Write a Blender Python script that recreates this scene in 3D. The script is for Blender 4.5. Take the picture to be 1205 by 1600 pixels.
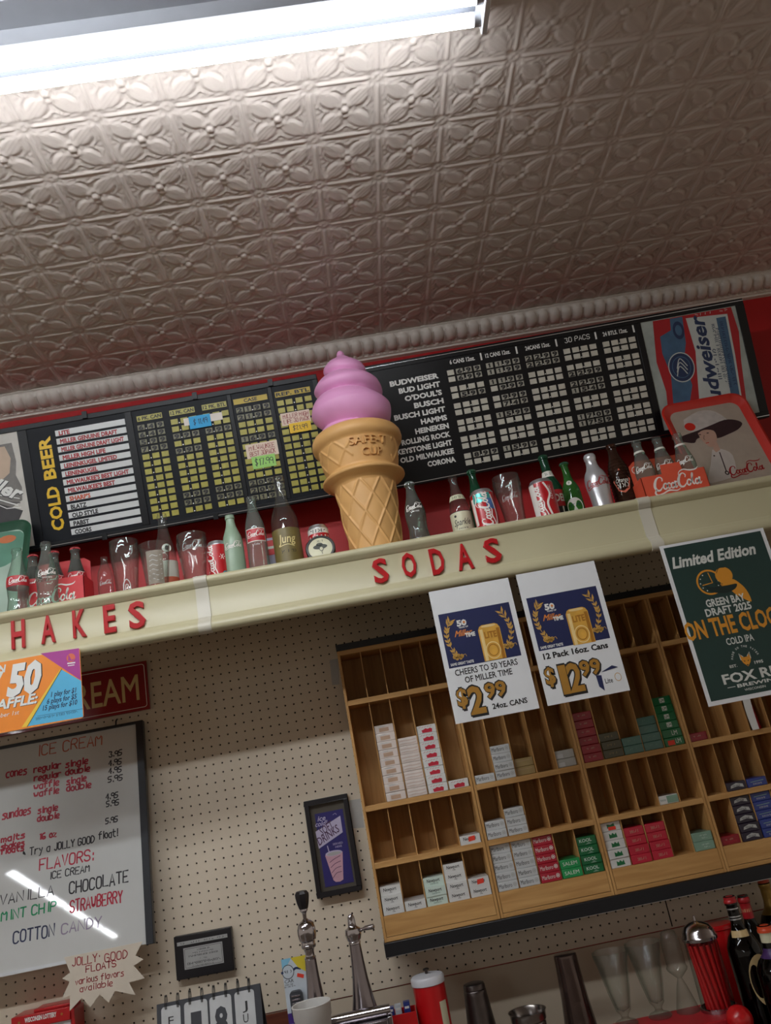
import bpy, bmesh, math, random
import numpy as np
from math import sin, cos, pi, radians, sqrt, atan2
from mathutils import Matrix, Vector

random.seed(7)
for o in list(bpy.data.objects):
    bpy.data.objects.remove(o)
SC = bpy.context.scene
COL = SC.collection
IN = 0.0254            # everything below is laid out in inches
FLOOR = 86.0           # inches from the floor up to pegboard row 0

def W(x, y, z):        # x right along the wall, y up, z out from the wall
    return (x * IN, -z * IN, (y + FLOOR) * IN)

# ------------------------------------------------------------------ camera
CAM_R = np.array([[0.9833114, -0.1819071, -0.0029184],
                  [-0.1727918, -0.9287775, -0.3278954],
                  [0.0569359, 0.3229275, -0.9447095]])
CAM_C = np.array([25.1036, -21.3236, 95.7694])
CAM_F = 1250.717
cam = bpy.data.objects.new('camera', bpy.data.cameras.new('camera'))
COL.objects.link(cam)
cam.data.sensor_fit = 'VERTICAL'
cam.data.sensor_height = 24.0
cam.data.lens = CAM_F / 1600.0 * 24.0
cam.data.clip_start = 0.05
cam.data.clip_end = 60
def _b(v):
    return Vector((v[0], -v[2], v[1]))
_r, _u, _k = _b(CAM_R[0]), _b(-CAM_R[1]), _b(-CAM_R[2])
cam.matrix_world = Matrix(((_r.x, _u.x, _k.x, CAM_C[0] * IN), (_r.y, _u.y, _k.y, -CAM_C[2] * IN),
                           (_r.z, _u.z, _k.z, (CAM_C[1] + FLOOR) * IN), (0, 0, 0, 1)))
SC.camera = cam

# ------------------------------------------------------------------ look, world
SC.view_settings.view_transform = 'Standard'
SC.view_settings.look = 'None'
SC.view_settings.gamma = 1.0
SC.view_settings.use_curve_mapping = False
SC.view_settings.exposure = 0.0
SC.cycles.use_denoising = True
SC.cycles.max_bounces = 10
SC.cycles.transparent_max_bounces = 32
SC.cycles.sample_clamp_indirect = 4.0
TUBE_POWER = 28.0      # emission of the tubes over the counter
FRONT_POWER = 56.0     # emission of the tubes just above and behind the photographer
ROW_POWER = 50.0       # emission of the tubes farther back in the shop
wd = bpy.data.worlds.new('room_light')
SC.world = wd
wd.use_nodes = True
wd.node_tree.nodes['Background'].inputs[0].default_value = (1.0, 0.86, 0.72, 1)
wd.node_tree.nodes['Background'].inputs[1].default_value = 0.34

# ------------------------------------------------------------------ seeing the photo's points on real planes
def ray(u, v):
    return CAM_R.T @ np.array([(u - 602.5) / CAM_F, (v - 800.0) / CAM_F, 1.0])

class Plane:           # a flat surface standing somewhere in the shop
    def __init__(s, O, ex=(1, 0, 0), ey=(0, 1, 0), unit=1.0):
        s.O = np.array(O, float); s.k = unit
        s.ex = np.array(ex, float); s.ex /= np.linalg.norm(s.ex)
        s.ey = np.array(ey, float); s.ey -= s.ex * (s.ey @ s.ex); s.ey /= np.linalg.norm(s.ey)
        s.n = np.cross(s.ex, s.ey)
    def at(s, u, v):
        d = ray(u, v); t = ((s.O - CAM_C) @ s.n) / (d @ s.n)
        q = CAM_C + t * d - s.O
        return (float(q @ s.ex) / s.k, float(q @ s.ey) / s.k)
    def M(s, x, y, h=0.0):
        return s.O + s.k * x * s.ex + s.k * y * s.ey + h * s.n
def at(u, v, z):
    d = ray(u, v); t = (z - CAM_C[2]) / d[2]
    return CAM_C + t * d
def zz(ox, oy, s):
    return lambda x, y: (ox + x / s, oy + y / s)

# ------------------------------------------------------------------ materials (all procedural)
def lin(h):
    h = h.lstrip('#'); out = []
    for i in (0, 2, 4):
        c = int(h[i:i + 2], 16) / 255.0
        out.append(c / 12.92 if c <= 0.04045 else ((c + 0.055) / 1.055) ** 2.4)
    return tuple(out)
MATS = {}
def mat(name, col, rough=0.5, metal=0.0, var=0.06, scale=30.0, bump=0.0, bscale=200.0, emit=0.0, coat=0.0, spec=0.5):
    if name in MATS: return MATS[name]
    m = bpy.data.materials.new(name); m.use_nodes = True
    n, l = m.node_tree.nodes, m.node_tree.links
    b = n['Principled BSDF']
    c = lin(col) if isinstance(col, str) else col
    b.inputs['Roughness'].default_value = rough
    b.inputs['Metallic'].default_value = metal
    b.inputs['Specular IOR Level'].default_value = spec
    b.inputs['Coat Weight'].default_value = coat
    tc = n.new('ShaderNodeTexCoord')
    nz = n.new('ShaderNodeTexNoise'); nz.inputs['Scale'].default_value = scale; nz.inputs['Detail'].default_value = 3
    l.new(tc.outputs['Object'], nz.inputs['Vector'])
    rp = n.new('ShaderNodeValToRGB')
    rp.color_ramp.elements[0].position = 0.3; rp.color_ramp.elements[1].position = 0.7
    rp.color_ramp.elements[0].color = tuple(x * (1 - var) for x in c) + (1,)
    rp.color_ramp.elements[1].color = tuple(min(1, x * (1 + var)) for x in c) + (1,)
    l.new(nz.outputs['Fac'], rp.inputs['Fac'])
    l.new(rp.outputs['Color'], b.inputs['Base Color'])
    if bump:
        n2 = n.new('ShaderNodeTexNoise'); n2.inputs['Scale'].default_value = bscale
        bp = n.new('ShaderNodeBump'); bp.inputs['Strength'].default_value = bump; bp.inputs['Distance'].default_value = 0.002
        l.new(tc.outputs['Object'], n2.inputs['Vector'])
        l.new(n2.outputs['Fac'], bp.inputs['Height']); l.new(bp.outputs['Normal'], b.inputs['Normal'])
    if emit:
        b.inputs['Emission Color'].default_value = (0.93, 0.97, 1.0, 1)
        b.inputs['Emission Strength'].default_value = emit
    MATS[name] = m
    return m
def glass(name, col, edge, ior=1.45, rough=0.03, light_mix=0.0, light_col=(0.55, 0.56, 0.53)):
    """thin clear glass: tinted straight-through light plus a mirror reflection by fresnel; thicker tint where it is seen edge-on"""
    if name in MATS: return MATS[name]
    m = bpy.data.materials.new(name); m.use_nodes = True
    n, l = m.node_tree.nodes, m.node_tree.links
    n.remove(n['Principled BSDF'])
    out = n['Material Output']
    tr = n.new('ShaderNodeBsdfTransparent'); gl = n.new('ShaderNodeBsdfGlossy'); mx = n.new('ShaderNodeMixShader')
    fr = n.new('ShaderNodeFresnel')
    ge = n.new('ShaderNodeNewGeometry'); io = n.new('ShaderNodeMapRange')      # the same reflection on both faces of the thin wall
    io.inputs['To Min'].default_value = ior; io.inputs['To Max'].default_value = 1.0 / ior
    l.new(ge.outputs['Backfacing'], io.inputs['Value']); l.new(io.outputs['Result'], fr.inputs['IOR'])
    gl.inputs['Roughness'].default_value = rough
    lw = n.new('ShaderNodeLayerWeight'); lw.inputs['Blend'].default_value = 0.35
    rp = n.new('ShaderNodeValToRGB')
    rp.color_ramp.elements[0].position = 0.1; rp.color_ramp.elements[0].color = lin(col) + (1,)
    rp.color_ramp.elements[1].position = 0.95; rp.color_ramp.elements[1].color = lin(edge) + (1,)
    l.new(lw.outputs['Facing'], rp.inputs['Fac']); l.new(rp.outputs['Color'], tr.inputs['Color'])
    l.new(fr.outputs['Fac'], mx.inputs['Fac']); l.new(tr.outputs[0], mx.inputs[1]); l.new(gl.outputs[0], mx.inputs[2])
    last = mx.outputs[0]
    if light_mix:             # uneven diffuse share standing in for light refracted through the glass
        df = n.new('ShaderNodeBsdfDiffuse'); df.inputs['Color'].default_value = light_col + (1,)
        tc = n.new('ShaderNodeTexCoord'); nz = n.new('ShaderNodeTexNoise'); nz.inputs['Scale'].default_value = 35
        mr = n.new('ShaderNodeMapRange'); mr.inputs['To Min'].default_value = light_mix * 0.4; mr.inputs['To Max'].default_value = light_mix * 1.6
        m2 = n.new('ShaderNodeMixShader')
        l.new(tc.outputs['Object'], nz.inputs['Vector']); l.new(nz.outputs['Fac'], mr.inputs['Value']); l.new(mr.outputs['Result'], m2.inputs['Fac'])
        l.new(last, m2.inputs[1]); l.new(df.outputs[0], m2.inputs[2]); last = m2.outputs[0]
    l.new(last, out.inputs['Surface'])
    MATS[name] = m
    return m
def wood(name, c1, c2, rough=0.5, axis='X', dark=None):
    if name in MATS: return MATS[name]
    m = bpy.data.materials.new(name); m.use_nodes = True
    n, l = m.node_tree.nodes, m.node_tree.links
    b = n['Principled BSDF']; b.inputs['Roughness'].default_value = rough
    tc = n.new('ShaderNodeTexCoord'); mp = n.new('ShaderNodeMapping')
    mp.inputs['Scale'].default_value = {'X': (3, 40, 40), 'Z': (40, 40, 3), 'Y': (40, 3, 40)}[axis]
    nz = n.new('ShaderNodeTexNoise'); nz.inputs['Scale'].default_value = 1.6; nz.inputs['Detail'].default_value = 6; nz.inputs['Distortion'].default_value = 0.6
    rp = n.new('ShaderNodeValToRGB')
    rp.color_ramp.elements[0].position = 0.35; rp.color_ramp.elements[0].color = lin(c1) + (1,)
    rp.color_ramp.elements[1].position = 0.68; rp.color_ramp.elements[1].color = lin(c2) + (1,)
    l.new(tc.outputs['Object'], mp.inputs['Vector']); l.new(mp.outputs[0], nz.inputs['Vector'])
    l.new(nz.outputs['Fac'], rp.inputs['Fac']); l.new(rp.outputs['Color'], b.inputs['Base Color'])
    MATS[name] = m
    return m

# ------------------------------------------------------------------ lettering from the built-in font
_TXT = {}
def _font_mesh(s, bold):
    cu = bpy.data.curves.new('t', 'FONT'); cu.body = s; cu.size = 1.0
    cu.offset = bold; cu.resolution_u = 2; cu.fill_mode = 'BOTH'
    ob = bpy.data.objects.new('t', cu); COL.objects.link(ob)
    dg = bpy.context.evaluated_depsgraph_get()
    me = bpy.data.meshes.new_from_object(ob.evaluated_get(dg))
    v = [tuple(q.co[:2]) for q in me.vertices]; f = []
    for p in me.polygons:          # all letters face the same way
        q = list(p.vertices); ar = sum(v[q[i]][0] * v[q[(i + 1) % len(q)]][1] - v[q[(i + 1) % len(q)]][0] * v[q[i]][1] for i in range(len(q)))
        f.append(tuple(q if ar >= 0 else q[::-1]))
    bpy.data.objects.remove(ob); bpy.data.curves.remove(cu); bpy.data.meshes.remove(me)
    return v, f
_ADV = {}
def _pen_x(s):                     # where the next letter after s starts
    if not s: return 0.0
    if s not in _ADV:
        if 'H' not in _ADV: _ADV['H'] = max(p[0] for p in _font_mesh('H', 0)[0])
        _ADV[s] = max(p[0] for p in _font_mesh(s + 'H', 0)[0]) - _ADV['H']
    return _ADV[s]
def _bold_m(b):                    # the font's own M breaks when it is thickened
    return [(.073 - b, -b), (.171 + b, -b), (.171 + b, .531 - 2.86 * b), (.391, .257 - 1.6 * b), (.611 - b, .531 - 2.86 * b), (.611 - b, -b), (.709 + b, -b),
            (.709 + b, .682 + b), (.618 - .6 * b, .682 + b), (.391, .402 + 1.5 * b), (.165 + .6 * b, .682 + b), (.073 - b, .682 + b)]
def text2d(s, bold=0.0, shear=0.0):
    key = (s, bold, shear)
    if key in _TXT: return _TXT[key]
    if bold > 0 and 'M' in s:
        v, f = [], []; i = 0
        while i < len(s):
            j = i + 1 if s[i] == 'M' else (s.index('M', i) if 'M' in s[i:] else len(s))
            if s[i] == 'M': pv = _bold_m(bold); pf_ = _ears(pv)
            else: pv, pf_ = _font_mesh(s[i:j], bold) if s[i:j].strip() else ([], [])
            dx = _pen_x(s[:i]); n = len(v)
            v += [(x + dx, y) for x, y in pv]; f += [tuple(n + k for k in q) for q in pf_]; i = j
    else: v, f = _font_mesh(s, bold)
    v = np.array([(x + shear * y, y) for x, y in v]) if len(v) else np.zeros((0, 2))
    _TXT[key] = (v, f)
    return v, f
CAPH = 0.729

# one-stroke letters for everything that is written by hand: pairs of digits are points on a small grid
PEN = {'A': "022842 1434", 'B': "02083847463505 3544433202", 'C': "4738180703123243", 'D': "02082846442202", 'E': "48080242 0535",
 'F': "480802 0535", 'G': "47381807031232434525", 'H': "0802 4842 0545", 'I': "2822", 'J': "3833221203", 'K': "0802 4805 1642",
 'L': "080242", 'M': "0208254842", 'N': "02084248", 'O': "180703123243473818", 'P': "02083847463505", 'R': "02083847463505 2542",
 'S': "473818070615354443321203", 'T': "0848 2822", 'U': "080312324348", 'V': "082248", 'W': "0812253248", 'X': "0842 4802",
 'Y': "0825 482522", 'Z': "08480242", 'a': "361605031232 3632", 'b': "0802 05163645433212", 'c': "3616050312 1232",
 'd': "3832 361605031232", 'e': "043436160503 0312 1232", 'f': "38281712 0636", 'g': "361605031232 3631201001", 'h': "0802 05163532",
 'i': "1612 1718", 'k': "0802 3604 1432", 'l': "1812", 'm': "0602 05162522 25364542", 'n': "0602 05263532",
 'o': "160503123235 3526 2616", 'p': "0600 0516354432 1203", 'r': "0602 041636", 's': "36160534321202", 't': "18132232 0636",
 'u': "060312 123236 3632", 'v': "061236", 'w': "0612243246", 'x': "0632 3602", 'y': "0614 361000", 'z': "06360232",
 '0': "180703123243473818", '1': "172822", '2': "071838470242", '3': "0848254443321203", '4': "380444 3832", '5': "48080535443202",
 '6': "38070312324334 3404", '7': "084822", '8': "250607183847462504031232434425", '9': "46351506071838474642",
 '$': "473807154433 331203 2921", '.': "1213", '!': "1814 1312", ':': "1312 1615", "'": "1817", '-': "0535", '"': "1816 2826", '>': "0804 0423 2305 2315"}
def pen2d(s, track=1.35, jit=0.12, seed=1):
    rnd = random.Random(seed); strokes = []; x = 0.0
    for ch in s:
        if ch == ' ':
            x += 3.2; continue
        g = PEN.get(ch)
        if g is None: x += 3; continue
        dy = rnd.uniform(-jit, jit) * 3; wid = 0
        for st in g.split(' '):
            pts = [(int(st[i]), int(st[i + 1]) - 2) for i in range(0, len(st) - 1, 2)]
            wid = max([wid] + [p[0] for p in pts])
            pts = [(x + p[0] + p[1] * 0.06 + rnd.uniform(-jit, jit), p[1] + dy + rnd.uniform(-jit, jit)) for p in pts]
            if len(pts) > 4:
                q = [pts[0]]
                for a, b2 in zip(pts[:-1], pts[1:]):
                    q += [(a[0] * .75 + b2[0] * .25, a[1] * .75 + b2[1] * .25), (a[0] * .25 + b2[0] * .75, a[1] * .25 + b2[1] * .75)]
                pts = q + [pts[-1]]
            strokes.append(pts)
        x += wid + track
    return strokes, max(x - track, 1)

# ------------------------------------------------------------------ mesh builder
class MB:
    def __init__(s):
        s.v = []; s.f = []; s.mi = []; s.mats = []
    def _m(s, m):
        if m not in s.mats: s.mats.append(m)
        return s.mats.index(m)
    def add(s, verts, faces, m):
        b = len(s.v); k = s._m(m)
        s.v += [tuple(float(c) for c in p) for p in verts]
        for f in faces:
            s.f.append(tuple(b + i for i in f)); s.mi.append(k)
    def box(s, x0, x1, y0, y1, z0, z1, m):
        v = [(x, y, z) for z in (z0, z1) for y in (y0, y1) for x in (x0, x1)]
        s.add(v, [(1, 0, 2, 3), (4, 5, 7, 6), (0, 1, 5, 4), (2, 6, 7, 3), (0, 4, 6, 2), (1, 3, 7, 5)], m)
    def slab(s, P, x0, x1, y0, y1, h0, h1, m):
        v = [P.M(x, y, h) for h in (h0, h1) for y in (y0, y1) for x in (x0, x1)]
        s.add(v, [(1, 0, 2, 3), (4, 5, 7, 6), (0, 1, 5, 4), (2, 6, 7, 3), (0, 4, 6, 2), (1, 3, 7, 5)], m)
    def prism(s, M, pts, h0, h1, m):
        n = len(pts)
        v = [M(x, y, h0) for x, y in pts] + [M(x, y, h1) for x, y in pts]
        tri = _ears(pts)
        s.add(v, [tuple(reversed(t)) for t in tri] + [tuple(i + n for i in t) for t in tri] +
              [(i, (i + 1) % n, n + (i + 1) % n, n + i) for i in range(n)], m)
    def flat(s, M, pts, m, h=0.02):
        s.add([M(x, y, h) for x, y in pts], _ears(pts), m)
    def rect(s, M, x0, y0, x1, y1, m, h=0.02):
        s.add([M(x0, y0, h), M(x1, y0, h), M(x1, y1, h), M(x0, y1, h)], [(0, 1, 2, 3)], m)
    def ell(s, M, cx, cy, rx, ry, m, h=0.02, seg=28, rot=0.0, inner=0.0, a0=0.0, a1=2 * pi):
        full = abs(a1 - a0 - 2 * pi) < 1e-6
        k = seg if full else seg + 1
        A = [a0 + (a1 - a0) * i / seg for i in range(k)]
        o = [(cx + rx * cos(a) * cos(rot) - ry * sin(a) * sin(rot), cy + rx * cos(a) * sin(rot) + ry * sin(a) * cos(rot)) for a in A]
        if inner > 0:
            q = [(cx + (x - cx) * inner, cy + (y - cy) * inner) for x, y in o]
            s.add([M(x, y, h) for x, y in o] + [M(x, y, h) for x, y in q],
                  [(i, (i + 1) % k, k + (i + 1) % k, k + i) for i in range(k if full else k - 1)], m)
        else:
            s.add([M(x, y, h) for x, y in o] + [M(cx, cy, h)], [(i, (i + 1) % k, k) for i in range(k if full else k - 1)], m)
    def stroke(s, M, pts, w, m, h=0.03, taper=0.0):
        n = len(pts)
        if n < 2: return
        v = []
        for i, (x, y) in enumerate(pts):
            a = pts[max(0, i - 1)]; b = pts[min(n - 1, i + 1)]
            dx, dy = b[0] - a[0], b[1] - a[1]; L = sqrt(dx * dx + dy * dy) or 1
            ww = (w[i] if isinstance(w, (list, tuple)) else w) * 0.5
            if taper: ww *= 1 - taper * abs(2 * i / (n - 1) - 1) ** 3
            ex = 0.0
            if i == 0 or i == n - 1: ex = ww * 0.6 * (-1 if i == 0 else 1)
            x += dx / L * ex; y += dy / L * ex
            v += [M(x - dy / L * ww, y + dx / L * ww, h), M(x + dy / L * ww, y - dx / L * ww, h)]
        s.add(v, [(2 * i + 1, 2 * i + 3, 2 * i + 2, 2 * i) for i in range(n - 1)], m)
    def text(s, M, t, x0, y0, x1, y1, m, h=0.03, bold=0.0, shear=0.0, fit=True):
        """baseline y0, capital height up to y1, from x0 to x1 (x1 None: natural width)"""
        if t.startswith('~'): return s.scrawl(M, len(t), x0, y0, x1, y1, m, h)
        v, f = text2d(t, bold, shear)
        if not len(v): return
        sy = (y1 - y0) / CAPH
        mn, mxx = v[:, 0].min(), v[:, 0].max()
        sx = sy if x1 is None else (x1 - x0) / max(1e-6, mxx - mn)
        s.add([M(x0 + (p[0] - mn) * sx, y0 + p[1] * sy, h) for p in v], f, m)
    def scrawl(s, M, n, x0, y0, x1, y1, m, h):
        """print too small to read: a row of short uneven strokes"""
        r = random.Random(int(abs(x0) * 977) + n); d = (x1 - x0) / n; w = min(d * .35, (y1 - y0) * .3)
        for i in range(n):
            if r.random() < .12: continue
            a = x0 + d * (i + .2); b2 = x0 + d * (i + .75); k = r.random()
            p = [(a, y0), (a + d * .1, y1)] if k < .4 else ([(a, y1), (b2, y0 + (y1 - y0) * .5), (a, y0)] if k < .7 else [(a, y0 + (y1 - y0) * r.random()), (b2, y0 + (y1 - y0) * r.random())])
            s.stroke(M, p, w, m, h)
    def pen(s, M, t, x0, y0, x1, y1, w, m, h=0.03, seed=1, jit=0.12):
        st, wid = pen2d(t, jit=jit, seed=seed)
        sy = (y1 - y0) / 6.0; sx = sy * 0.8 if x1 is None else (x1 - x0) / wid
        for p in st:
            s.stroke(M, [(x0 + a * sx, y0 + b * sy) for a, b in p], w, m, h)
    def lathe(s, prof, m, cx=0, cy=0, cz=0, seg=32, close=False, sq=1.0):
        n = len(prof); v = []
        for i in range(seg):
            a = 2 * pi * i / seg
            for r, y in prof: v.append((cx + r * cos(a), cy + y, cz + r * sin(a) * sq))
        f = []
        for i in range(seg):
            j = (i + 1) % seg
            for k in range(n - 1): f.append((i * n + k, i * n + k + 1, j * n + k + 1, j * n + k))
        s.add(v, f, m)
    def tube(s, path, r, m, seg=10):
        n = len(path); P = [np.array(p, float) for p in path]; v = []
        prev = None
        for i in range(n):
            d = P[min(n - 1, i + 1)] - P[max(0, i - 1)]; d /= (np.linalg.norm(d) or 1)
            a = prev if prev is not None else (np.array([0, 1, 0.]) if abs(d[1]) < 0.9 else np.array([1, 0, 0.]))
            a = a - d * (a @ d); a /= np.linalg.norm(a); prev = a
            b = np.cross(d, a); rr = r[i] if isinstance(r, (list, tuple)) else r
            for k in range(seg):
                t = 2 * pi * k / seg
                v.append(P[i] + (a * cos(t) + b * sin(t)) * rr)
        f = [(i * seg + k, i * seg + (k + 1) % seg, (i + 1) * seg + (k + 1) % seg, (i + 1) * seg + k) for i in range(n - 1) for k in range(seg)]
        f += [tuple(reversed(range(seg))), tuple((n - 1) * seg + k for k in range(seg))]
        s.add(v, f, m)
    def mesh(s, name, off=(0, 0, 0), sharp=40):
        v = np.array(s.v, float).reshape(-1, 3) - np.array(off, float)
        v = np.stack([v[:, 0], -v[:, 2], v[:, 1]], 1) * IN
        me = bpy.data.meshes.new(name)
        me.from_pydata(v.tolist(), [], s.f)
        for m in s.mats: me.materials.append(m)
        me.polygons.foreach_set('material_index', s.mi)
        me.polygons.foreach_set('use_smooth', [True] * len(s.f))
        me.update()
        bm = bmesh.new(); bm.from_mesh(me)
        bmesh.ops.remove_doubles(bm, verts=bm.verts, dist=1e-6)
        bm.to_mesh(me); bm.free()
        me.set_sharp_from_angle(angle=radians(sharp))
        return me
    def build(s, name, parent, bevel=0.0, sharp=40, fix=False):
        """a part (or sub-part) of a thing; coordinates as the thing's origin says"""
        me = s.mesh(name, ORG.get(parent.name, (0, 0, 0)), sharp)
        if fix: fix_normals(me)
        o = bpy.data.objects.new(name, me); COL.objects.link(o); o.parent = parent
        ORG[o.name] = ORG.get(parent.name, (0, 0, 0))
        if bevel: add_bevel(o, bevel)
        return o
    def single(s, name, label, cat, org, group=None, bevel=0.0, sharp=40, fix=False):
        """a thing that is one mesh"""
        me = s.mesh(name, org, sharp)
        if fix: fix_normals(me)
        o = bpy.data.objects.new(name, me); COL.objects.link(o); o.location = W(*org)
        ORG[o.name] = tuple(org); tag(o, label, cat, group)
        if bevel: add_bevel(o, bevel)
        return o
    def struct(s, name, org=(0, 0, 0), sharp=40):
        me = s.mesh(name, org, sharp)
        o = bpy.data.objects.new(name, me); COL.objects.link(o); o.location = W(*org)
        o['kind'] = 'structure'; ORG[o.name] = tuple(org)
        return o
ORG = {}
def fix_normals(me):
    bm = bmesh.new(); bm.from_mesh(me); bmesh.ops.recalc_face_normals(bm, faces=bm.faces); bm.to_mesh(me); bm.free()
def add_bevel(o, w):
    md = o.modifiers.new('bevel', 'BEVEL'); md.width = w * IN; md.segments = 2; md.limit_method = 'ANGLE'; md.angle_limit = radians(35)
def tag(o, label, cat, group=None):
    o['label'] = label; o['category'] = cat
    if group: o['group'] = group
    return o
def thing(name, label, cat, org, group=None):
    o = bpy.data.objects.new(name, None); COL.objects.link(o)
    o.empty_display_size = 0.05; o.location = W(*org); ORG[o.name] = tuple(org)
    return tag(o, label, cat, group)
def _ears(pts):
    """triangulate a simple outline"""
    n = len(pts)
    if n == 3: return [(0, 1, 2)]
    A = sum(pts[i][0] * pts[(i + 1) % n][1] - pts[(i + 1) % n][0] * pts[i][1] for i in range(n))
    idx = list(range(n)) if A > 0 else list(range(n))[::-1]
    out = []
    def cr(o, a, b): return (a[0] - o[0]) * (b[1] - o[1]) - (a[1] - o[1]) * (b[0] - o[0])
    guard = 0
    while len(idx) > 3 and guard < 5000:
        guard += 1; hit = False
        for k in range(len(idx)):
            i, j, l2 = idx[k - 1], idx[k], idx[(k + 1) % len(idx)]
            if cr(pts[i], pts[j], pts[l2]) <= 1e-12: continue
            if any(q not in (i, j, l2) and cr(pts[i], pts[j], pts[q]) >= 0 and cr(pts[j], pts[l2], pts[q]) >= 0 and cr(pts[l2], pts[i], pts[q]) >= 0 for q in idx): continue
            out.append((i, j, l2)); idx.pop(k); hit = True; break
        if not hit: break
    if len(idx) == 3: out.append(tuple(idx))
    elif len(idx) > 3: out += [(idx[0], idx[k], idx[k + 1]) for k in range(1, len(idx) - 1)]
    return out
def catmull(p, k=6):
    P = [p[0]] + list(p) + [p[-1]]; out = []
    for i in range(1, len(P) - 2):
        a, b, c, d = P[i - 1], P[i], P[i + 1], P[i + 2]
        for j in range(k):
            t = j / k
            out.append(tuple(0.5 * (2 * b[q] + (c[q] - a[q]) * t + (2 * a[q] - 5 * b[q] + 4 * c[q] - d[q]) * t * t + (3 * b[q] - a[q] - 3 * c[q] + d[q]) * t ** 3) for q in range(len(b))))
    out.append(tuple(p[-1]))
    return out
def rrect(x0, y0, x1, y1, r, k=5):
    out = []
    for cx, cy, a in ((x1 - r, y1 - r, 0), (x0 + r, y1 - r, 90), (x0 + r, y0 + r, 180), (x1 - r, y0 + r, 270)):
        out += [(cx + r * cos(radians(a + 90 * i / k)), cy + r * sin(radians(a + 90 * i / k))) for i in range(k + 1)]
    return out

def line_box(P, G, x, yb, h, xr, sl=-0.18):
    """where a printed line of letters sits on its surface: left end, foot, right end, top"""
    a = P.at(*G(x, yb)); t = P.at(*G(x, yb - h)); r = P.at(*G(xr, yb + sl * (xr - x)))
    return a[0], a[1], r[0], t[1]
# ================================================================== THE ROOM
m_tin = mat('ceiling_paint', '#d6cac2', 0.36, var=0.03, scale=6)
m_plaster = mat('cornice_paint', '#d8cfc6', 0.5, var=0.04, scale=12)
m_red = mat('red_wall_paint', '#b01418', 0.55, var=0.05, scale=8)
m_peg = mat('pegboard_paint', '#d9cbb6', 0.55, var=0.025, scale=7)
m_pegdark = mat('pegboard_gap_shade', '#2a211b', 0.9)  # dark sheet painted as the shade inside the holes and seam
m_wallp = mat('lower_wall_paint', '#cbbca6', 0.55, var=0.03, scale=6)
m_floor = mat('floor_tile', '#7c6e60', 0.45, var=0.12, scale=4)
m_cream = mat('cream_enamel', '#c0b997', 0.34, var=0.02, scale=5)

# ---- pressed tin ceiling: six inch squares, each with a four-leaf motif
CEIL = 35.4
def tin_cell(n):
    t = (np.arange(n) + 0.0) / n * 2 - 1
    U, V = np.meshgrid(t, t, indexing='ij')
    h = np.zeros_like(U)
    g = lambda d, w: np.exp(-(d / w) ** 2)
    for a, b in ((U, V), (V, U)):
        e = 1 - np.abs(a)
        cap = 1 / (1 + np.exp((np.abs(b) - 0.74) / 0.025))
        h = np.maximum(h, 0.15 * g(e, 0.055) * cap)
        h = np.maximum(h, 0.05 * g(e - 0.12, 0.02) * cap)
        # two humps over the leaves that meet in a cusp pointing to the middle
        vc = 0.80 - 0.26 * np.exp(-np.abs(b) / 0.15) - 0.9 * np.clip(np.abs(b) - 0.62, 0, 1) ** 2
        for off, am, wd in ((0.0, 0.14, 0.024), (-0.075, 0.09, 0.018)):
            h = np.maximum(h, am * g(np.abs(a) - (vc - off), wd) * (np.abs(b) < 0.80))
        h = np.maximum(h, 0.07 * g(np.hypot(np.abs(a) - 0.80, b), 0.05))
    for sx in (-1, 1):
        for sy in (-1, 1):
            h = np.maximum(h, 0.09 * g(np.hypot(U - 0.90 * sx, V - 0.985 * sy), 0.045))
            h = np.maximum(h, 0.09 * g(np.hypot(U - 0.985 * sx, V - 0.90 * sy), 0.045))
            s_ = (U * sx + V * sy) / sqrt(2); p = (U * sy - V * sx) / sqrt(2) * sx * sy
            q = np.clip((s_ - 0.20) / 0.86, 0, 1)
            wd_ = 0.05 + 0.25 * np.sin(pi * q ** 0.85) ** 0.9
            leaf = np.clip(1 - (p / wd_) ** 2, 0, 1) * (s_ > 0.2) * (s_ < 1.06)
            lobe = 0.62 + 0.38 * np.abs(np.cos(1.5 * pi * p / 0.30))
            h = np.maximum(h, 0.19 * np.sqrt(leaf) * lobe * (1 - 0.45 * g(p, 0.03)))
            h = np.maximum(h, 0.17 * np.sqrt(np.clip(1 - (np.hypot(U - 0.0 - 0.17 * sx, V - 0.17 * sy) / 0.13) ** 2, 0, 1)))
    for ax, ay in ((1, 0), (-1, 0), (0, 1), (0, -1)):
        h = np.maximum(h, 0.12 * np.sqrt(np.clip(1 - (np.hypot(U - 0.25 * ax, V - 0.25 * ay) / 0.09) ** 2, 0, 1)))
    h = np.maximum(h, 0.26 * np.sqrt(np.clip(1 - (np.hypot(U, V) / 0.13) ** 2, 0, 1)))
    return h
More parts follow.
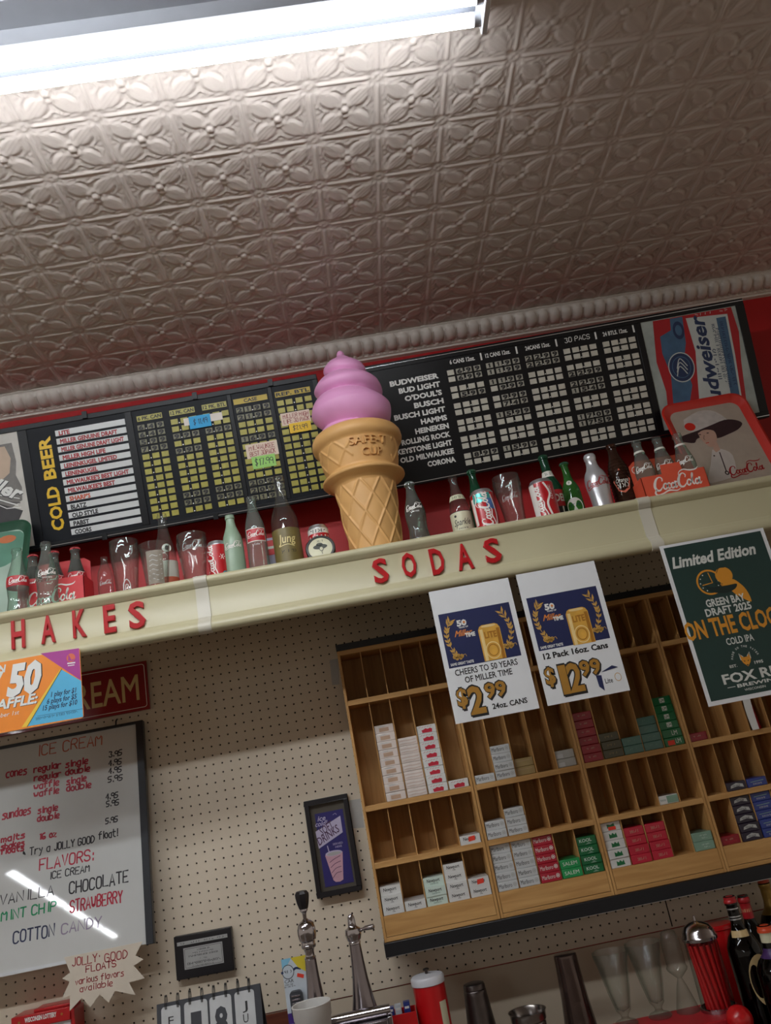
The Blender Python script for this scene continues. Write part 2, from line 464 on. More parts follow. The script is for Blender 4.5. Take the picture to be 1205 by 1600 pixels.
def build_ceiling():
    n = 42; px_, pz_ = 6.0, 5.88
    x0, z0 = 10.75 - 6 * 6, 43.4 - pz_ * 8
    nx, nz = 20, 12
    H = np.tile(tin_cell(n), (nx, nz))
    I_ = np.arange(nx * n + 1); J_ = np.arange(nz * n + 1)
    H = np.pad(H, ((0, 1), (0, 1)), mode='wrap')
    X = x0 + I_ * px_ / n; Z = z0 + J_ * pz_ / n
    XX, ZZ = np.meshgrid(X, Z, indexing='ij')
    # slight sag and seams of the sheets
    sag = 0.05 * np.sin(XX / 11.0) * np.cos(ZZ / 9.0)
    YY = CEIL - H - sag
    V = np.stack([XX * IN, -ZZ * IN, (YY + FLOOR) * IN], -1).reshape(-1, 3)
    w = len(J_)
    a = (np.arange(len(I_) - 1)[:, None] * w + np.arange(w - 1)[None, :]).ravel()
    F = np.stack([a, a + w, a + w + 1, a + 1], 1)     # facing down
    me = bpy.data.meshes.new('ceiling')
    me.vertices.add(len(V)); me.vertices.foreach_set('co', V.ravel())
    me.loops.add(F.size); me.loops.foreach_set('vertex_index', F.ravel())
    me.polygons.add(len(F)); me.polygons.foreach_set('loop_start', np.arange(0, F.size, 4)); me.polygons.foreach_set('loop_total', np.full(len(F), 4))
    me.polygons.foreach_set('use_smooth', np.ones(len(F), bool))
    me.materials.append(m_tin); me.update(); me.validate()
    o = bpy.data.objects.new('ceiling', me); COL.objects.link(o); o['kind'] = 'structure'
    # the plain sheets of the rest of the shop
    b = MB(); xe = x0 + nx * px_; ze = z0 + nz * pz_
    b.box(x0 - 260, xe + 120, CEIL, CEIL + 1, ze, 560, m_tin)
    b.box(x0 - 260, x0, CEIL, CEIL + 1, -2, ze, m_tin)
    b.box(xe, xe + 120, CEIL, CEIL + 1, -2, ze, m_tin)
    b.struct('ceiling')
build_ceiling()

# ---- egg-and-dart cornice along the top of the red wall
def build_cornice():
    prof = [(3.0, 35.5), (3.05, 35.24), (2.9, 35.14), (2.84, 35.13), (2.8, 35.1)]
    egg = [(2.78 - 1.9 * t + 0.25 * sin(pi * t), 35.08 - 1.4 * t - 0.12 * sin(pi * t)) for t in [i / 22 for i in range(23)]]
    low = [(0.86, 33.68), (0.9, 33.6), (0.72, 33.55), (0.68, 33.45), (0.35, 33.38), (0.3, 33.15), (-0.3, 33.1)]
    P = prof + egg[1:] + low
    n0, n1 = len(prof), len(prof) + len(egg) - 1
    dx = 0.11; X = np.arange(-30, 112, dx); pitch = 1.6
    V = np.zeros((len(X), len(P), 3))
    for k, (z, y) in enumerate(P):
        dz = np.zeros_like(X); dy = np.zeros_like(X)
        if n0 <= k < n1:
            t = (k - n0 + 1) / (len(egg) - 1)
            u = ((X / pitch) % 1.0 - 0.5) * pitch
            q_ = (t - 0.50) / 0.50
            w = 0.66 * (1 - abs(q_) ** 3) ** 0.5 if abs(q_) < 1 else 0.0
            e = np.sqrt(np.clip(1 - (u / max(w, 1e-3)) ** 2, 0, 1)) * 0.55 * (w / 0.66) if w > 0 else np.zeros_like(X)
            rim = 0.10 * np.exp(-((np.abs(u) - (w + 0.10)) / 0.06) ** 2)
            dart = 0.14 * np.exp(-((np.abs(np.abs(u) - pitch / 2)) / (0.03 + 0.06 * t)) ** 2) * (t > 0.25)
            r = np.maximum(np.maximum(e, rim), dart)
            dz = r * 0.70; dy = -r * 0.70
        elif k >= n1 and k < n1 + 3:
            bead = 0.06 * np.cos(2 * pi * X / 0.86); dz = bead; dy = -bead
        V[:, k, 0] = X; V[:, k, 1] = -(z + dz); V[:, k, 2] = y + dy + FLOOR
    V[:, :, 1:] *= IN; V[:, :, 0] *= IN
    w = len(P); a = (np.arange(len(X) - 1)[:, None] * w + np.arange(w - 1)[None, :]).ravel()
    F = np.stack([a, a + 1, a + w + 1, a + w], 1)
    me = bpy.data.meshes.new('trim_1')
    me.from_pydata(V.reshape(-1, 3).tolist(), [], F.tolist()); me.materials.append(m_plaster)
    me.polygons.foreach_set('use_smooth', [True] * len(F)); me.update(); me.set_sharp_from_angle(angle=radians(55))
    o = bpy.data.objects.new('trim_1', me); COL.objects.link(o); o['kind'] = 'structure'
build_cornice()

# ---- walls and floor
b = MB(); b.box(-30, 112, -86, 35.4, -1.3, -0.3, m_red); b.struct('wall_back')
b = MB(); b.box(-30, 112, -86, -40.75, -0.3, -0.12, m_wallp); b.struct('wall_back_lower')
b = MB(); b.box(-290, 232, -87, -86, -1.3, 560, m_floor); b.struct('floor')

def build_pegboard():
    b = MB(); r = 0.11; N = 8
    def sheet(c0, c1, rr0, rr1, dx=0.0):
        for c in range(c0, c1 + 1):
            for q in range(rr0, rr1 + 1):
                cx, cy = c + dx, -q
                sq = []; ho = []
                for k in range(N):
                    a = 2 * pi * k / N
                    mx_ = max(abs(cos(a)), abs(sin(a)))
                    sq.append((cx + 0.5 * cos(a) / mx_, cy + 0.5 * sin(a) / mx_, 0.0))
                    ho.append((cx + r * cos(a), cy + r * sin(a), 0.0))
                hb = [(x, y, -0.2) for x, y, z in ho]
                f = []
                for k in range(N):
                    j = (k + 1) % N
                    f += [(k, j, N + j, N + k), (N + k, N + j, 2 * N + j, 2 * N + k)]
                b.add(sq + ho + hb, f, m_peg)
    sheet(-28, 52, -3, 40)
    sheet(53, 110, -3, 40, 0.13)
    b.box(-28.6, 111, -40.62, -40.5, -0.25, 0.0, m_peg)
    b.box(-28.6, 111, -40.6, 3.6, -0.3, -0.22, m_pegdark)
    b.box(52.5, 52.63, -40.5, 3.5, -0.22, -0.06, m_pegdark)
    b.struct('wall_back_pegboard')
build_pegboard()

# ---- the long cream shelf with its moulded front
T = thing('display_shelf', 'long cream shelf with a moulded front board running above the pegboard', 'shelf', (25, 1.9, 8))
b = MB(); b.box(-30, 110, 0.9, 1.9, -0.3, 16.25, m_cream); b.build('shelf_board', T)
FAC = [(16.2, 1.9), (16.35, 2.12), (16.7, 2.24), (17.05, 2.2), (17.3, 2.02), (17.36, 1.72), (17.22, 1.42), (16.98, 1.27), (16.94, 1.12),
       (16.82, 1.06), (16.8, 0.96), (16.8, -1.95), (16.86, -2.05), (16.98, -2.12), (17.02, -2.24), (17.3, -2.5), (17.5, -2.85), (17.5, -3.2),
       (17.34, -3.45), (17.05, -3.56), (16.5, -3.56), (16.2, -3.4)]
def extrude_x(b, prof, x0, x1, m, grow=0.0):
    n = len(prof)
    v = [(x, y, z + grow) for x in (x0, x1) for z, y in prof]
    b.add(v, [(i, n + i, n + (i + 1) % n, (i + 1) % n) for i in range(n)] + [tuple(range(n)), tuple(range(2 * n - 1, n - 1, -1))], m)
b = MB(); extrude_x(b, FAC, -30, 110, m_cream); b.build('front_board', T, sharp=50, fix=True)
m_strap = mat('strap_enamel', '#cbc6b6', 0.36, var=0.02, scale=5)
FST = [(z + (0.0 if i in (0, len(FAC) - 1) else 0.10), y + (0.06 if y > 1.8 else (-0.06 if y < -3.3 else 0))) for i, (z, y) in enumerate(FAC)]
for x in (9.45, 55.85):
    b = MB(); extrude_x(b, FST, x, x + 1.3, m_strap); b.build('joint_strap', T, sharp=50, fix=True)

# ================================================================== LAMPS
m_tube = mat('lit_tube', '#ffffff', 0.4, emit=TUBE_POWER)
m_tube3 = mat('lit_tube_bright', '#ffffff', 0.4, emit=FRONT_POWER)
m_tube2 = mat('lit_tube_far', '#ffffff', 0.4, emit=ROW_POWER)
m_white = mat('white_enamel', '#d9dade', 0.3, var=0.02)
m_body = mat('fixture_grey', '#a3a6ad', 0.35, var=0.03)
m_dimgap = mat('dimmed_gap_face', '#4e5158', 0.35, metal=0.2, var=0.04)  # housing face darkened so the lit gap between tubes stays grey
m_cap = mat('tube_cap', '#b9bbc2', 0.3, metal=0.8)
def strip_light(x0, x1, zc, y, label, mt, along='X', group=None):
    """twin-tube batten; tubes run along x, or out into the room"""
    L = x1 - x0
    org = (x0, y + 3.2, zc) if along == 'X' else (zc, y + 3.2, x0)
    T = thing('fluorescent_light', label, 'light', org, group)
    def q(pts):
        return pts if along == 'X' else [(p[2] - zc + zc, p[1], p[0]) for p in pts]
    def put(b, name):
        if along != 'X': b.v = [(v[2] - .157 * (v[0] - x0), v[1], v[0]) for v in b.v]     # the far row runs slightly askew
        return b.build(name, T, fix=True)
    b = MB()
    pr = [(zc - 1.6, y + 3.4), (zc - 1.2, y + 1.4), (zc + 2.3, y + 1.4), (zc + 2.75, y + 0.2), (zc + 2.95, y + 0.2), (zc + 2.9, y + 1.7), (zc + 4.6, y + 2.2), (zc + 4.8, y + 3.4)]
    n = len(pr)
    b.add([(x, yy, z) for x in (x0 - 0.6, x1 + 0.6) for z, yy in pr], [(i, n + i, n + (i + 1) % n, (i + 1) % n) for i in range(n)] + [tuple(range(n)), tuple(range(2 * n - 1, n - 1, -1))], m_body)
    b.mi[1] = b._m(m_dimgap)
    put(b, 'housing')
    for dz in (-0.05, 1.75):
        b = MB(); b.tube([(x0 + 0.5, y, zc + dz), (x1 - 0.5, y, zc + dz)], 0.5, mt, 16); t = put(b, 'tube')
        for xa, xb in ((x0, x0 + 0.55), (x1 - 0.55, x1)):
            b = MB(); b.tube([(xa, y, zc + dz), (xb, y, zc + dz)], 0.53, m_cap, 16); c = put(b, 'tube_cap'); c.parent = t
    for xa in (x0 - 0.45, x1):
        b = MB(); b.box(xa, xa + 0.45, y - 0.8, y + 1.6, zc - 0.8, zc + 2.5, m_white); o = put(b, 'lamp_holder'); add_bevel(o, 0.08)
strip_light(-6.2, 42.0, 50.9, 31.5, 'white twin-tube fluorescent light glowing along the tin ceiling', m_tube)
for k, (xa, xb) in enumerate(((-78, -30), (-28, 20))):
    strip_light(xa, xb, 72.0, 31.5, 'twin-tube fluorescent light of the second row over the counter', m_tube3, 'X', 'ceiling lights over the front of the counter')
for k in range(5):
    strip_light(246 + 49 * k, 246 + 49 * k + 47.5, -128 - 49 * k * .157, 31.5, 'fluorescent light of the row far back in the shop', m_tube2, 'Z', 'ceiling lights far back in the shop')
# ================================================================== THE TWO BEER PRICE BOARDS (hung leaning forward at the top)
m_bframe = mat('board_frame', '#101216', 0.4, var=0.05, spec=.3)
m_bface = mat('board_face', '#14171d', 0.5, var=0.04, spec=.2)
m_bblack = mat('board_black', '#0c0c10', 0.35, var=0.05, spec=.3)
m_chrome = mat('bright_trim', '#c9ccd2', 0.22, metal=1.0, var=0.02)
m_strip = mat('name_strip', '#d3d6d6', 0.35, var=0.02)
m_pred = mat('print_red', '#a11e24', 0.5)
m_pora = mat('print_orange', '#c2502a', 0.5)
m_pblk = mat('print_black', '#1b1a1c', 0.5)
m_yel = mat('sign_yellow', '#e3b81c', 0.4, var=0.04)
m_hdr = mat('header_olive', '#b59c22', 0.4, var=0.05)
m_ytile = mat('tile_olive_yellow', '#a9a24a', 0.4, var=0.12, scale=60)
m_ynum = mat('tile_number_grey', '#77755a', 0.4, var=0.1, scale=60)
m_wtile = mat('tile_white', '#c9c5b8', 0.4, var=0.06, scale=60)
m_wnum = mat('tile_number_pale', '#a8a598', 0.4, var=0.06, scale=60)
m_pwht = mat('print_white', '#e6e6e2', 0.45, var=0.02)

T15 = radians(15)
def price_column(T, P, name, xs, ys, tile, tnum, prices, dot_after, w=0.86, hgt=0.66):
    b = MB()
    for r, y in enumerate(ys):
        pr = prices.get(r + 1)
        for c, x in enumerate(xs):
            num = pr is not None and pr[c] != ' '
            b.slab(P, x - w / 2, x + w / 2, y - hgt / 2, y + hgt / 2, 0.0, 0.10, tnum if num else tile)
    o = b.build(name, T, sharp=30)
    d = MB()
    for y in ys:
        dx = (xs[dot_after - 1] + xs[dot_after]) / 2
        d.ell(P.M, dx, y - 0.22, 0.085, 0.085, m_pwht, 0.12, 8)
    d.build('point_column', o)
    for r, pr in prices.items():
        d = MB(); y = ys[r - 1]
        for c, x in enumerate(xs):
            if pr[c] == '1': d.flat(P.M, [(x - .09, y - .27), (x + .09, y - .27), (x + .09, y + .27), (x - .04, y + .27), (x - .2, y + .14), (x - .2, y + .06), (x - .09, y + .12)], m_pblk, 0.12)
            elif pr[c] != ' ': d.text(P.M, pr[c], x - 0.33, y - 0.27, x + 0.33, y + 0.27, m_pblk, 0.12, 0.05)
        d.build('price_number', o)
    return o

# ---- left board
BK = 0.962                                       # the boards stand about five inches off the wall at the foot
def board_origin(x, y, z):
    return CAM_C + BK * (np.array([x, y, z]) - CAM_C)
PL = Plane(board_origin(7, 14.0, 1.2), (1, 0.010, 0), (0, cos(T15), sin(T15)), BK)
m_brk = mat('bracket_steel', '#3a3b3f', .5, metal=.6)
def brackets(T, P, xs):
    for x in xs:
        for y in (2.5, 13.0):
            q = P.M(x, y, -1.0); b = MB(); b.box(q[0] - .4, q[0] + .4, q[1] - .3, q[1] + .3, -.29, q[2] + .05, m_brk); b.build('wall_bracket', T)
def lx(x): return x - 7.0
T = thing('menu_board', 'black cold beer price board with yellow number tiles and white name strips', 'sign', tuple(PL.O))
brackets(T, PL, (-20, 0, 15))
b = MB(); b.slab(PL, lx(-32), lx(25.4), 0.05, 15.85, -1.0, -0.12, m_bframe)
for x0, x1, y0, y1 in ((-32, 25.4, 15.2, 15.85), (-32, 25.4, 0.05, 0.75), (24.75, 25.4, 0.75, 15.2), (-12.45, -11.3, 0.75, 15.2), (0.85, 1.75, 0.75, 15.2), (13.75, 14.3, 0.75, 15.2), (18.95, 19.5, 0.75, 15.2)):
    b.slab(PL, lx(x0), lx(x1), y0, y1, -0.12, 0.10, m_bframe)
b.build('frame', T, bevel=0.05)
b = MB(); b.slab(PL, lx(-32), lx(25.4), 0.28, 0.36, 0.10, 0.2, m_chrome); b.build('chrome_edge', T)
for x in (-3.9, 9.9, 19.5):
    b = MB(); b.slab(PL, lx(x - 0.3), lx(x + 0.3), 15.3, 16.15, 0.1, 0.35, m_bframe); b.build('clip', T)
    if x != 19.5: b = MB(); b.slab(PL, lx(x - 0.3), lx(x + 0.3), -0.15, 0.6, 0.1, 0.35, m_bframe); b.build('clip', T)
b = MB(); b.slab(PL, lx(-11.3), lx(24.75), 0.75, 15.2, -0.12, 0.0, m_bface); b.build('face_panel', T)
# side panel with a diagonal beer logo on torn paper
m_pan = mat('logo_paper', '#c7c3bb', 0.55, var=0.10, scale=20)
m_pgr = mat('logo_grey', '#77736f', 0.55, var=0.15, scale=40)
m_pgd = mat('logo_dark', '#3b393a', 0.55, var=0.1, scale=40)
m_pbe = mat('logo_tan', '#c3ab95', 0.55, var=0.08, scale=20)
b = MB(); b.slab(PL, lx(-32), lx(-12.45), 0.75, 15.2, -0.12, -0.02, m_pan)
f = lambda pts: [(lx(x), y) for x, y in pts]
b.flat(PL.M, f([(-32, 13.9), (-13.3, 13.9), (-13.1, 11.5), (-13.4, 9.8), (-12.9, 8.2), (-13.1, 6.6), (-17, 4.6), (-22, 8), (-32, 8)]), m_pgr, 0.0)
b.flat(PL.M, f([(-32, 13.6), (-14.2, 13.6), (-13.7, 12), (-14.1, 10.2), (-16, 8.9), (-20, 11), (-32, 11.5)]), m_pbe, 0.01)
b.flat(PL.M, f([(-22, 9.5), (-17.2, 7.3), (-13.2, 5.3), (-14.5, 3.2), (-16.0, 2.7), (-22, 5.5)]), m_pgd, 0.015)
for s in range(5):
    b.stroke(PL.M, f([(-19 + s * .5, 10.2 - s * .9), (-16 + s * .3, 8.6 - s * .9), (-13.4, 7.4 - s * .55)]), 0.10, m_pwht if s % 2 else m_pgd, 0.02)
b.build('logo_panel', T)
DG = Plane(PL.M(lx(-17.75), 9.0, 0), PL.ex * cos(radians(-30)) + PL.ey * sin(radians(-30)), PL.ey * cos(radians(-30)) - PL.ex * sin(radians(-30)))
b = MB(); b.text(DG.M, 'Miller', -1.3, 0.0, 4.9, 1.7, m_pgd, 0.035, 0.05, 0.35); b.text(DG.M, 'Miller', -1.35, 0.1, 4.85, 1.8, m_pwht, 0.045, 0.035, 0.35)
b.stroke(DG.M, catmull([(-1.2, -0.4), (1.5, -0.65), (4.8, -0.5)]), 0.14, m_pwht, 0.045)
b.build('lettering', T)
# COLD BEER reads upward
VL = Plane(PL.M(lx(-8.62), 0, 0), PL.ey, -PL.ex)
b = MB(); b.text(VL.M, 'COLD', 2.0, 0.0, 7.3, 1.42, m_yel, 0.03, 0.035); b.text(VL.M, 'BEER', 8.2, 0.0, 13.4, 1.42, m_yel, 0.03, 0.035); b.build('lettering', T)
NAMES = [('LITE', 0, 1.33), ('MILLER GENUINE DRAFT', 0, 7.1), ('MILLER GENUINE DRAFT LIGHT', 0, 7.75), ('MILLER HIGH LIFE', 0, 5.3), ('LEINENKUGEL LIMITED', 0, 6.55), ('LEINENKUGEL', 0, 4.0),
         ("MILWAUKEE'S BEST LIGHT", 0, 7.7), ("MILWAUKEE'S BEST", 0, 5.8), ("SHARP'S", 1, 2.6), ('BLATZ', 2, 1.95), ('OLD STYLE', 2, 3.2), ('PABST', 2, 1.95), ('COORS', 2, 2.05)]
for i, (nm, c, w) in enumerate(NAMES):
    y = 14.06 - i * (14.06 - 1.56) / 12
    b = MB(); b.slab(PL, lx(-7.85), lx(0.82), y - 0.36, y + 0.36, 0.0, 0.07, m_strip); s = b.build('name_strip', T)
    b = MB(); b.text(PL.M, nm, lx(-7.42), y - 0.30, lx(-7.42 + w), y + 0.24, (m_pred, m_pora, m_pblk)[c], 0.085, 0.045); b.build('lettering', s)
YS = [12.93 - i * (12.93 - 1.64) / 12 for i in range(13)]
for hd, xs, x0, x1, pr, dd in (('6 PK. CAN', (2.66, 3.9, 5.05), 2.3, 5.45, {1: '649', 2: '649', 3: '599', 4: '799'}, 1),
                           ('12 PK. CAN', (6.83, 8.06, 9.2), 6.4, 9.55, {3: '999', 5: '999', 11: '999', 12: '999'}, 1),
                           ('12 PK. BTL', (10.9, 12.12, 13.25), 10.5, 13.6, {3: '999', 11: '999', 12: '999'}, 1),
                           ('CASE', (15.1, 16.15, 17.3, 18.5), 14.5, 18.8, {1: '2199', 2: '2199', 5: '1699', 11: '2099', 12: '2099', 13: '2199'}, 2),
                           ('REF. BTL', (20.3, 21.4, 22.68, 23.85), 19.8, 24.3, {}, 2)):
    o = price_column(T, PL, 'price_column', [lx(x) for x in xs], YS, m_ytile, m_ynum, pr, dd)
    b = MB(); b.slab(PL, lx(x0), lx(x1), 13.72, 14.42, 0, 0.06, m_hdr if hd in ('CASE', 'REF. BTL') else m_ytile)
    c = (lx(x0) + lx(x1)) / 2; w = {'CASE': 0.85}.get(hd, (x1 - x0) / 2 - 0.12)
    b.text(PL.M, hd, c - w, 13.85, c + w, 14.3, m_pblk, 0.075, 0.03); b.build('header_strip', o)

# ---- price slips stuck on the left board
m_pap = mat('slip_paper', '#e6ded6', 0.6, var=0.02)
m_blu = mat('slip_blue', '#35a6dd', 0.6, var=0.03)
m_grn = mat('slip_green', '#9fd873', 0.6, var=0.03)
m_ysl = mat('slip_yellow', '#ecc437', 0.6, var=0.03)
m_pink = mat('slip_cream', '#e8d6c4', 0.6, var=0.03)
m_ink = mat('ink_dark', '#2b2340', 0.6); m_inkr = mat('ink_red', '#9c2c34', 0.6)
def slip(label, parts, org):
    b = MB()
    for x0, y0, x1, y1, m, h in parts: b.slab(PL, lx(x0), lx(x1), y0, y1, h, h + 0.03, m)
    return b, label, org
b, l, o_ = slip('blue handwritten price slip on white tape over the twelve pack columns', [(8.0, 12.15, 12.85, 13.1, m_pap, 0.14), (8.65, 11.6, 11.35, 13.18, m_blu, 0.18)], PL.M(lx(10.4), 12.3, 0.2))
b.pen(PL.M, '$ 11.49', lx(9.2), 12.1, lx(10.9), 12.75, 0.07, m_ink, 0.22, 3); b.single('price_slip', l, 'note', o_, 'handwritten price slips on the board')
b, l, o_ = slip('cream and green handwritten price slip in the middle of the case column', [(15.0, 6.6, 19.0, 8.4, m_pink, 0.14), (15.5, 5.2, 18.45, 6.75, m_grn, 0.18)], PL.M(lx(17), 6.8, 0.2))
b.pen(PL.M, "MILWAUKEE", lx(15.4), 7.6, lx(18.6), 8.15, 0.06, m_inkr, 0.2, 4); b.pen(PL.M, 'BEST 30PACK', lx(15.4), 6.85, lx(18.6), 7.4, 0.06, m_inkr, 0.2, 5)
b.pen(PL.M, '$17.99', lx(15.85), 5.6, lx(18.1), 6.4, 0.08, m_ink, 0.22, 6); b.single('price_slip', l, 'note', o_, 'handwritten price slips on the board')
b, l, o_ = slip('cream and yellow handwritten price slip beside the pink ice cream', [(20.0, 9.95, 23.7, 11.55, m_pink, 0.14), (20.85, 8.85, 23.6, 10.1, m_ysl, 0.18)], PL.M(lx(22), 10.2, 0.2))
b.pen(PL.M, 'MILLER HIGH', lx(20.3), 10.85, lx(23.5), 11.35, 0.06, m_inkr, 0.2, 7); b.pen(PL.M, 'LIFE 30 PACK', lx(20.3), 10.2, lx(23.5), 10.7, 0.06, m_inkr, 0.2, 8)
b.pen(PL.M, '$21.99', lx(21.3), 9.2, lx(23.1), 9.75, 0.07, m_ink, 0.22, 9); b.single('price_slip', l, 'note', o_, 'handwritten price slips on the board')

# ---- right board
PR = Plane(board_origin(54, 14.0, 1.2), (1, 0.018, 0), (0, cos(T15), sin(T15)), BK)
def rx(x): return x - 54.0
T = thing('menu_board', 'black beer price board with white number tiles and a red, white and blue label panel', 'sign', tuple(PR.O))
brackets(T, PR, (-18, 0, 18))
b = MB(); b.slab(PR, rx(30.6), rx(82.3), 0.2, 16.3, -1.0, -0.12, m_bframe)
for x0, x1, y0, y1 in ((30.6, 82.3, 15.5, 16.3), (30.6, 82.3, 0.2, 1.0), (30.6, 31.2, 1.0, 15.5), (81.2, 82.3, 1.0, 15.5), (67.35, 68.2, 1.0, 15.5)):
    b.slab(PR, rx(x0), rx(x1), y0, y1, -0.12, 0.10, m_bblack)
b.build('frame', T, bevel=0.05)
b = MB(); b.slab(PR, rx(30.6), rx(82.3), 0.42, 0.5, 0.10, 0.2, m_chrome); b.build('chrome_edge', T)
b = MB(); b.slab(PR, rx(30.6), rx(82.3), 15.95, 16.02, 0.10, 0.2, m_chrome); b.build('chrome_edge', T)
b = MB(); b.slab(PR, rx(31.2), rx(67.35), 1.0, 15.5, -0.12, 0.0, m_bblack); b.build('face_panel', T)
for i, (nm, x0) in enumerate((('BUDWEISER', 34.5), ('BUD LIGHT', 35.45), ("O'DOUL'S", 36.0), ('BUSCH', 37.0), ('BUSCH LIGHT', 34.2), ('HAMMS', 37.45), ('HEINEKEN', 36.5), ('ROLLING ROCK', 34.5), ('KEYSTONE LIGHT', 33.7), ('OLD MILWAUKEE', 33.9), ('CORONA', 37.2))):
    y = 13.48 - i * (13.48 - 2.5) / 10 - 0.33
    b = MB(); b.text(PR.M, nm, rx(x0), y, rx(40.85), y + 0.66, m_pwht, 0.03, 0.045); b.build('lettering', T)
Y2 = [13.52 - 2.186 * (k // 2) - 0.88 * (k % 2) for k in range(12)]
for hd, x0, pr, hx in (('6 CANS 12oz.', 42.45, {1: ' 699', 2: ' 699', 4: ' 599', 11: ' 899'}, 42.6), ('12 CANS 12oz.', 47.58, {1: '1199', 2: '1199', 3: '1199', 4: ' 999', 5: ' 999', 6: ' 749', 7: '1599', 11: '1599'}, 47.3),
                   ('24CANS 12oz.', 52.75, {1: '2299', 2: '2299'}, 52.6), ('30 PACS', 57.88, {4: '2299', 5: '2299', 6: '1549', 9: '1709', 10: '1759'}, 57.9), ('24 BTLS. 12oz.', 63.15, {}, 63.0)):
    xs = [rx(x0 + 1.165 * k) for k in range(4)]
    o = price_column(T, PR, 'price_column', xs, Y2, m_wtile, m_wnum, pr, 2, 0.86, 0.66)
    b = MB()
    if hd == '30 PACS': b.pen(PR.M, '30 PACS', rx(57.9), 14.65, rx(61.2), 15.25, 0.08, m_pwht, 0.03, 3)
    else: b.text(PR.M, hd, rx(hx), 14.6, rx(hx + 3.3), 15.15, m_pwht, 0.03, 0.03)
    b.slab(PR, rx(hx + 4.05), rx(hx + 4.25), 14.4, 15.35, 0, 0.05, m_pwht); b.build('header_strip', o)
# label panel on its right end
m_bsil = mat('label_silver', '#a2aaa4', 0.42, var=0.18, scale=18)
m_bred = mat('label_red', '#a8131d', 0.45, var=0.06)
m_bblu = mat('label_blue', '#40617f', 0.45, var=0.15, scale=25)
m_bnav = mat('label_navy', '#1c2f55', 0.45, var=0.08)
m_bwht = mat('label_white', '#c2c8c4', 0.45, var=0.05)
b = MB(); b.slab(PR, rx(68.2), rx(81.2), 1.0, 15.5, -0.12, 0.0, m_bsil)
f = lambda pts: [(rx(x), y) for x, y in pts]
b.flat(PR.M, f([(69.9, 15.4), (80.6, 15.4), (80.9, 12), (80.3, 8), (79.6, 1.0), (69.0, 1.0), (69.6, 6), (69.2, 10)]), m_bred, 0.012)
b.flat(PR.M, f([(70.4, 13.2), (72.0, 13.8), (72.2, 15.3), (73.9, 15.3), (73.6, 11.8), (72.8, 9.5), (73.2, 6.2), (72.2, 3.6), (72.2, 1.0), (69.9, 1.0), (70.2, 4.5), (70.7, 8), (70.2, 11)]), m_bblu, 0.02)
b.flat(PR.M, f([(74.3, 15.0), (79.9, 14.6), (79.7, 9.0), (79.1, 1.0), (73.2, 1.0), (74.0, 6.5), (74.6, 10.5)]), m_bwht, 0.024)
b.flat(PR.M, f([(78.3, 14.3), (79.6, 14.3), (79.4, 9.0), (78.9, 1.0), (77.7, 1.0), (78.2, 8)]), m_bblu, 0.03)
b.ell(PR.M, rx(72.3), 8.75, 1.75, 2.0, m_bnav, 0.03); b.ell(PR.M, rx(72.3), 8.75, 1.75, 2.0, m_bwht, 0.036, inner=0.93); b.ell(PR.M, rx(72.3), 8.75, 1.25, 1.45, m_bblu, 0.036, inner=0.92)
b.ell(PR.M, rx(73.0), 13.6, 0.75, 1.2, m_bnav, 0.03, inner=0.6)
for dx, dy, t in ((0, 0, 0), (0.1, 0.5, .3), (-.1, -.5, -.3)): b.stroke(PR.M, catmull([(rx(71.6) + dx, 8.2 + dy), (rx(72.2) + dx, 9.4 + dy), (rx(73.0) + dx, 8.3 + dy)]), 0.12, m_bwht, 0.04)
b.build('label_panel', T)
VR = Plane(PR.M(rx(76.5), 0, 0), PR.ey, -PR.ex)
b = MB(); b.text(VR.M, 'Budweiser', 1.6, -0.1, 14.6, 1.75, m_bnav, 0.04, 0.03, 0.25)
V2 = Plane(PR.M(rx(77.15), 0, 0), PR.ey, -PR.ex); b.text(V2.M, '~~~~~~~~~~~~~', 6.0, -0.1, 10.0, 0.3, m_bnav, 0.04, 0.02)
for k, (x, a, e) in enumerate(((77.75, 5.5, 13.2), (78.2, 4.8, 12.6), (78.9, 5.0, 13.6))):
    q = Plane(PR.M(rx(x), 0, 0), PR.ey, -PR.ex); b.scrawl(q.M, 34, a, -0.1, e, 0.25, m_bnav, 0.045)
b.text(PR.M, '~~~~~~~', rx(75.5), 15.05, rx(80.2), 15.3, m_bwht, 0.03, 0.02); b.build('lettering', T)

# ================================================================== THE GIANT ICE CREAM CONE
m_cone = mat('cone_tan', '#d8a768', 0.5, var=0.04, scale=9)
m_ice = mat('ice_pink', '#e6a2d0', 0.42, var=0.03, scale=9)
CX, CZ, CB, CK = 28.48, 11.6, 1.93, 0.966
def cone_h(h): return CK * h - 0.79 if h > 1.4 else h * (CK * 1.4 - 0.79) / 1.4
T = thing('ice_cream_cone', 'giant plastic ice cream cone with a pink swirl in a tan waffle cup', 'sign', (CX, CB, CZ))
def grid_lathe(hs, nr, fn, m):
    b = MB(); v = []; f = []; n = len(hs)
    for i in range(nr):
        t = 2 * pi * i / nr
        for k, h in enumerate(hs):
            r = fn(h, t) * CK; v.append((CX + r * cos(t), CB + cone_h(h), CZ + r * sin(t)))
    for i in range(nr):
        j = (i + 1) % nr
        for k in range(n - 1): f.append((i * n + k, i * n + k + 1, j * n + k + 1, j * n + k))
    b.add(v, f, m); return b
def lerp(tab, h):
    return float(np.interp(h, [a for a, _ in tab], [r for _, r in tab]))
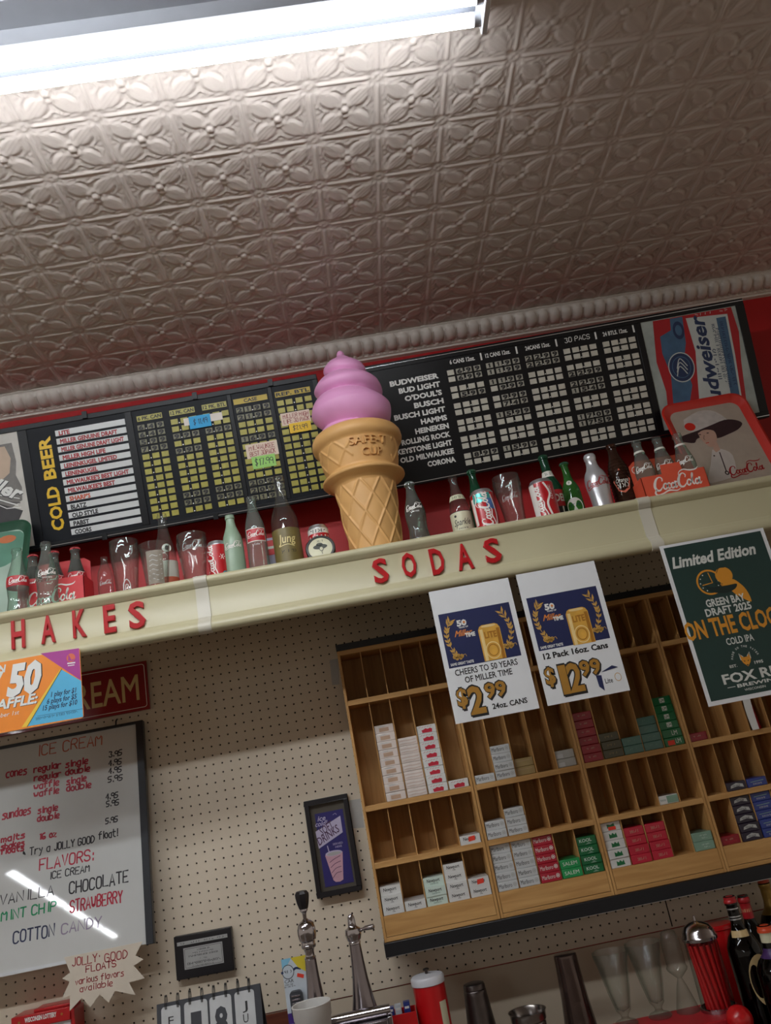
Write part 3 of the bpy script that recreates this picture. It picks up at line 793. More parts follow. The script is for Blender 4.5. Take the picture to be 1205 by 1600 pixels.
CUP = [(0, 2.75), (0.05, 2.95), (0.9, 3.05), (1.2, 2.85), (9.7, 3.5), (10.0, 3.62), (10.35, 4.1), (10.6, 4.72), (10.75, 4.85), (10.95, 4.82), (11.15, 4.5), (11.35, 4.15), (11.6, 4.1), (14.6, 4.75), (14.8, 4.95), (15.1, 5.28), (15.5, 5.36), (16.0, 5.3), (16.4, 5.05), (16.6, 4.75), (16.7, 4.2)]
def fr_(x): return abs(x - round(x))
def cup_r(h, t):
    r = lerp(CUP, h)
    if 1.1 < h < 9.85:
        w = min(1, (h - 1.1) / 0.25) * min(1, (9.85 - h) / 0.25)
        a = t * 9 / (2 * pi)
        d = min(fr_(a + h / 4.0), fr_(a - h / 4.0)); r += 0.15 * w * math.exp(-(d / 0.055) ** 2)
    if 11.7 < h < 14.6:
        dt = ((t - radians(68) + pi) % (2 * pi)) - pi
        if abs(dt) > radians(33):
            w = min(1, (h - 11.7) / 0.2) * min(1, (14.6 - h) / 0.2)
            a = t * 11 / (2 * pi)
            d = min(fr_(a + h / 2.9), fr_(a - h / 2.9 + 0.2)); r += 0.13 * w * math.exp(-(d / 0.06) ** 2)
    return r
hs = sorted(set([a for a, _ in CUP] + list(np.linspace(1.1, 9.85, 90)) + list(np.linspace(11.6, 14.6, 34))))
b = grid_lathe(hs, 300, cup_r, m_cone); cup = b.build('waffle_cup', T, sharp=60)
def cupM(th):
    return lambda x, y, h: (CX + CK * (lerp(CUP, y) + h) * cos(th - x / 4.5), CB + cone_h(y), CZ + CK * (lerp(CUP, y) + h) * sin(th - x / 4.5))
b = MB()
for s, h in (('a', 0.0),):
    for txt, x0, x1, y0 in (('SAFE-T', 0.0, 4.3, 13.5), ('CUP', 1.25, 3.65, 12.15)):
        v, fc = text2d(txt, 0.0, 0.0); sc = (x1 - x0) / (v[:, 0].max() - v[:, 0].min()); sy = 0.95 / CAPH; M = cupM(radians(103))
        top = [M(x0 + (p[0] - v[:, 0].min()) * sc, y0 + p[1] * sy, 0.24) for p in v]; bot = [M(x0 + (p[0] - v[:, 0].min()) * sc, y0 + p[1] * sy, -0.05) for p in v]
        n = len(v); ed = {}
        for q in fc:
            for i in range(len(q)): ed[(q[i], q[(i + 1) % len(q)])] = 1
        side = [(i, n + i, n + j, j) for (i, j) in ed if (j, i) not in ed]
        b.add(top + bot, list(fc) + side, m_cone)
b.build('raised_lettering', cup)
ENV = [(16.3, 4.15), (17.4, 4.5), (19.7, 4.85), (21.7, 4.45), (23.0, 4.05), (24.5, 3.0), (25.7, 2.5), (26.6, 1.8), (27.25, 0.85), (27.5, 0.52), (27.9, 0.46), (28.2, 0.28), (28.3, 0.0)]
SL = [(16.3, -0.28), (17.4, 0.0), (21.7, 1.0), (24.6, 2.0), (27.0, 3.0), (28.3, 3.35)]
def spiral(t):
    t = (t + pi / 2) % (2 * pi) - pi / 2
    return float(np.interp(t, [-pi / 2, 0, pi, 3 * pi / 2], [-0.35, 0, 0.32, 0.65]))
def ice_r(h, t):
    e = lerp(ENV, h); p = (lerp(SL, h) - spiral(t) + 0.62 - 0.45) % 1.0
    g = 1 - abs(2 * p - 1) ** 2.6
    k = 0.24 if h < 26.9 else 0.24 * max(0, (27.5 - h) / 0.6)
    return e * (1 - k * (1 - g)) * (1 + 0.012 * sin(3 * t + h))
b = grid_lathe(list(np.linspace(16.3, 28.3, 150)), 120, ice_r, m_ice); b.build('pink_swirl', T, sharp=80)
# ================================================================== BOTTLES, CANS AND GLASSES ON THE SHELF
SH = 1.92
g_clear = glass('glass_clear', '#fafbfa', '#cfd9d3', light_mix=.025)
g_coke = glass('glass_pale_green', '#e0f0e7', '#7fa695', light_mix=.12)
g_mid = glass('glass_sea_green', '#b9d3c4', '#4f7562', light_mix=.1)
g_green = glass('glass_bottle_green', '#6fae5c', '#24581f', light_mix=.3, light_col=(.07, .30, .06))  # green and brown glass: inner reflections painted in as diffuse colour
g_dkgreen = glass('glass_dark_green', '#4f8a66', '#173a28', light_mix=.3, light_col=(.03, .16, .08))
g_brown = glass('glass_brown', '#6a3a26', '#1c0a06', light_mix=.25, light_col=(.12, .05, .03))
m_cola = mat('cola_liquid', '#180806', 0.15, var=0.1)
m_frost = mat('frosted_green', '#8ea48d', 0.3, var=0.05)
m_cap = mat('crown_cap_red', '#b6373c', 0.35, metal=0.2)
m_capg = mat('crown_cap_green', '#28523a', 0.35, metal=0.2)
m_alu = mat('can_aluminium', '#c9ccd0', 0.3, metal=0.9, var=0.02)
m_cred = mat('can_red', '#b5141d', 0.3, var=0.03, coat=0.3)
m_lred = mat('label_wrap_red', '#b3202a', 0.4, var=0.03)
m_lwht = mat('label_wrap_white', '#dedbd2', 0.45, var=0.03)
m_lor = mat('label_wrap_orange', '#d8684c', 0.45, var=0.04)
m_lblk = mat('label_wrap_black', '#1b1a1a', 0.4)
m_carr = mat('carton_red', '#cf3038', 0.5, var=0.03)
m_caro = mat('carton_orange', '#d9553a', 0.5, var=0.03)
m_script = mat('script_white', '#ece6e0', 0.45, var=0.02)
m_etch = mat('etched_print', '#c9cbc8', 0.5, var=0.1)

def ring_pts(cx, cy, rx, ry, a0=0.0, a1=2 * pi, n=14, sl=0.22):
    return [(cx + rx * cos(a0 + (a1 - a0) * i / n) + sl * ry * sin(a0 + (a1 - a0) * i / n), cy + ry * sin(a0 + (a1 - a0) * i / n)) for i in range(n + 1)]
SCRIPT = [
    ([(1.95, 2.25), (2.05, 2.75), (1.65, 3.1), (1.0, 2.8), (0.5, 2.0), (0.32, 1.2), (0.6, 0.6), (1.15, 0.55), (1.75, 1.1)], [.14, .2, .16, .3, .42, .42, .36, .26, .1]),
    ([(0.45, 0.75), (0.1, 0.1), (0.5, -0.35), (1.6, -0.15), (2.8, 0.25), (4.2, 0.0), (5.0, 0.3)], [.2, .3, .26, .2, .28, .2, .06]),
    (ring_pts(2.3, 1.15, .36, .55), .24), ([(3.35, 1.45), (3.15, 1.7), (2.85, 1.5), (2.75, 1.0), (2.95, .62), (3.35, .85)], [.16, .22, .22, .26, .22, .1]),
    (ring_pts(3.75, 1.1, .32, .5), .24), ([(4.38, 1.8), (4.18, .9), (4.3, .58), (4.65, .95)], [.3, .3, .22, .08]),
    ([(4.55, 1.65), (4.85, 1.78)], .2),
    ([(6.45, 2.3), (6.6, 2.75), (6.2, 3.15), (5.6, 2.85), (5.1, 2.0), (4.95, 1.2), (5.2, 0.6), (5.8, 0.55), (6.4, 1.1)], [.14, .2, .16, .3, .42, .42, .36, .26, .1]),
    ([(5.3, 2.1), (5.5, 3.35), (6.5, 3.85), (7.7, 3.5), (8.9, 3.55), (9.4, 3.95)], [.06, .12, .18, .26, .2, .06]),
    (ring_pts(6.9, 1.15, .36, .55), .24), ([(7.3, 1.0), (7.75, 1.9), (8.02, 2.6), (7.95, 2.9), (7.75, 2.4), (7.6, 1.2), (7.75, .65), (8.05, .9)], [.1, .14, .14, .16, .24, .28, .22, .08]),
    (ring_pts(8.45, 1.1, .32, .5), .24), ([(9.08, 1.8), (8.88, .9), (9.0, .58), (9.35, .95)], [.3, .3, .22, .08])]
def script(b, M, x0, y0, w, m, h=0.03, k=1.0, part=None):
    """the flowing script word of the soda makers, w wide"""
    s = w / 9.4
    for i, (pts, wd_) in enumerate(SCRIPT):
        if part and i not in part: continue
        n = len(pts); q = catmull(pts, 5)
        if isinstance(wd_, list): ww = [float(np.interp(j / 5, range(n), wd_)) * s * k for j in range(len(q))]
        else: ww = [wd_ * s * k] * len(q)
        b.stroke(M, [(x0 + a * s, y0 + c * s) for a, c in q], ww, m, h)

P_COKE = [(0, 0), (.84, 0), (.95, .012), (1.0, .05), (.98, .13), (.90, .22), (.86, .28), (.90, .36), (.98, .44), (1.0, .50), (.97, .56), (.88, .62), (.74, .69), (.58, .77), (.48, .84), (.43, .89), (.42, .93), (.50, .94), (.50, .965), (.44, .97), (.46, 1.0), (.36, 1.0)]
P_STUB = [(0, 0), (.88, 0), (.98, .012), (1.0, .04), (1.0, .52), (.97, .60), (.86, .68), (.66, .76), (.50, .83), (.42, .90), (.41, .94), (.48, .945), (.48, .97), (.43, .975), (.45, 1.0), (.34, 1.0)]
P_TALL = [(0, 0), (.88, 0), (.98, .012), (1.0, .04), (1.0, .42), (.96, .50), (.82, .60), (.62, .70), (.45, .80), (.37, .88), (.36, .94), (.45, .945), (.45, .975), (.38, .98), (.42, 1.0), (.30, 1.0)]
P_LONG = [(0, 0), (.88, 0), (.98, .012), (1.0, .04), (1.0, .50), (.97, .55), (.82, .62), (.55, .70), (.44, .76), (.40, .88), (.39, .94), (.46, .945), (.46, .975), (.40, .98), (.44, 1.0), (.32, 1.0)]
P_CAN = [(0, .004), (.70, .004), (.80, 0), (.86, .03), (.97, .06), (1.0, .09), (1.0, .90), (.97, .935), (.85, .975), (.83, .995), (.80, 1.0), (.78, .985), (0, .975)]
P_BELL = [(0, .01), (.60, 0), (.70, .012), (.73, .05), (.74, .15), (.78, .32), (.86, .52), (.95, .68), (1.0, .80), (1.0, .88), (.97, 1.0), (.93, 1.0), (.95, .88), (.90, .68), (.80, .50), (.71, .30), (.67, .12), (.55, .07), (0, .06)]
P_TUMB = [(0, .01), (.55, 0), (.62, .012), (.66, .06), (.99, .98), (1.0, 1.0), (.95, 1.0), (.61, .09), (0, .07)]
def prof_fn(prof, H, R):
    out = []; k0 = min(range(len(prof)), key=lambda i: prof[i][1] + (1 if prof[i][0] == 0 else 0))
    for r, y in prof[k0:]:
        if out and y < out[-1][1]: break
        out.append((r, y))
    ys = [y * H for _, y in out]; rs = [r * R for r, _ in out]
    return lambda y: float(np.interp(y, ys, rs))
def wrapM(pf, th, X, Y, Z):
    """paper wrapped round a bottle: x along its girth (0 in the middle), y up from its foot"""
    def M(x, y, h):
        r = pf(y) + h; a = th - x / max(0.2, pf(y))
        return (X + r * cos(a), Y + y, Z + r * sin(a))
    return M
def facing(X, Z): return atan2(CAM_C[2] - Z, CAM_C[0] - X)
def wrap_strip(b, M, x0, x1, y0, y1, m, h=0.025, n=18, k=4):
    v = [M(x0 + (x1 - x0) * i / n, y0 + (y1 - y0) * j / k, h) for i in range(n + 1) for j in range(k + 1)]
    b.add(v, [(i * (k + 1) + j, (i + 1) * (k + 1) + j, (i + 1) * (k + 1) + j + 1, i * (k + 1) + j + 1) for i in range(n) for j in range(k)], m)
def bottle(label, X, Z, H, R, prof, gm, cap=None, fill=None, group='old bottles along the shelf', body='glass_body', name='soda_bottle', cat='bottle', flute=0, Y=SH):
    T = thing(name, label, cat, (X, Y, Z), group)
    b = MB(); pr = [(r * R, y * H) for r, y in prof]
    seg = 48
    v = []; n = len(pr)
    for i in range(seg):
        a = 2 * pi * i / seg
        for r, y in pr:
            fl = 0
            if flute and 0.04 * H < y < 0.42 * H: fl = 0.035 * R * cos(12 * a)
            v.append((X + (r + fl) * cos(a), Y + y, Z + (r + fl) * sin(a)))
    b.add(v, [(i * n + k, i * n + k + 1, ((i + 1) % seg) * n + k + 1, ((i + 1) % seg) * n + k) for i in range(seg) for k in range(n - 1)], gm)
    g = b.build(body, T, sharp=50)
    pf = prof_fn(prof, H, R)
    if cap:
        b = MB(); rc = 0.53; y0 = H - 0.22; m = []
        for i in range(42):
            a = 2 * pi * i / 42; w = 0.035 * cos(21 * a)
            m.append((a, w))
        v = []
        for a, w in m:
            for r, y, k in ((rc, 0, 1.6), (rc - .02, .12, 1), (rc - .08, .24, 0), (rc - .2, .28, 0), (0, .29, 0)): v.append((X + (r + w * k) * cos(a), Y + y0 + y, Z + (r + w * k) * sin(a)))
        b.add(v, [(i * 5 + k, i * 5 + k + 1, ((i + 1) % 42) * 5 + k + 1, ((i + 1) % 42) * 5 + k) for i in range(42) for k in range(4)], cap); b.build('crown_cap', T)
    if fill:
        fm, top = fill; b = MB()
        q = [(max(0, pf(y) - 0.07), y) for y in np.linspace(0.12, top * H, 24)]
        b.lathe([(0, 0.12)] + q + [(0, top * H)], fm, X, Y, Z, 32); b.build('drink', T)
    return T, wrapM(pf, facing(X, Z), X, Y, Z), pf
def px_x(u, v, z): return float(at(u, v, z)[0])
GB = 'old bottles along the shelf'

# -- far left: green tray, two clear bottles, red carton with three full bottles
m_tgreen = mat('tray_green_rim', '#1f4a36', 0.35, var=0.05); m_tface = mat('tray_pale_face', '#a8bdae', 0.4, var=0.22, scale=6)
def tray(label, P, x0, x1, y0, y1, r, rim, org):
    T = thing('serving_tray', label, 'tray', org)
    b = MB()
    for (d0, h0, d1, h1) in ((0, 0.55, .25, .62), (.25, .62, .95, .1), (.95, .1, 1.05, .05)):
        A = rrect(x0 + d0, y0 + d0, x1 - d0, y1 - d0, r - d0 * .6, 6); B = rrect(x0 + d1, y0 + d1, x1 - d1, y1 - d1, r - d1 * .6, 6); n = len(A)
        b.add([P.M(x, y, h0) for x, y in A] + [P.M(x, y, h1) for x, y in B], [(i, (i + 1) % n, n + (i + 1) % n, n + i) for i in range(n)], rim)
    A = rrect(x0, y0, x1, y1, r, 6); B = rrect(x0 + .9, y0 + .9, x1 - .9, y1 - .9, r - .55, 6); n = len(A)
    b.add([P.M(x, y, .55) for x, y in A] + [P.M(x, y, 0.0) for x, y in B], [(i, n + i, n + (i + 1) % n, (i + 1) % n) for i in range(n)] + [tuple(reversed(range(n, 2 * n)))], rim)
    b.build('rim', T, fix=False); return T
PT = Plane((-16, 1.95, 10.4), (1, 0.0, 0), (0, 11.5, -3.3))
xr = PT.at(50, 850)[0]; yt = PT.at(10, 820)[1]
T = tray('dark green rounded tray with a faded pale picture at the left end of the shelf', PT, xr - 13.5, xr, 0.0, yt, 1.6, m_tgreen, PT.M(xr - 6.7, 0, 0))
b = MB(); q = rrect(xr - 12.5, 1.0, xr - 1.0, yt - 1.0, 1.0, 5); b.flat(PT.M, q, m_tface, 0.06)
m_tor = mat('tray_orange_flower', '#c0704a', 0.45, var=0.15); m_tgr2 = mat('tray_soft_green', '#5c8a76', 0.45, var=0.2, scale=8)
b.flat(PT.M, catmull([(xr - 9, yt - 1.3), (xr - 1.5, yt - 1.3), (xr - 1.4, yt - 4.6), (xr - 3.4, yt - 6.0), (xr - 6, yt - 4.8), (xr - 9, yt - 5.5)], 4), m_tgr2, 0.075)
b.ell(PT.M, xr - 2.9, yt - 2.2, 1.0, 0.55, m_tor, 0.09); b.ell(PT.M, xr - 4.4, yt - 1.9, 0.7, 0.2, m_tor, 0.09)
b.build('tray_picture', T)

X = px_x(31, 861.6, 13.5)
X -= .12
T, M, pf = bottle('clear contour soda bottle with a red band label, in front of the green tray', X, 14.0, 7.75, 1.12, P_COKE, g_coke, group=GB, flute=1)
b = MB(); wrap_strip(b, M, -3.4, 3.4, 3.45, 4.55, m_lred, n=40); l = b.build('label', T)
b = MB(); script(b, M, -0.95, 3.72, 1.9, m_script, 0.04, 1.3); b.build('lettering', l)
X = px_x(72, 850, 14.2)
T, M, pf = bottle('clear contour soda bottle with white script, standing before the red carton', X, 14.35, 7.8, 1.12, P_COKE, g_coke, group=GB, flute=1)
b = MB(); script(b, M, -0.95, 3.9, 1.9, m_script, 0.03, 1.3); b.text(M, 'TRADE MARK', -0.5, 3.55, 0.5, 3.72, m_script, 0.03); b.build('lettering', T)
# red carton
X0, X1, Z0, Z1 = -10.0, -3.0, 9.6, 12.7
def carton(label, X0, X1, Z0, Z1, fh, bh, m, org, stepx=None, steph=None):
    T = thing('bottle_carton', label, 'carton', org, 'cardboard bottle cartons')
    b = MB(); t = 0.06
    xs = X1 - X0
    pts = [(X0, SH), (X1, SH), (X1, SH + fh)] + ([(stepx[1], SH + fh), (stepx[1] - .1, SH + steph), (stepx[0] + .1, SH + steph), (stepx[0], SH + fh)] if stepx else []) + [(X0, SH + fh)]
    b.prism(lambda x, y, h: (x, y, h), pts, Z1 - t, Z1, m)
    b.box(X0, X1, SH, SH + fh, Z0, Z0 + t, m); b.box(X0, X1, SH, SH + t, Z0, Z1, m)
    b.box(X0, X0 + t, SH, SH + fh, Z0, Z1, m); b.box(X1 - t, X1, SH, SH + fh, Z0, Z1, m)
    b.build('carton_body', T)
    b = MB(); Zm = Z0 + 0.35
    b.prism(lambda x, y, h: (x, y, h), [(X0 + .07, SH + .07), (X1 - .07, SH + .07), (X1 - .07, SH + bh - .5), (X1 - .7, SH + bh), (X0 + .7, SH + bh), (X0 + .07, SH + bh - .5)], Zm, Zm + t, m)
    b.build('handle_panel', T); return T
T = carton('red cardboard carton holding three full cola bottles', X0, X1, Z0, Z1, 4.1, 6.9, m_carr, ((X0 + X1) / 2, SH, (Z0 + Z1) / 2))
b = MB(); script(b, lambda x, y, h: (x, y, Z1 + h), X0 + 0.9, SH + 1.35, 5.2, m_script, 0.02, 1.2); b.build('lettering', T)
for u, v, w in ((62, 863.5, 'left'), (97.5, 859.7, 'middle'), (132, 857, 'right')):
    X = {'left': -8.8, 'middle': -6.5, 'right': -4.2}[w]
    T, M, pf = bottle('full cola bottle with red cap, %s of the three in the red carton' % w, X, 11.35, 7.65, 1.05, P_COKE, g_coke, m_cap, (m_cola, 0.82), 'full bottles in the red carton', Y=SH + 0.08)
    b = MB(); wrap_strip(b, M, -3.2, 3.2, 3.6, 4.7, m_lred, n=40, h=0.03); l = b.build('label', T)
    b = MB(); script(b, M, -0.95, 3.9, 1.9, m_script, 0.045, 1.2); b.build('lettering', l)

# -- glasses left of the joint
GG = 'empty glasses along the shelf'
def tumbler(label, X, Z, H, R, prof, group=GG):
    T = thing('drinking_glass', label, 'glass', (X, SH, Z), group)
    b = MB(); b.lathe([(r * R, y * H) for r, y in prof], g_clear, X, SH, Z, 44); b.build('glass_body', T, sharp=50)
    pf = prof_fn(prof, H, R); return T, wrapM(pf, facing(X, Z), X, SH, Z)
X = px_x(190, 845.6, 13.6)
T, M = tumbler('clear tumbler with a wide mouth and white emblem, behind the tiny clear bottle', X, 12.9, 6.9, 1.55, P_BELL)
b = MB(); b.stroke(M, catmull([(-.35, 1.2), (-.3, 1.9), (0, 2.3), (.3, 1.9), (.35, 1.2)]), .1, m_etch, .03); b.stroke(M, catmull([(-.16, 1.2), (-.1, 1.7), (0.1, 1.7), (.16, 1.2)]), .08, m_etch, .03); b.build('lettering', T)
X = px_x(163, 873, 15.0)
T, M, pf = bottle('tiny clear soda bottle with etched script in front of the wide tumbler', X, 15.15, 4.75, 0.78, P_STUB, g_clear, group=GB)
b = MB(); script(b, M, -0.6, 1.6, 1.2, m_etch, 0.03, 1.2); b.build('lettering', T)
X = px_x(240, 853, 14.8)
T, M = tumbler('tapered clear glass printed with a grey brown panel', X, 14.55, 5.35, 1.62, P_TUMB)
m_gpan = mat('grey_brown_print', '#8f8578', 0.55, var=0.18, scale=60)
b = MB(); wrap_strip(b, M, -.95, .75, 0.8, 4.3, m_gpan, 0.03); p = b.build('printed_panel', T)
b = MB()
for k in range(6): b.stroke(M, [(-.8 + .05 * k, 1.2 + .5 * k), (-.3, 1.35 + .5 * k), (.1, 1.15 + .5 * k), (.55, 1.3 + .5 * k)], .06, m_etch, .045)
b.build('lettering', p)
X = px_x(249.5, 803, 12.4)
T, M, pf = bottle('tall clear bottle with neck badge, white and orange label, behind the tapered glass', X, 11.6, 9.8, 1.22, P_TALL, g_clear, group=GB)
b = MB(); wrap_strip(b, M, -3.6, 3.6, 2.2, 4.05, m_lwht, n=40); wrap_strip(b, M, -3.6, 3.6, 0.4, 2.2, m_lor, n=40); l = b.build('label', T)
b = MB(); b.ell(M, 0.2, 5.5, .5, .5, m_lwht, .03); b.ell(M, 0.2, 5.5, .2, .3, m_lblk, .045); b.build('neck_badge', T)
X = px_x(298, 837, 13.7)
T, M = tumbler('clear soda glass with embossed script, right of the tapered glass', X, 13.6, 6.05, 1.6, P_BELL)
b = MB(); script(b, M, -1.1, 4.1, 2.2, m_etch, 0.02, 0.7); b.build('lettering', T)

# -- cans
def can(label, X, Z, H, R, m, group='soda cans along the shelf'):
    T = thing('soda_can', label, 'can', (X, SH, Z), group)
    b = MB(); b.lathe([(r * R, y * H) for r, y in P_CAN[5:7]], m, X, SH, Z, 48); w = b.build('printed_wall', T)
    b = MB(); b.lathe([(r * R, y * H) for r, y in P_CAN[:6]], m_alu, X, SH, Z, 48); b.build('base', T)
    b = MB(); b.lathe([(r * R, y * H) for r, y in P_CAN[6:]], m_alu, X, SH, Z, 48); b.build('lid', T)
    pf = prof_fn(P_CAN, H, R); return w, wrapM(pf, facing(X, Z), X, SH, Z)
def upM(M): return lambda x, y, h: M(-y, x, h)      # lettering that climbs the can
X = px_x(334, 851, 13.3) + 0.3
w, M = can('small red soda can with snowflake, beside the frosted green bottle', X, 13.4, 4.8, 1.05, m_cred)
m_ctq = mat('print_teal', '#3f8f9a', 0.4)
b = MB(); script(b, upM(M), 0.7, 0.3, 3.6, m_script, 0.03, 1.3)
for k in range(3): b.stroke(M, [(0.45 + .3 * cos(k * pi / 3), 2.9 + .3 * sin(k * pi / 3)), (0.45 - .3 * cos(k * pi / 3), 2.9 - .3 * sin(k * pi / 3))], .07, m_script, .03)
b.flat(M, catmull([(0.1, 0.7), (.5, 1.3), (1.0, 1.2), (1.1, .8), (.7, .5)], 3), m_ctq, .035); b.build('lettering', w)
X = px_x(359, 806.7, 13.1)
T, M, pf = bottle('frosted sea green bottle with white script', X, 13.3, 7.6, 1.1, P_STUB, m_frost, group=GB)
b = MB(); script(b, M, -0.95, 3.6, 1.9, m_script, 0.03, 1.2); b.build('lettering', T)
X = px_x(392, 777.5, 12.8)
T, M, pf = bottle('pale green soda bottle with a square red label', X, 13.0, 9.4, 1.12, P_STUB, g_coke, group=GB, flute=1)
b = MB(); wrap_strip(b, M, -1.15, 1.15, 3.95, 5.5, m_lwht, 0.02); wrap_strip(b, M, -1.08, 1.08, 4.05, 5.4, m_lred, 0.03); l = b.build('label', T)
b = MB(); script(b, M, -0.95, 4.5, 1.9, m_script, 0.045, 1.2); b.text(M, 'Coke', -.3, 3.55, .3, 3.8, m_etch, .03); b.build('lettering', l)
# small packet behind
Xp = px_x(423, 847, 10.5)
m_lil = mat('packet_lilac', '#a59cb8', 0.5, var=0.06)
T = thing('small_packet', 'small lilac packet standing between the red label bottle and the tall brown label bottle', 'packet', (Xp, SH, 10.3))
b = MB(); b.box(Xp - .65, Xp + .75, SH, SH + 5.2, 9.9, 10.7, m_lil); p = b.build('box', T, bevel=.04)
b = MB(); b.rect(lambda x, y, h: (Xp + x, SH + y, 10.7 + h), -.6, 3.2, .7, 4.9, m_carr); b.rect(lambda x, y, h: (Xp + x, SH + y, 10.7 + h), -.45, 3.9, .55, 4.2, m_script, .03); b.build('lettering', p)
X = px_x(434, 746, 12.5)
T, M, pf = bottle('tallest clear bottle with a brown gold label', X, 12.7, 11.3, 1.5, P_LONG, g_clear, group=GB)
m_jlab = mat('label_olive_brown', '#6c5f33', 0.45, var=0.12, scale=30); m_gold = mat('print_gold', '#d9c98a', 0.4)
pf2 = pf
b = MB(); wrap_strip(b, M, -2.3, 2.3, 1.0, 4.9, m_jlab, n=30); l = b.build('label', T)
b = MB(); b.text(M, 'Jung', -.95, 3.2, .95, 4.2, m_gold, .04, .01, .15); b.stroke(M, catmull([(-.9, 2.85), (0, 3.0), (.7, 2.75)]), .07, m_gold, .04)
b.text(M, '~~~~~~~~~', -.75, 2.1, .85, 2.4, m_lblk, .04, .02); b.build('lettering', l)
# round tin and red can
X = px_x(494, 823, 12.4)
w, M = can('short red and white can peeping over the round lid left of the cone', X + .1, 12.2, 5.0, 1.12, m_cred)
b = MB(); wrap_strip(b, M, -2.4, 2.4, 3.95, 4.5, m_lwht, .02, 30)
for k in range(7): wrap_strip(b, M, -1.6 + k * .46, -1.6 + k * .46 + .16, 2.6, 3.7, m_lwht, .02, 2)
b.text(M, '~~~~~~', -.9, 4.05, .9, 4.35, m_lblk, .04); b.build('lettering', w)
X, Yc, Zc = float(at(501, 858, 15.0)[0]), SH + 1.62, 14.9
T = thing('round_tin', 'round tin with a black rim and cream lid, standing on edge left of the cone', 'tin', (X, SH, Zc))
m_cream2 = mat('lid_cream', '#d5d2b4', 0.45, var=0.03)
PD = Plane((X, Yc, Zc), (1, 0, 0), (0, cos(radians(14)), -sin(radians(14))))
def disc_lathe(b, prof, m, seg=40):
    n = len(prof); v = [PD.M(r * cos(2 * pi * i / seg), r * sin(2 * pi * i / seg), h) for i in range(seg) for r, h in prof]
    b.add(v, [(i * n + k, ((i + 1) % seg) * n + k, ((i + 1) % seg) * n + k + 1, i * n + k + 1) for i in range(seg) for k in range(n - 1)], m)
b = MB(); disc_lathe(b, [(0, -.6), (1.5, -.6), (1.55, -.55), (1.58, .1), (1.5, .2), (1.3, .22), (1.27, .12)], m_lblk); b.build('rim', T)
b = MB(); disc_lathe(b, [(1.29, .12), (1.2, .16), (0, .17)], m_cream2); l = b.build('lid', T)
m_dko = mat('print_dark_olive', '#33382c', 0.5)
b = MB(); b.ell(PD.M, 0.0, .15, .75, .3, m_dko, .19); b.ell(PD.M, -.05, .42, .35, .22, m_dko, .19); b.ell(PD.M, .1, -.12, .22, .3, m_cream2, .2); b.ell(PD.M, .1, -.12, .22, .3, m_dko, .205, inner=.75); b.stroke(PD.M, [(.1, -.4), (.15, -.75)], .05, m_dko, .2)
b.text(PD.M, '~~~~~~', -.4, .75, .4, .95, m_dko, .19); b.build('lettering', l)

# -- right of the cone
X = px_x(638.6, 753, 13.9)
T, M, pf = bottle('sea green contour bottle with white script, just right of the cone', X, 13.9, 7.6, 1.14, P_COKE, g_mid, m_alu, group=GB, flute=1)
b = MB(); script(b, M, -0.95, 4.15, 1.9, m_script, 0.03, 1.5); b.text(M, 'TRADE MARK', -.5, 3.8, .5, 3.98, m_script, .03); b.build('lettering', T)
X = px_x(706, 747.7, 12.2)
T, M, pf = bottle('clear bottle with a cream label in flowing black handwriting', X, 12.6, 7.9, 1.17, P_TALL, g_clear, None, group=GB)
b = MB(); wrap_strip(b, M, -2.2, 2.2, 1.1, 3.4, m_cream2, n=30); wrap_strip(b, M, -2.2, 2.2, 3.4, 3.47, m_lblk, n=30); l = b.build('label', T)
b = MB(); wrap_strip(b, M, -1.4, 1.4, 4.9, 5.5, m_cream2, n=20); b.text(M, '~~~~~~~', -.5, 5.03, .5, 5.35, m_lblk, .04, .01); b.build('neck_label', T)
b = MB(); b.text(M, 'Sparkle', -.95, 1.85, .95, 2.6, m_lblk, .04, .005, .45); b.text(M, '~~~~~~~~', -.5, 1.4, .6, 1.55, m_lblk, .04); b.ell(M, -.6, 2.95, .14, .14, m_lblk, .04); b.build('lettering', l)
X = px_x(751, 768, 14.8)
w, M = can('red can with rainbow foil top and white script, right of the cream label bottle', X, 14.75, 4.85, 1.28, m_cred)
m_foil = mat('foil_teal', '#4fb0a8', 0.25, metal=0.4, var=0.4, scale=40); m_foil2 = mat('foil_blue', '#5a7fc0', 0.25, metal=0.4, var=0.3, scale=40)
b = MB(); wrap_strip(b, M, -1.1, .9, 3.3, 4.3, m_foil, .015); wrap_strip(b, M, .3, 1.2, 2.4, 3.6, m_foil2, .016); wrap_strip(b, M, -1.5, -1.0, .9, 3.9, m_script, .012); script(b, upM(M), .5, -.75, 3.9, m_script, .035, 1.4); b.stroke(upM(M), catmull([(.4, -1.0), (2, -1.25), (4, -.95)]), .14, m_script, .03); b.build('lettering', w)
X = px_x(736, 736, 10.3)
T, M, pf = bottle('dark green capped bottle behind the rainbow foil can', X, 10.3, 9.1, 1.15, P_TALL, g_dkgreen, m_capg, None, group=GB)
X = px_x(790, 747, 14.4)
T, M = tumbler('clear flared soda glass between two red cans', X, 14.2, 6.2, 1.52, P_BELL)
b = MB(); b.stroke(M, [(-.15, 4.6), (.5, 4.85)], .14, m_etch, .02); script(b, M, -.9, 3.2, 1.8, m_etch, .02, .6); b.build('lettering', T)
Xc = px_x(826, 803, 15)
T = thing('black_cord', 'short black curled cord lying by the flared glass', 'cord', (Xc, SH, 15))
b = MB(); b.tube([(Xc - 1.5 + t * .3, SH + .08 + .62 * sin(t / 10 * pi), 15.4 - .04 * t) for t in range(11)], .07, m_lblk, 6); b.build('cord', T)
X = px_x(843, 753, 14.7)
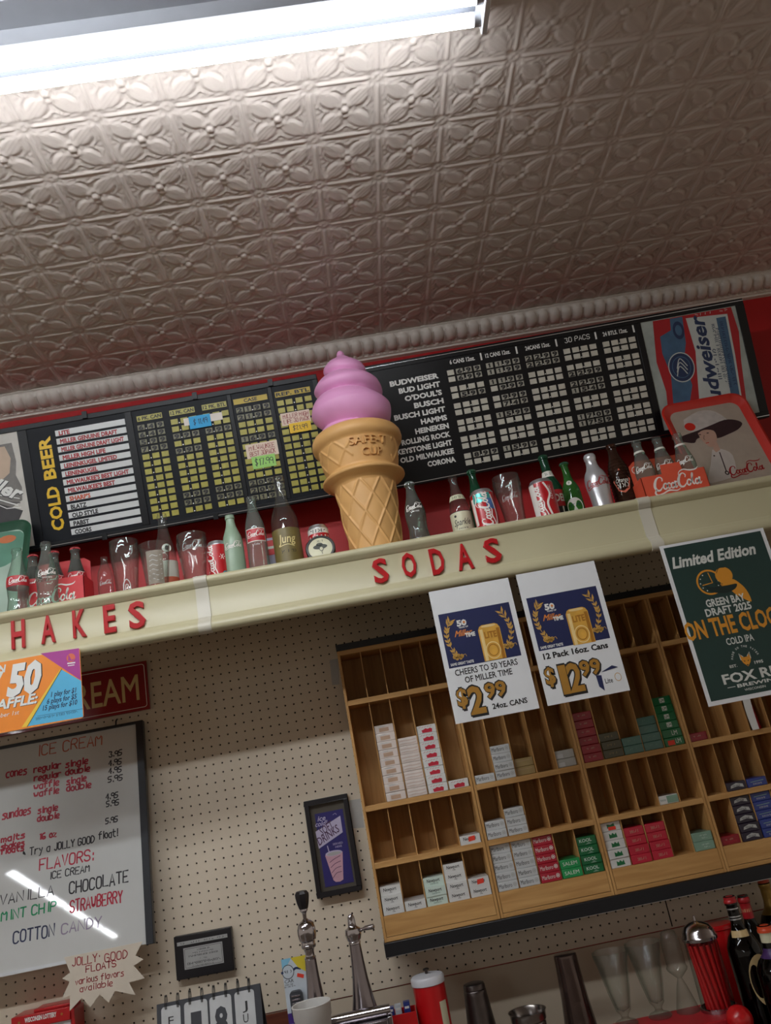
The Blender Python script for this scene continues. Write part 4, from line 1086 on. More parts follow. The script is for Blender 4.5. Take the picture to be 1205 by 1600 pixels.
w, M = can('red can with white wave and sideways script, in front of the white neck label bottle', X, 14.7, 4.85, 1.3, m_cred)
b = MB(); wrap_strip(b, M, -1.75, -.75, .45, 4.35, m_script, .012); script(b, upM(M), .4, .05, 3.6, m_script, .03, 1.5); b.stroke(upM(M), catmull([(.3, -.55), (1.8, -.3), (3, -.75), (4.2, -.35)]), .22, m_script, .03); b.text(upM(M), 'CLASSIC', 2.3, -1.05, 3.9, -.75, m_script, .03); b.build('lettering', w)
X = px_x(847, 714, 11)
T, M, pf = bottle('dark green bottle with white neck label and red, white and black body label', X, 11.2, 9.0, 1.25, P_LONG, g_dkgreen, m_capg, None, group=GB)
b = MB(); wrap_strip(b, M, -1.2, 1.2, 6.2, 6.95, m_lwht, n=20); b.text(M, '~~~~~~', -.4, 6.4, .4, 6.75, m_capg, .04); b.build('neck_label', T)
b = MB(); wrap_strip(b, M, -1.3, 1.9, 1.0, 4.4, m_lred, n=24); wrap_strip(b, M, -1.3, 1.9, 1.0, 2.4, m_lblk, .03, 24); l = b.build('label', T)
b = MB(); b.text(M, 'DEN', .15, 3.0, 1.7, 3.9, m_lwht, .045, .03); b.text(M, '~~~', .15, 1.5, 1.7, 2.3, m_lwht, .045, .03); b.text(M, '~~~', -1.1, 3.0, -.1, 3.9, m_lwht, .045, .02); b.build('lettering', l)
X = px_x(880, 726.5, 11.8)
T, M, pf = bottle('bright green bottle with a round neck badge and pale label', X, 12.1, 7.4, 1.0, P_LONG, g_green, m_capg, None, group=GB)
b = MB(); b.ell(M, 0, 4.75, .3, .3, m_lwht, .03); b.text(M, '7', -.1, 4.6, .1, 4.9, m_capg, .045, .02); b.build('neck_badge', T)
b = MB(); b.ell(M, 0, 1.9, .95, 1.0, m_lwht, .03); l = b.build('label', T)
b = MB(); b.text(M, '~~~~~~', -.6, 1.9, .6, 2.25, m_bnav, .045, .02); b.build('lettering', l)
X = px_x(919.5, 714, 12.2)
m_aluw = mat('bottle_silver_white', '#cfd0d4', 0.25, metal=0.55, var=0.02)
P_ALUB = [(0, 0), (.86, 0), (.94, .015), (.93, .06), (.87, .22), (.90, .35), (.98, .48), (1.0, .56), (.96, .63), (.84, .70), (.62, .76), (.50, .82), (.46, .90), (.52, .92), (.52, .975), (.46, .985), (.44, 1.0), (.3, 1.0)]
T, M, pf = bottle('silver aluminium soda bottle with dark red script', X, 12.5, 7.7, 1.3, P_ALUB, m_aluw, group=GB, body='metal_body')
b = MB(); script(b, M, -1.25, 3.5, 2.8, m_pred, .03, 1.2); b.build('lettering', T)
X = px_x(949, 700, 10.3)
T, M, pf = bottle('dark brown ribbed bottle with an orange diamond label, left of the orange carton', X + .1, 11.2, 8.9, 1.25, P_STUB, g_brown, None, (m_cola, .7), group=GB)
b = MB()
for k in range(16): y = .6 + k * .42; b.add(sum([[(X + .1 + (pf(y) + .01) * cos(a), SH + y - .06, 11.2 + (pf(y) + .01) * sin(a)), (X + .1 + (pf(y) + .06) * cos(a), SH + y, 11.2 + (pf(y) + .06) * sin(a)), (X + .1 + (pf(y) + .01) * cos(a), SH + y + .06, 11.2 + (pf(y) + .01) * sin(a))] for a in [2 * pi * i / 30 for i in range(30)]], []), [(i * 3 + q, ((i + 1) % 30) * 3 + q, ((i + 1) % 30) * 3 + q + 1, i * 3 + q + 1) for i in range(30) for q in (0, 1)], g_brown)
b.build('ribs', T)
b = MB(); b.flat(M, [(.1, 5.6), (-.85, 4.2), (-.5, 3.0), (.1, 2.6), (.7, 3.0), (1.05, 4.2)], m_lor, .08); l = b.build('label', T)
b = MB(); b.text(M, 'Orange', -.55, 3.9, .8, 4.4, m_lwht, .09, .01, .3); b.text(M, '~~~~~', -.5, 3.3, .75, 3.75, m_lwht, .09, .03); b.build('lettering', l)
# orange carton with three empties
X0, X1, Z0, Z1 = 57.75, 64.9, 12.3, 15.2
T = carton('orange cardboard carton with white script holding three empty bottles', X0, X1, Z0, Z1, 3.1, 5.9, m_caro, ((X0 + X1) / 2, SH, (Z0 + Z1) / 2), (60.15, 62.5), 4.15)
b = MB(); script(b, lambda x, y, h: (x, y, Z1 + h), X0 + 1.05, SH + 1.0, 5.4, m_script, .02, 1.2)
b.ell(lambda x, y, h: (x, y, 12.71 + h), X0 + .7, SH + 4.9, .4, .45, m_script, .02, inner=.8); b.build('lettering', T)
for X, w in ((58.95, 'left'), (61.3, 'middle'), (63.65, 'right')):
    T, M, pf = bottle('empty clear bottle with pale script, %s of the three in the orange carton' % w, X, 13.95, 7.7, 1.08, P_COKE, g_coke, group='empty bottles in the orange carton', Y=SH + .08)
    b = MB(); script(b, M, -0.95, 3.9, 1.9, m_script, .03, 1.5); b.build('lettering', T)
    b = MB(); wrap_strip(b, M, -1.4, 1.4, 6.15, 6.4, m_lwht, n=20); b.build('neck_band', T)
# red rimmed tray with a lady in a wide hat
PT = Plane((70, 1.95, 9.9), (1, 0.01, 0), (0, 13.8, -3.3))
x0, x1 = PT.at(1030, 648)[0], PT.at(1168, 635)[0]; yt = PT.at(1100, 626)[1]
x1 = max(x1, PT.at(1203, 728)[0] - .0)
m_trim = mat('tray_red_rim', '#c22a1e', 0.3, var=0.04, coat=.2); m_tback = mat('tray_buff', '#a89a8c', 0.4, var=.05)
T = tray('red rimmed tray picturing a lady in a wide dark hat, beside the orange carton', PT, x0, x1, 0, yt, 1.7, m_trim, PT.M((x0 + x1) / 2, 0, 0))
b = MB(); b.flat(PT.M, rrect(x0 + .95, .95, x1 - .95, yt - .95, 1.1, 5), m_tback, .06); b.build('tray_face', T)
m_hat = mat('print_hat_plum', '#301c20', .5, var=.1); m_skin = mat('print_skin', '#b99583', .5); m_plume = mat('print_plume', '#b9b1ab', .5, var=.12, scale=40); m_dress = mat('print_dress', '#bdb4ae', .5, var=.06)
G = zz(1000, 440, 4.707)
def tq(l): return [PT.at(*G(x, y)) for x, y in l]
b = MB()
b.flat(PT.M, catmull(tq([(320, 1020), (420, 960), (520, 950), (600, 985), (640, 1030), (560, 1060), (470, 1090), (390, 1110), (330, 1090)]), 3), m_plume, .075)
b.flat(PT.M, catmull(tq([(255, 1165), (320, 1135), (420, 1100), (520, 1060), (620, 1020), (700, 1020), (752, 1045), (720, 1090), (650, 1125), (570, 1155), (480, 1140), (420, 1160), (400, 1190), (330, 1185)]), 3), m_hat, .085)
b.flat(PT.M, catmull(tq([(425, 1120), (470, 1095), (540, 1100), (565, 1150), (555, 1200), (520, 1222), (480, 1195), (445, 1160)]), 3), m_skin, .1)
b.flat(PT.M, tq([(535, 1205), (565, 1185), (590, 1240), (560, 1260), (540, 1240)]), m_skin, .098)
b.flat(PT.M, catmull(tq([(530, 1240), (600, 1235), (680, 1280), (700, 1420), (560, 1478), (500, 1470), (520, 1350)]), 3), m_dress, .092)
b.ell(PT.M, *tq([(367, 1072)])[0], .65, .6, m_trim, .11)
for p in ((440, 1130), (497, 1118)): b.ell(PT.M, *tq([p])[0], .16, .07, m_hat, .115)
b.stroke(PT.M, tq([(470, 1135), (468, 1160), (478, 1168)]), .05, m_hat, .115); b.stroke(PT.M, tq([(485, 1192), (505, 1188)]), .09, m_trim, .115)
b.stroke(PT.M, tq([(585, 1260), (610, 1330), (635, 1400)]), .12, m_hat, .11); b.ell(PT.M, *tq([(545, 1285)])[0], .1, .1, m_hat, .11); b.ell(PT.M, *tq([(640, 1410)])[0], .25, .3, m_hat, .11, inner=.5)
b.build('tray_picture', T)
a0 = PT.at(*G(675, 1448)); a1 = PT.at(*G(935, 1405))
b = MB(); script(b, PT.M, a0[0], a0[1] + .15, a1[0] - a0[0], m_pred, .1, 1.2); b.build('lettering', T)
# last bottle at the right end
X = px_x(1192, 632, 9.0)
m_plum = glass('glass_plum', '#5c3a46', '#1c0c14')
T, M, pf = bottle('dark plum bottle at the right end of the shelf beyond the red rimmed tray', X + 2.2, 9.0, 11.6, 1.9, P_LONG, m_plum, None, (mat('plum_drink', '#2a0f18', .2), .55), group=GB)
b = MB(); wrap_strip(b, M, -2.2, 2.2, 2.2, 5.2, m_lwht, n=24); b.build('label', T)

# ================================================================== RED LETTERS ON THE SHELF FRONT
m_let = mat('letter_red_plastic', '#b4141c', 0.28, var=0.02, coat=.3)
PF = Plane((0, 0, 16.8))
def letter3d(ch, u0, v0, u1, v1, label, group):
    """u0,v0 foot of the left side; u1,v1 top of the right side, on the flat of the front board"""
    a = PF.at(u0, v0); c = PF.at(u1, v1)
    v, f = text2d(ch, 0.028, 0); mn, mx_ = v.min(0), v.max(0)
    S = lambda p: (a[0] + (p[0] - mn[0]) / (mx_[0] - mn[0]) * (c[0] - a[0]), a[1] + (p[1] - mn[1]) / (mx_[1] - mn[1]) * (c[1] - a[1]))
    b = MB(); n = len(v); q = [S(p) for p in v]; ed = {}
    for t in f:
        for i in range(len(t)): ed[(t[i], t[(i + 1) % len(t)])] = 1
    edge = [(i, j) for (i, j) in ed if (j, i) not in ed]
    b.add([PF.M(x, y, .28) for x, y in q] + [PF.M(x, y, 0) for x, y in q], list(f) + [(i, n + i, n + j, j) for i, j in edge], m_let)
    b.single('sign_letter', label, 'letter', PF.M((a[0] + c[0]) / 2, a[1], 0), group, bevel=0.05, sharp=30, fix=True)
Z6 = zz(0, 800, 6.025)
for ch, p, q, w in (('H', (118, 1300), (237, 1010), 'H'), ('A', (397, 1250), (520, 965), 'A'), ('K', (698, 1195), (808, 912), 'K'), ('E', (990, 1150), (1085, 868), 'E'), ('S', None, None, 'S')):
    if p: a = Z6(*p); c = Z6(*q)
    else: a = (203.5, 985.0); c = (226, 938)
    letter3d(ch, *a, *c, 'red raised letter %s at the left part of the cream shelf front' % w, 'red letters of the left word')
Z5 = zz(380, 520, 2.869)
for ch, p, q, lab in (('S', (592, 1130), (640, 1008), 'first red raised letter S of the right word on the shelf front'), ('O', (722, 1105), (765, 982), 'red raised letter O of the right word on the shelf front'),
                      ('D', (852, 1090), (888, 963), 'red raised letter D of the right word on the shelf front'), ('A', (968, 1070), (1012, 942), 'red raised letter A of the right word on the shelf front'),
                      ('S', (1093, 1040), (1140, 918), 'last red raised letter S of the right word on the shelf front')):
    letter3d(ch, *Z5(*p), *Z5(*q), lab, 'red letters of the right word')
# ================================================================== THE WOODEN PACK RACK
w_pine = wood('rack_pine', '#b98a50', '#d0a266', .5, 'X')
w_pinev = wood('rack_pine_upright', '#b98a50', '#cfa064', .5, 'Z')
w_back = wood('rack_back_board', '#a67d49', '#bd9259', .6, 'Z')
m_rail = mat('rack_black_rail', '#16181d', 0.35, var=.05)
m_plas = glass('clear_plastic', '#f4f6f6', '#c4cccc')
RZ = 6.5; BZ = 2.35       # front of the rack and the front of its back board
SECX = [22.15, 34.02, 45.86, 57.7, 69.55]
SHF = [-11.8, -22.8, -28.35]          # front edges of the three shelves
FLR = -33.05                          # floor of the bottom row
T = thing('pack_rack', 'wide pine rack of narrow slots full of small packs, hung below the shelf', 'rack', (46, -36.7, .05))
b = MB(); b.box(SECX[0], SECX[-1], -35.3, -6.0, BZ - .28, BZ, w_back); b.build('back_board', T)
b = MB(); b.box(SECX[0], SECX[-1], -6.5, -6.0, BZ, RZ, w_pine); b.build('top_board', T, bevel=.04)
b = MB(); b.box(SECX[0] - .05, SECX[-1], -5.98, -5.2, .02, RZ - .3, m_rail); b.build('top_rail', T, bevel=.05)
b = MB(); b.box(SECX[0] - .1, SECX[-1], -36.7, -35.42, .02, RZ + .35, m_rail); b.build('bottom_rail', T, bevel=.06)
b = MB(); b.box(SECX[0] - .1, SECX[-1], -36.72, -36.66, RZ + .36, RZ + .42, m_chrome); b.build('rail_edge', T)
for i, x in enumerate(SECX):
    for dx in ((0.0,) if i in (0,) else ((-.3,) if i == 4 else (-.3, .02))):
        b = MB(); b.box(x + dx, x + dx + .28, -35.4, -6.5, BZ, RZ, w_pinev); b.build('side_board', T, bevel=.03)
for i in range(4):
    x0, x1 = SECX[i] + (.3 if i else .28), SECX[i + 1] - .3
    for y in SHF:
        b = MB(); b.box(x0, x1, y - .28, y + .28, BZ, RZ - .02, w_pine); b.build('shelf_board', T, bevel=.03)
    b = MB(); b.box(x0, x1, FLR - .4, FLR, BZ, RZ - .15, w_pine); b.build('shelf_board', T, bevel=.03)
    b = MB(); b.box(x0 + .03, x1 - .03, -34.95, FLR - .02, RZ - .14, RZ - .04, w_pine); b.build('front_lip', T)
    b = MB(); b.box(x0, x1, -35.4, -35.0, BZ, RZ, w_pine); b.build('bottom_board', T, bevel=.03)
    rows = [(-6.5, SHF[0] + .28), (SHF[0] - .28, SHF[1] + .28), (SHF[1] - .28, SHF[2] + .28), (SHF[2] - .28, FLR)]
    for (yt_, yb) in rows:
        for k in range(1, 5):
            x = x0 + (x1 - x0) * k / 5
            b = MB(); b.box(x - .045, x + .045, yb, yt_, BZ, RZ - .35, w_pinev); b.build('divider', T)
for sec, k in ((0, 1), (0, 4), (2, 2), (2, 3)):
    x0, x1 = SECX[sec] + .3, SECX[sec + 1] - .3; c = x0 + (x1 - x0) * (k + .5) / 5
    b = MB(); yb = SHF[0] + .32
    path = [(c - .85, yb + 4.2, 4.4), (c - .85, yb + .9, 5.2)] + [(c - .85 * cos(a), yb + .85 - .83 * sin(a), 5.3) for a in [pi * i / 10 for i in range(11)]] + [(c + .85, yb + .9, 5.2), (c + .85, yb + 4.2, 4.4)]
    for p, q in zip(path[:-1], path[1:]):
        b.add([(p[0], p[1], p[2] - .4), (q[0], q[1], q[2] - .4), (q[0], q[1], q[2] + .4), (p[0], p[1], p[2] + .4)], [(0, 1, 2, 3)], m_plas)
    b.build('plastic_pusher', T)

# ---- the packs: 55 mm wide, 22 mm thick, lying with their ends to the front
PW, PH, PL_ = 2.10, 0.868, 3.35
def pmat(n, c, r=.3, var=.03): return mat('pack_' + n, c, r, var=var, coat=.25)
k_wht, k_sil, k_pwh = pmat('white', '#dcdcda'), pmat('silver_white', '#cfd2d4'), pmat('pearl', '#dccfc8', .25, .12)
k_red, k_dred, k_crim = pmat('red', '#b32036'), pmat('dark_red', '#8f1626'), pmat('crimson', '#c0213a')
k_grn, k_dgr, k_teal, k_olv = pmat('green', '#1f9a55'), pmat('dark_green', '#0f6b3c'), pmat('teal', '#4f7a70'), pmat('olive', '#4d4a34')
k_gold, k_blu, k_pur, k_mint = pmat('gold', '#a08a5a'), pmat('blue', '#2b3c86'), pmat('black_purple', '#241c30'), pmat('mint', '#cfe0d6')
k_tan, k_sage, k_gry = pmat('tan_band', '#b99a83'), pmat('sage', '#7fa08c'), pmat('grey', '#b4b6b4')
k_stk = mat('red_sticker', '#e8402c', .5)
FZ = lambda x, y, h: (x, y, PL_ / 2 + h)
def pack_mesh(kind):
    b = MB()
    def body(m): b.box(-PW / 2, PW / 2, 0, PH, -PL_ / 2, PL_ / 2, m)
    def T_(s, x0, y0, x1, y1, m, bold=.02, sh=0.0): b.text(FZ, s, x0, y0, x1, y1, m, .012, bold, sh)
    if kind == 'newport': body(k_wht); T_('Newport', -.72, .40, .62, .72, m_pblk, .015, .1); T_('100', -.12, .18, .16, .30, m_pblk, .0)
    if kind == 'newport_mint': body(k_mint); T_('Newport', -.72, .40, .62, .72, m_pblk, .015, .1); T_('~~~~~~~~~~~~', -.4, .18, .45, .30, k_teal, .0)
    if kind == 'newport_sticker': body(k_wht); T_('Newport', -.72, .40, .62, .72, m_pblk, .015, .1); b.flat(FZ, [(-.2, .24), (.5, .3), (.52, .74), (-.15, .7)], k_stk, .02)
    if kind in ('marlboro', 'marlboro_red'):
        body(k_sil if kind == 'marlboro' else k_red); m = m_pblk if kind == 'marlboro' else m_pwht
        T_('Marlboro', -.92, .28, .42, .70, m, .0, .0); b.ell(FZ, .72, .48, .20, .20, k_gry if kind == 'marlboro' else m_pwht, .012, 16, inner=.7); b.ell(FZ, .72, .48, .09, .09, k_gry if kind == 'marlboro' else m_pwht, .012, 12)
    if kind == 'pearl': body(k_pwh); b.rect(FZ, -.55, .16, .5, .56, k_tan, .008); [b.stroke(FZ, [(-.9 + .1 * j, .74 - .04 * (j % 3)), (-.1 + .2 * j, .70 + .03 * (j % 2))], .03, m_pwht, .012) for j in range(4)]
    if kind == 'foil': body(k_pwh); [b.stroke(FZ, catmull([(-.9, .2 + .17 * j), (-.3, .26 + .15 * j), (.3, .2 + .17 * j), (.9, .27 + .15 * j)], 3), .035, m_pwht if j % 2 else k_tan, .012) for j in range(4)]
    if kind == 'rose': body(k_wht); b.flat(FZ, [(-.5, .1), (.55, .08), (.62, .4), (.4, .52), (.15, .44), (-.1, .54), (-.35, .42), (-.55, .4)], k_crim, .01); [b.stroke(FZ, [(-.8 + .3 * j, .66), (-.6 + .3 * j, .74)], .03, k_red, .012) for j in range(5)]
    if kind == 'salem': body(k_grn); T_('SALEM', -.8, .3, .7, .66, m_pwht, .0)
    if kind == 'kool': body(k_dgr); T_('KOOL', -.75, .36, .55, .68, k_mint, .02); b.flat(FZ, [(-.2, .1), (.5, .12), (.2, .3)], k_sage, .01)
    if kind == 'l_and_m': body(k_dgr); b.rect(FZ, -.25, .22, .3, .70, m_pwht, .01); T_('LM', -.18, .3, .24, .62, k_dgr, .02)
    if kind == 'l_and_m_text': body(k_dgr); T_('L', -.05, .22, .12, .72, m_pwht, .0); T_('M', .2, .22, .55, .72, m_pwht, .0)
    if kind == 'l_and_m_sticker': body(k_dgr); T_('L', .15, .22, .3, .72, m_pwht, .0); T_('M', .36, .22, .7, .72, m_pwht, .0); b.rect(FZ, -.75, .1, .0, .6, k_stk, .015)
    if kind == 'dark_red': body(k_dred); T_('~~~~~~~~~', -.5, .44, .5, .58, k_tan, .0); b.stroke(FZ, [(-.7, .3), (.7, .3)], .03, k_crim, .01)
    if kind == 'olive': body(k_olv); T_('~~~~~', -.45, .36, .45, .54, k_gold, .0)
    if kind == 'teal': body(k_teal); T_('~~~~~', -.4, .40, .4, .54, k_sage, .0)
    if kind == 'gold': body(k_gold); b.stroke(FZ, [(-.8, .6), (.8, .6)], .03, k_tan, .01)
    if kind == 'green_white': body(k_wht); b.flat(FZ, [(-.4, .2), (.45, .22), (.38, .68), (.2, .5), (0, .7), (-.15, .5), (-.38, .66)], k_dgr, .01)
    if kind == 'green_white_sticker': body(k_wht); b.flat(FZ, [(-.4, .3), (.45, .32), (.38, .72), (.0, .6), (-.38, .7)], k_dgr, .01); b.rect(FZ, -.3, .08, .5, .42, k_stk, .015)
    if kind == 'red': body(k_crim); T_('~~~~~~~~', -.45, .3, .5, .56, k_tan, .0)
    if kind == 'sage': body(k_sage); T_('~~~~~~~~', -.3, .5, .5, .62, k_mint, .0); T_('~~~~~~', -.1, .26, .5, .38, k_mint, .0)
    if kind == 'black': body(k_pur); b.flat(FZ, [(-.7, .26), (.1, .38), (.75, .22), (.7, .55), (0, .72), (-.6, .52)], k_gry, .01); T_('~~~~~~~', -.45, .36, .45, .54, k_pur, .01)
    if kind == 'blue': body(k_blu); b.stroke(FZ, [(-.7, .5), (.7, .55)], .06, k_sage, .01); T_('~~~~~~~~~~', -.5, .2, .5, .36, k_gry, .0)
    if kind == 'whiteteal': body(k_wht); b.rect(FZ, -.2, .08, 1.0, .8, k_sage, .008); T_('~~~~~~~', -.9, .35, -.3, .5, k_teal, .0)
    if kind == 'greyend': body(k_gry); b.rect(FZ, -.9, .1, -.2, .5, k_sil, .01)
    return b
PROTO = {}
LOOK = {'newport': 'white pack with black lettering', 'newport_mint': 'mint white pack with black lettering', 'newport_sticker': 'white pack with a red sticker', 'marlboro': 'silver white pack with tall black lettering',
        'marlboro_red': 'red pack with tall white lettering', 'pearl': 'pearl white pack with tan band', 'foil': 'shiny pearl wrapped pack', 'rose': 'white pack with crimson crest', 'salem': 'bright green pack with white lettering', 'kool': 'dark green pack with mint lettering',
        'l_and_m': 'green pack with white square', 'l_and_m_text': 'green pack with two white letters', 'l_and_m_sticker': 'green pack with a red sticker', 'dark_red': 'dark red pack', 'olive': 'dark olive pack', 'teal': 'dull teal pack', 'gold': 'plain gold pack',
        'green_white': 'white pack with green emblem', 'green_white_sticker': 'white pack with green emblem and sticker', 'red': 'crimson red pack', 'sage': 'sage green pack', 'black': 'black pack with grey emblem', 'blue': 'deep blue pack', 'whiteteal': 'white and sage pack', 'greyend': 'grey pack turned sideways'}
ORD = ['first', 'second', 'third', 'fourth', 'fifth', 'sixth', 'seventh', 'eighth', 'ninth']
ROWN = {1: 'second', 2: 'third', 3: 'bottom'}
SECN = ['left', 'second', 'third', 'right']
rp = random.Random(21)
def stack(sec, row, slot, kinds, zoff=0.0):
    x0, x1 = SECX[sec] + .3, SECX[sec + 1] - .3
    c = x0 + (x1 - x0) * (slot + .5) / 5
    y = {1: SHF[1] + .285, 2: SHF[2] + .285, 3: FLR + .005}[row]
    for i, kd in enumerate(kinds):
        lab = '%s, %s up in %s slot, %s row, %s section' % (LOOK[kd], ORD[i], ORD[slot], ROWN[row], SECN[sec])
        grp = 'small packs in the wooden rack'
        dz = max((0.0 if i < 2 else -.2 - .03 * i) + rp.uniform(-.06, .06) + zoff, BZ + .03 + PL_ - RZ + .12)
        if kd not in PROTO:
            o = pack_mesh(kd).single('cigarette_pack', lab, 'cigarette pack', (0, 0, 0), grp, bevel=.06, sharp=30); PROTO[kd] = o
        else:
            o = PROTO[kd].copy(); COL.objects.link(o); tag(o, lab, 'cigarette pack', grp)
        o.location = W(c + rp.uniform(-.006, .006), y + i * (PH + .006), RZ - .12 + dz - PL_ / 2)
stack(0, 1, 1, ['pearl'] * 9); stack(0, 1, 2, ['foil'] * 7); stack(0, 1, 3, ['rose'] * 8); stack(0, 1, 4, ['rose'])
stack(0, 2, 4, ['newport_sticker'])
stack(0, 3, 0, ['newport'] * 3); stack(0, 3, 1, ['newport']); stack(0, 3, 2, ['newport_mint'] * 3); stack(0, 3, 3, ['newport'] * 4); stack(0, 3, 4, ['newport', 'newport_sticker'])
stack(1, 1, 0, ['marlboro']); stack(1, 1, 1, ['marlboro'] * 4); stack(1, 1, 2, ['gold'] * 2, -1.0); stack(1, 1, 4, ['greyend'] * 2, -.5)
stack(1, 2, 0, ['marlboro'] * 2); stack(1, 2, 1, ['marlboro'] * 3)
stack(1, 3, 0, ['marlboro'] * 5); stack(1, 3, 1, ['marlboro'] * 5); stack(1, 3, 2, ['marlboro_red'] * 5); stack(1, 3, 3, ['salem'] * 2); stack(1, 3, 4, ['kool'] * 4)
stack(2, 1, 0, ['dark_red'] * 6); stack(2, 1, 1, ['olive'] * 3); stack(2, 1, 2, ['teal'] * 2); stack(2, 1, 3, ['teal'] * 4, -.2); stack(2, 1, 4, ['l_and_m_sticker', 'l_and_m_text'] + ['l_and_m'] * 4)
stack(2, 2, 3, ['whiteteal'], -.3)
stack(2, 3, 0, ['green_white'] * 4 + ['green_white_sticker']); stack(2, 3, 1, ['red'] * 4); stack(2, 3, 2, ['red'] * 4); stack(2, 3, 4, ['sage'] * 2)
stack(3, 1, 0, ['dark_red'], -.8)
stack(3, 2, 1, ['black']); stack(3, 2, 2, ['blue'] * 1)
stack(3, 3, 0, ['dark_red'], -.4); stack(3, 3, 1, ['black'] * 5); stack(3, 3, 2, ['blue'] * 5)
# pouch and curved card under the poster
xx = SECX[3] + .3 + (11.24) * 3.3 / 5
T = thing('foil_pouch', 'red foil pouch behind a white curled card in the right rack section', 'pouch', (xx, SHF[1] + .3, 5))
b = MB(); y0 = SHF[1] + .3
v = []; f = []
for i in range(9):
    t = i / 8; w = .5 * (1 - .45 * t); d = .5 * (1 - t) + .03
    v += [(xx + .55 - .2 * t - w, y0 + 4.6 * t, 5.2), (xx + .55 - .2 * t, y0 + 4.6 * t, 5.2 + d), (xx + .55 - .2 * t + w, y0 + 4.6 * t, 5.2), (xx + .55 - .2 * t, y0 + 4.6 * t, 5.2 - d)]
for i in range(8):
    for k in range(4): f.append((4 * i + k, 4 * i + (k + 1) % 4, 4 * i + 4 + (k + 1) % 4, 4 * i + 4 + k))
b.add(v, f + [(3, 2, 1, 0)], k_crim); b.build('pouch', T, sharp=70)
b = MB(); v = []
for i in range(10):
    t = i / 9; x = xx - .35 - .2 * sin(pi * t) + .2 * t
    v += [(x - .3, y0 + 4.8 * t, 6.7), (x + .35 + .1 * sin(pi * t), y0 + 4.8 * t, 6.9)]
b.add(v, [(2 * i, 2 * i + 1, 2 * i + 3, 2 * i + 2) for i in range(9)], m_pwht); b.build('white_card', T)

# ================================================================== CARDS HANGING FROM THE SHELF FRONT
PC = Plane((0, 0, 17.62))
m_card = mat('card_white', '#e6e8ea', .45, var=.01)
m_navy = mat('card_navy', '#1c2450', .45, var=.05)
m_wheat = mat('print_wheat_gold', '#c69a4a', .45, var=.1, scale=60)
m_wheatd = mat('print_wheat_dark', '#7c5a22', .45)
m_can1 = mat('print_can_gold', '#d9a545', .4, var=.15, scale=25); m_can2 = mat('print_can_pale', '#f0d494', .4, var=.08); m_can3 = mat('print_can_amber', '#a86f1e', .4, var=.1)
m_pgold = mat('price_gold', '#a97a2c', .5, var=.03)
m_torange = mat('print_script_orange', '#d9843a', .5)
def card(label, corners, org_px, edge=0.0):
    xs = [PC.at(*c)[0] for c in corners]; ys = [PC.at(*c)[1] for c in corners]
    x0, x1 = (xs[0] + xs[3]) / 2, (xs[1] + xs[2]) / 2; y1, y0 = (ys[0] + ys[1]) / 2, (ys[2] + ys[3]) / 2
    T = thing('price_card', label, 'sign', PC.M((x0 + x1) / 2, y1, 0))
    b = MB(); b.slab(PC, x0, x1, y0, y1, -.05, 0, m_card); b.build('card', T)
    return T, x0, x1, y0, y1
def T2(b, G, s, x, yb, hh, xr, m, h=.02, bold=0.0, sh=0.0, P=PC):
    q = line_box(P, G, x, yb, hh, xr); b.text(P.M, s, q[0], q[1], q[2], q[3], m, h, bold, sh)
def laurel(b, G, pts, n, side):
    P = [PC.at(*G(*p)) for p in pts]; q = catmull(P, 8)
    b.stroke(PC.M, q, .05, m_wheat, .03)
    for i in range(n):
        k = int((i + .5) / n * (len(q) - 2)); a, c = q[k], q[k + 1]
        dx, dy = c[0] - a[0], c[1] - a[1]; L = sqrt(dx * dx + dy * dy) or 1; dx /= L; dy /= L
        for s in (1, -1):
            ang = atan2(dy, dx) + s * .55; ln = .52 if i < n - 2 else .8
            tip = (a[0] + ln * cos(ang), a[1] + ln * sin(ang)); mid = (a[0] + .5 * ln * cos(ang), a[1] + .5 * ln * sin(ang))
            nx, ny = -sin(ang) * .11, cos(ang) * .11
            b.flat(PC.M, [a, (mid[0] + nx, mid[1] + ny), tip, (mid[0] - nx, mid[1] - ny)], m_wheat, .03 + .002 * s)
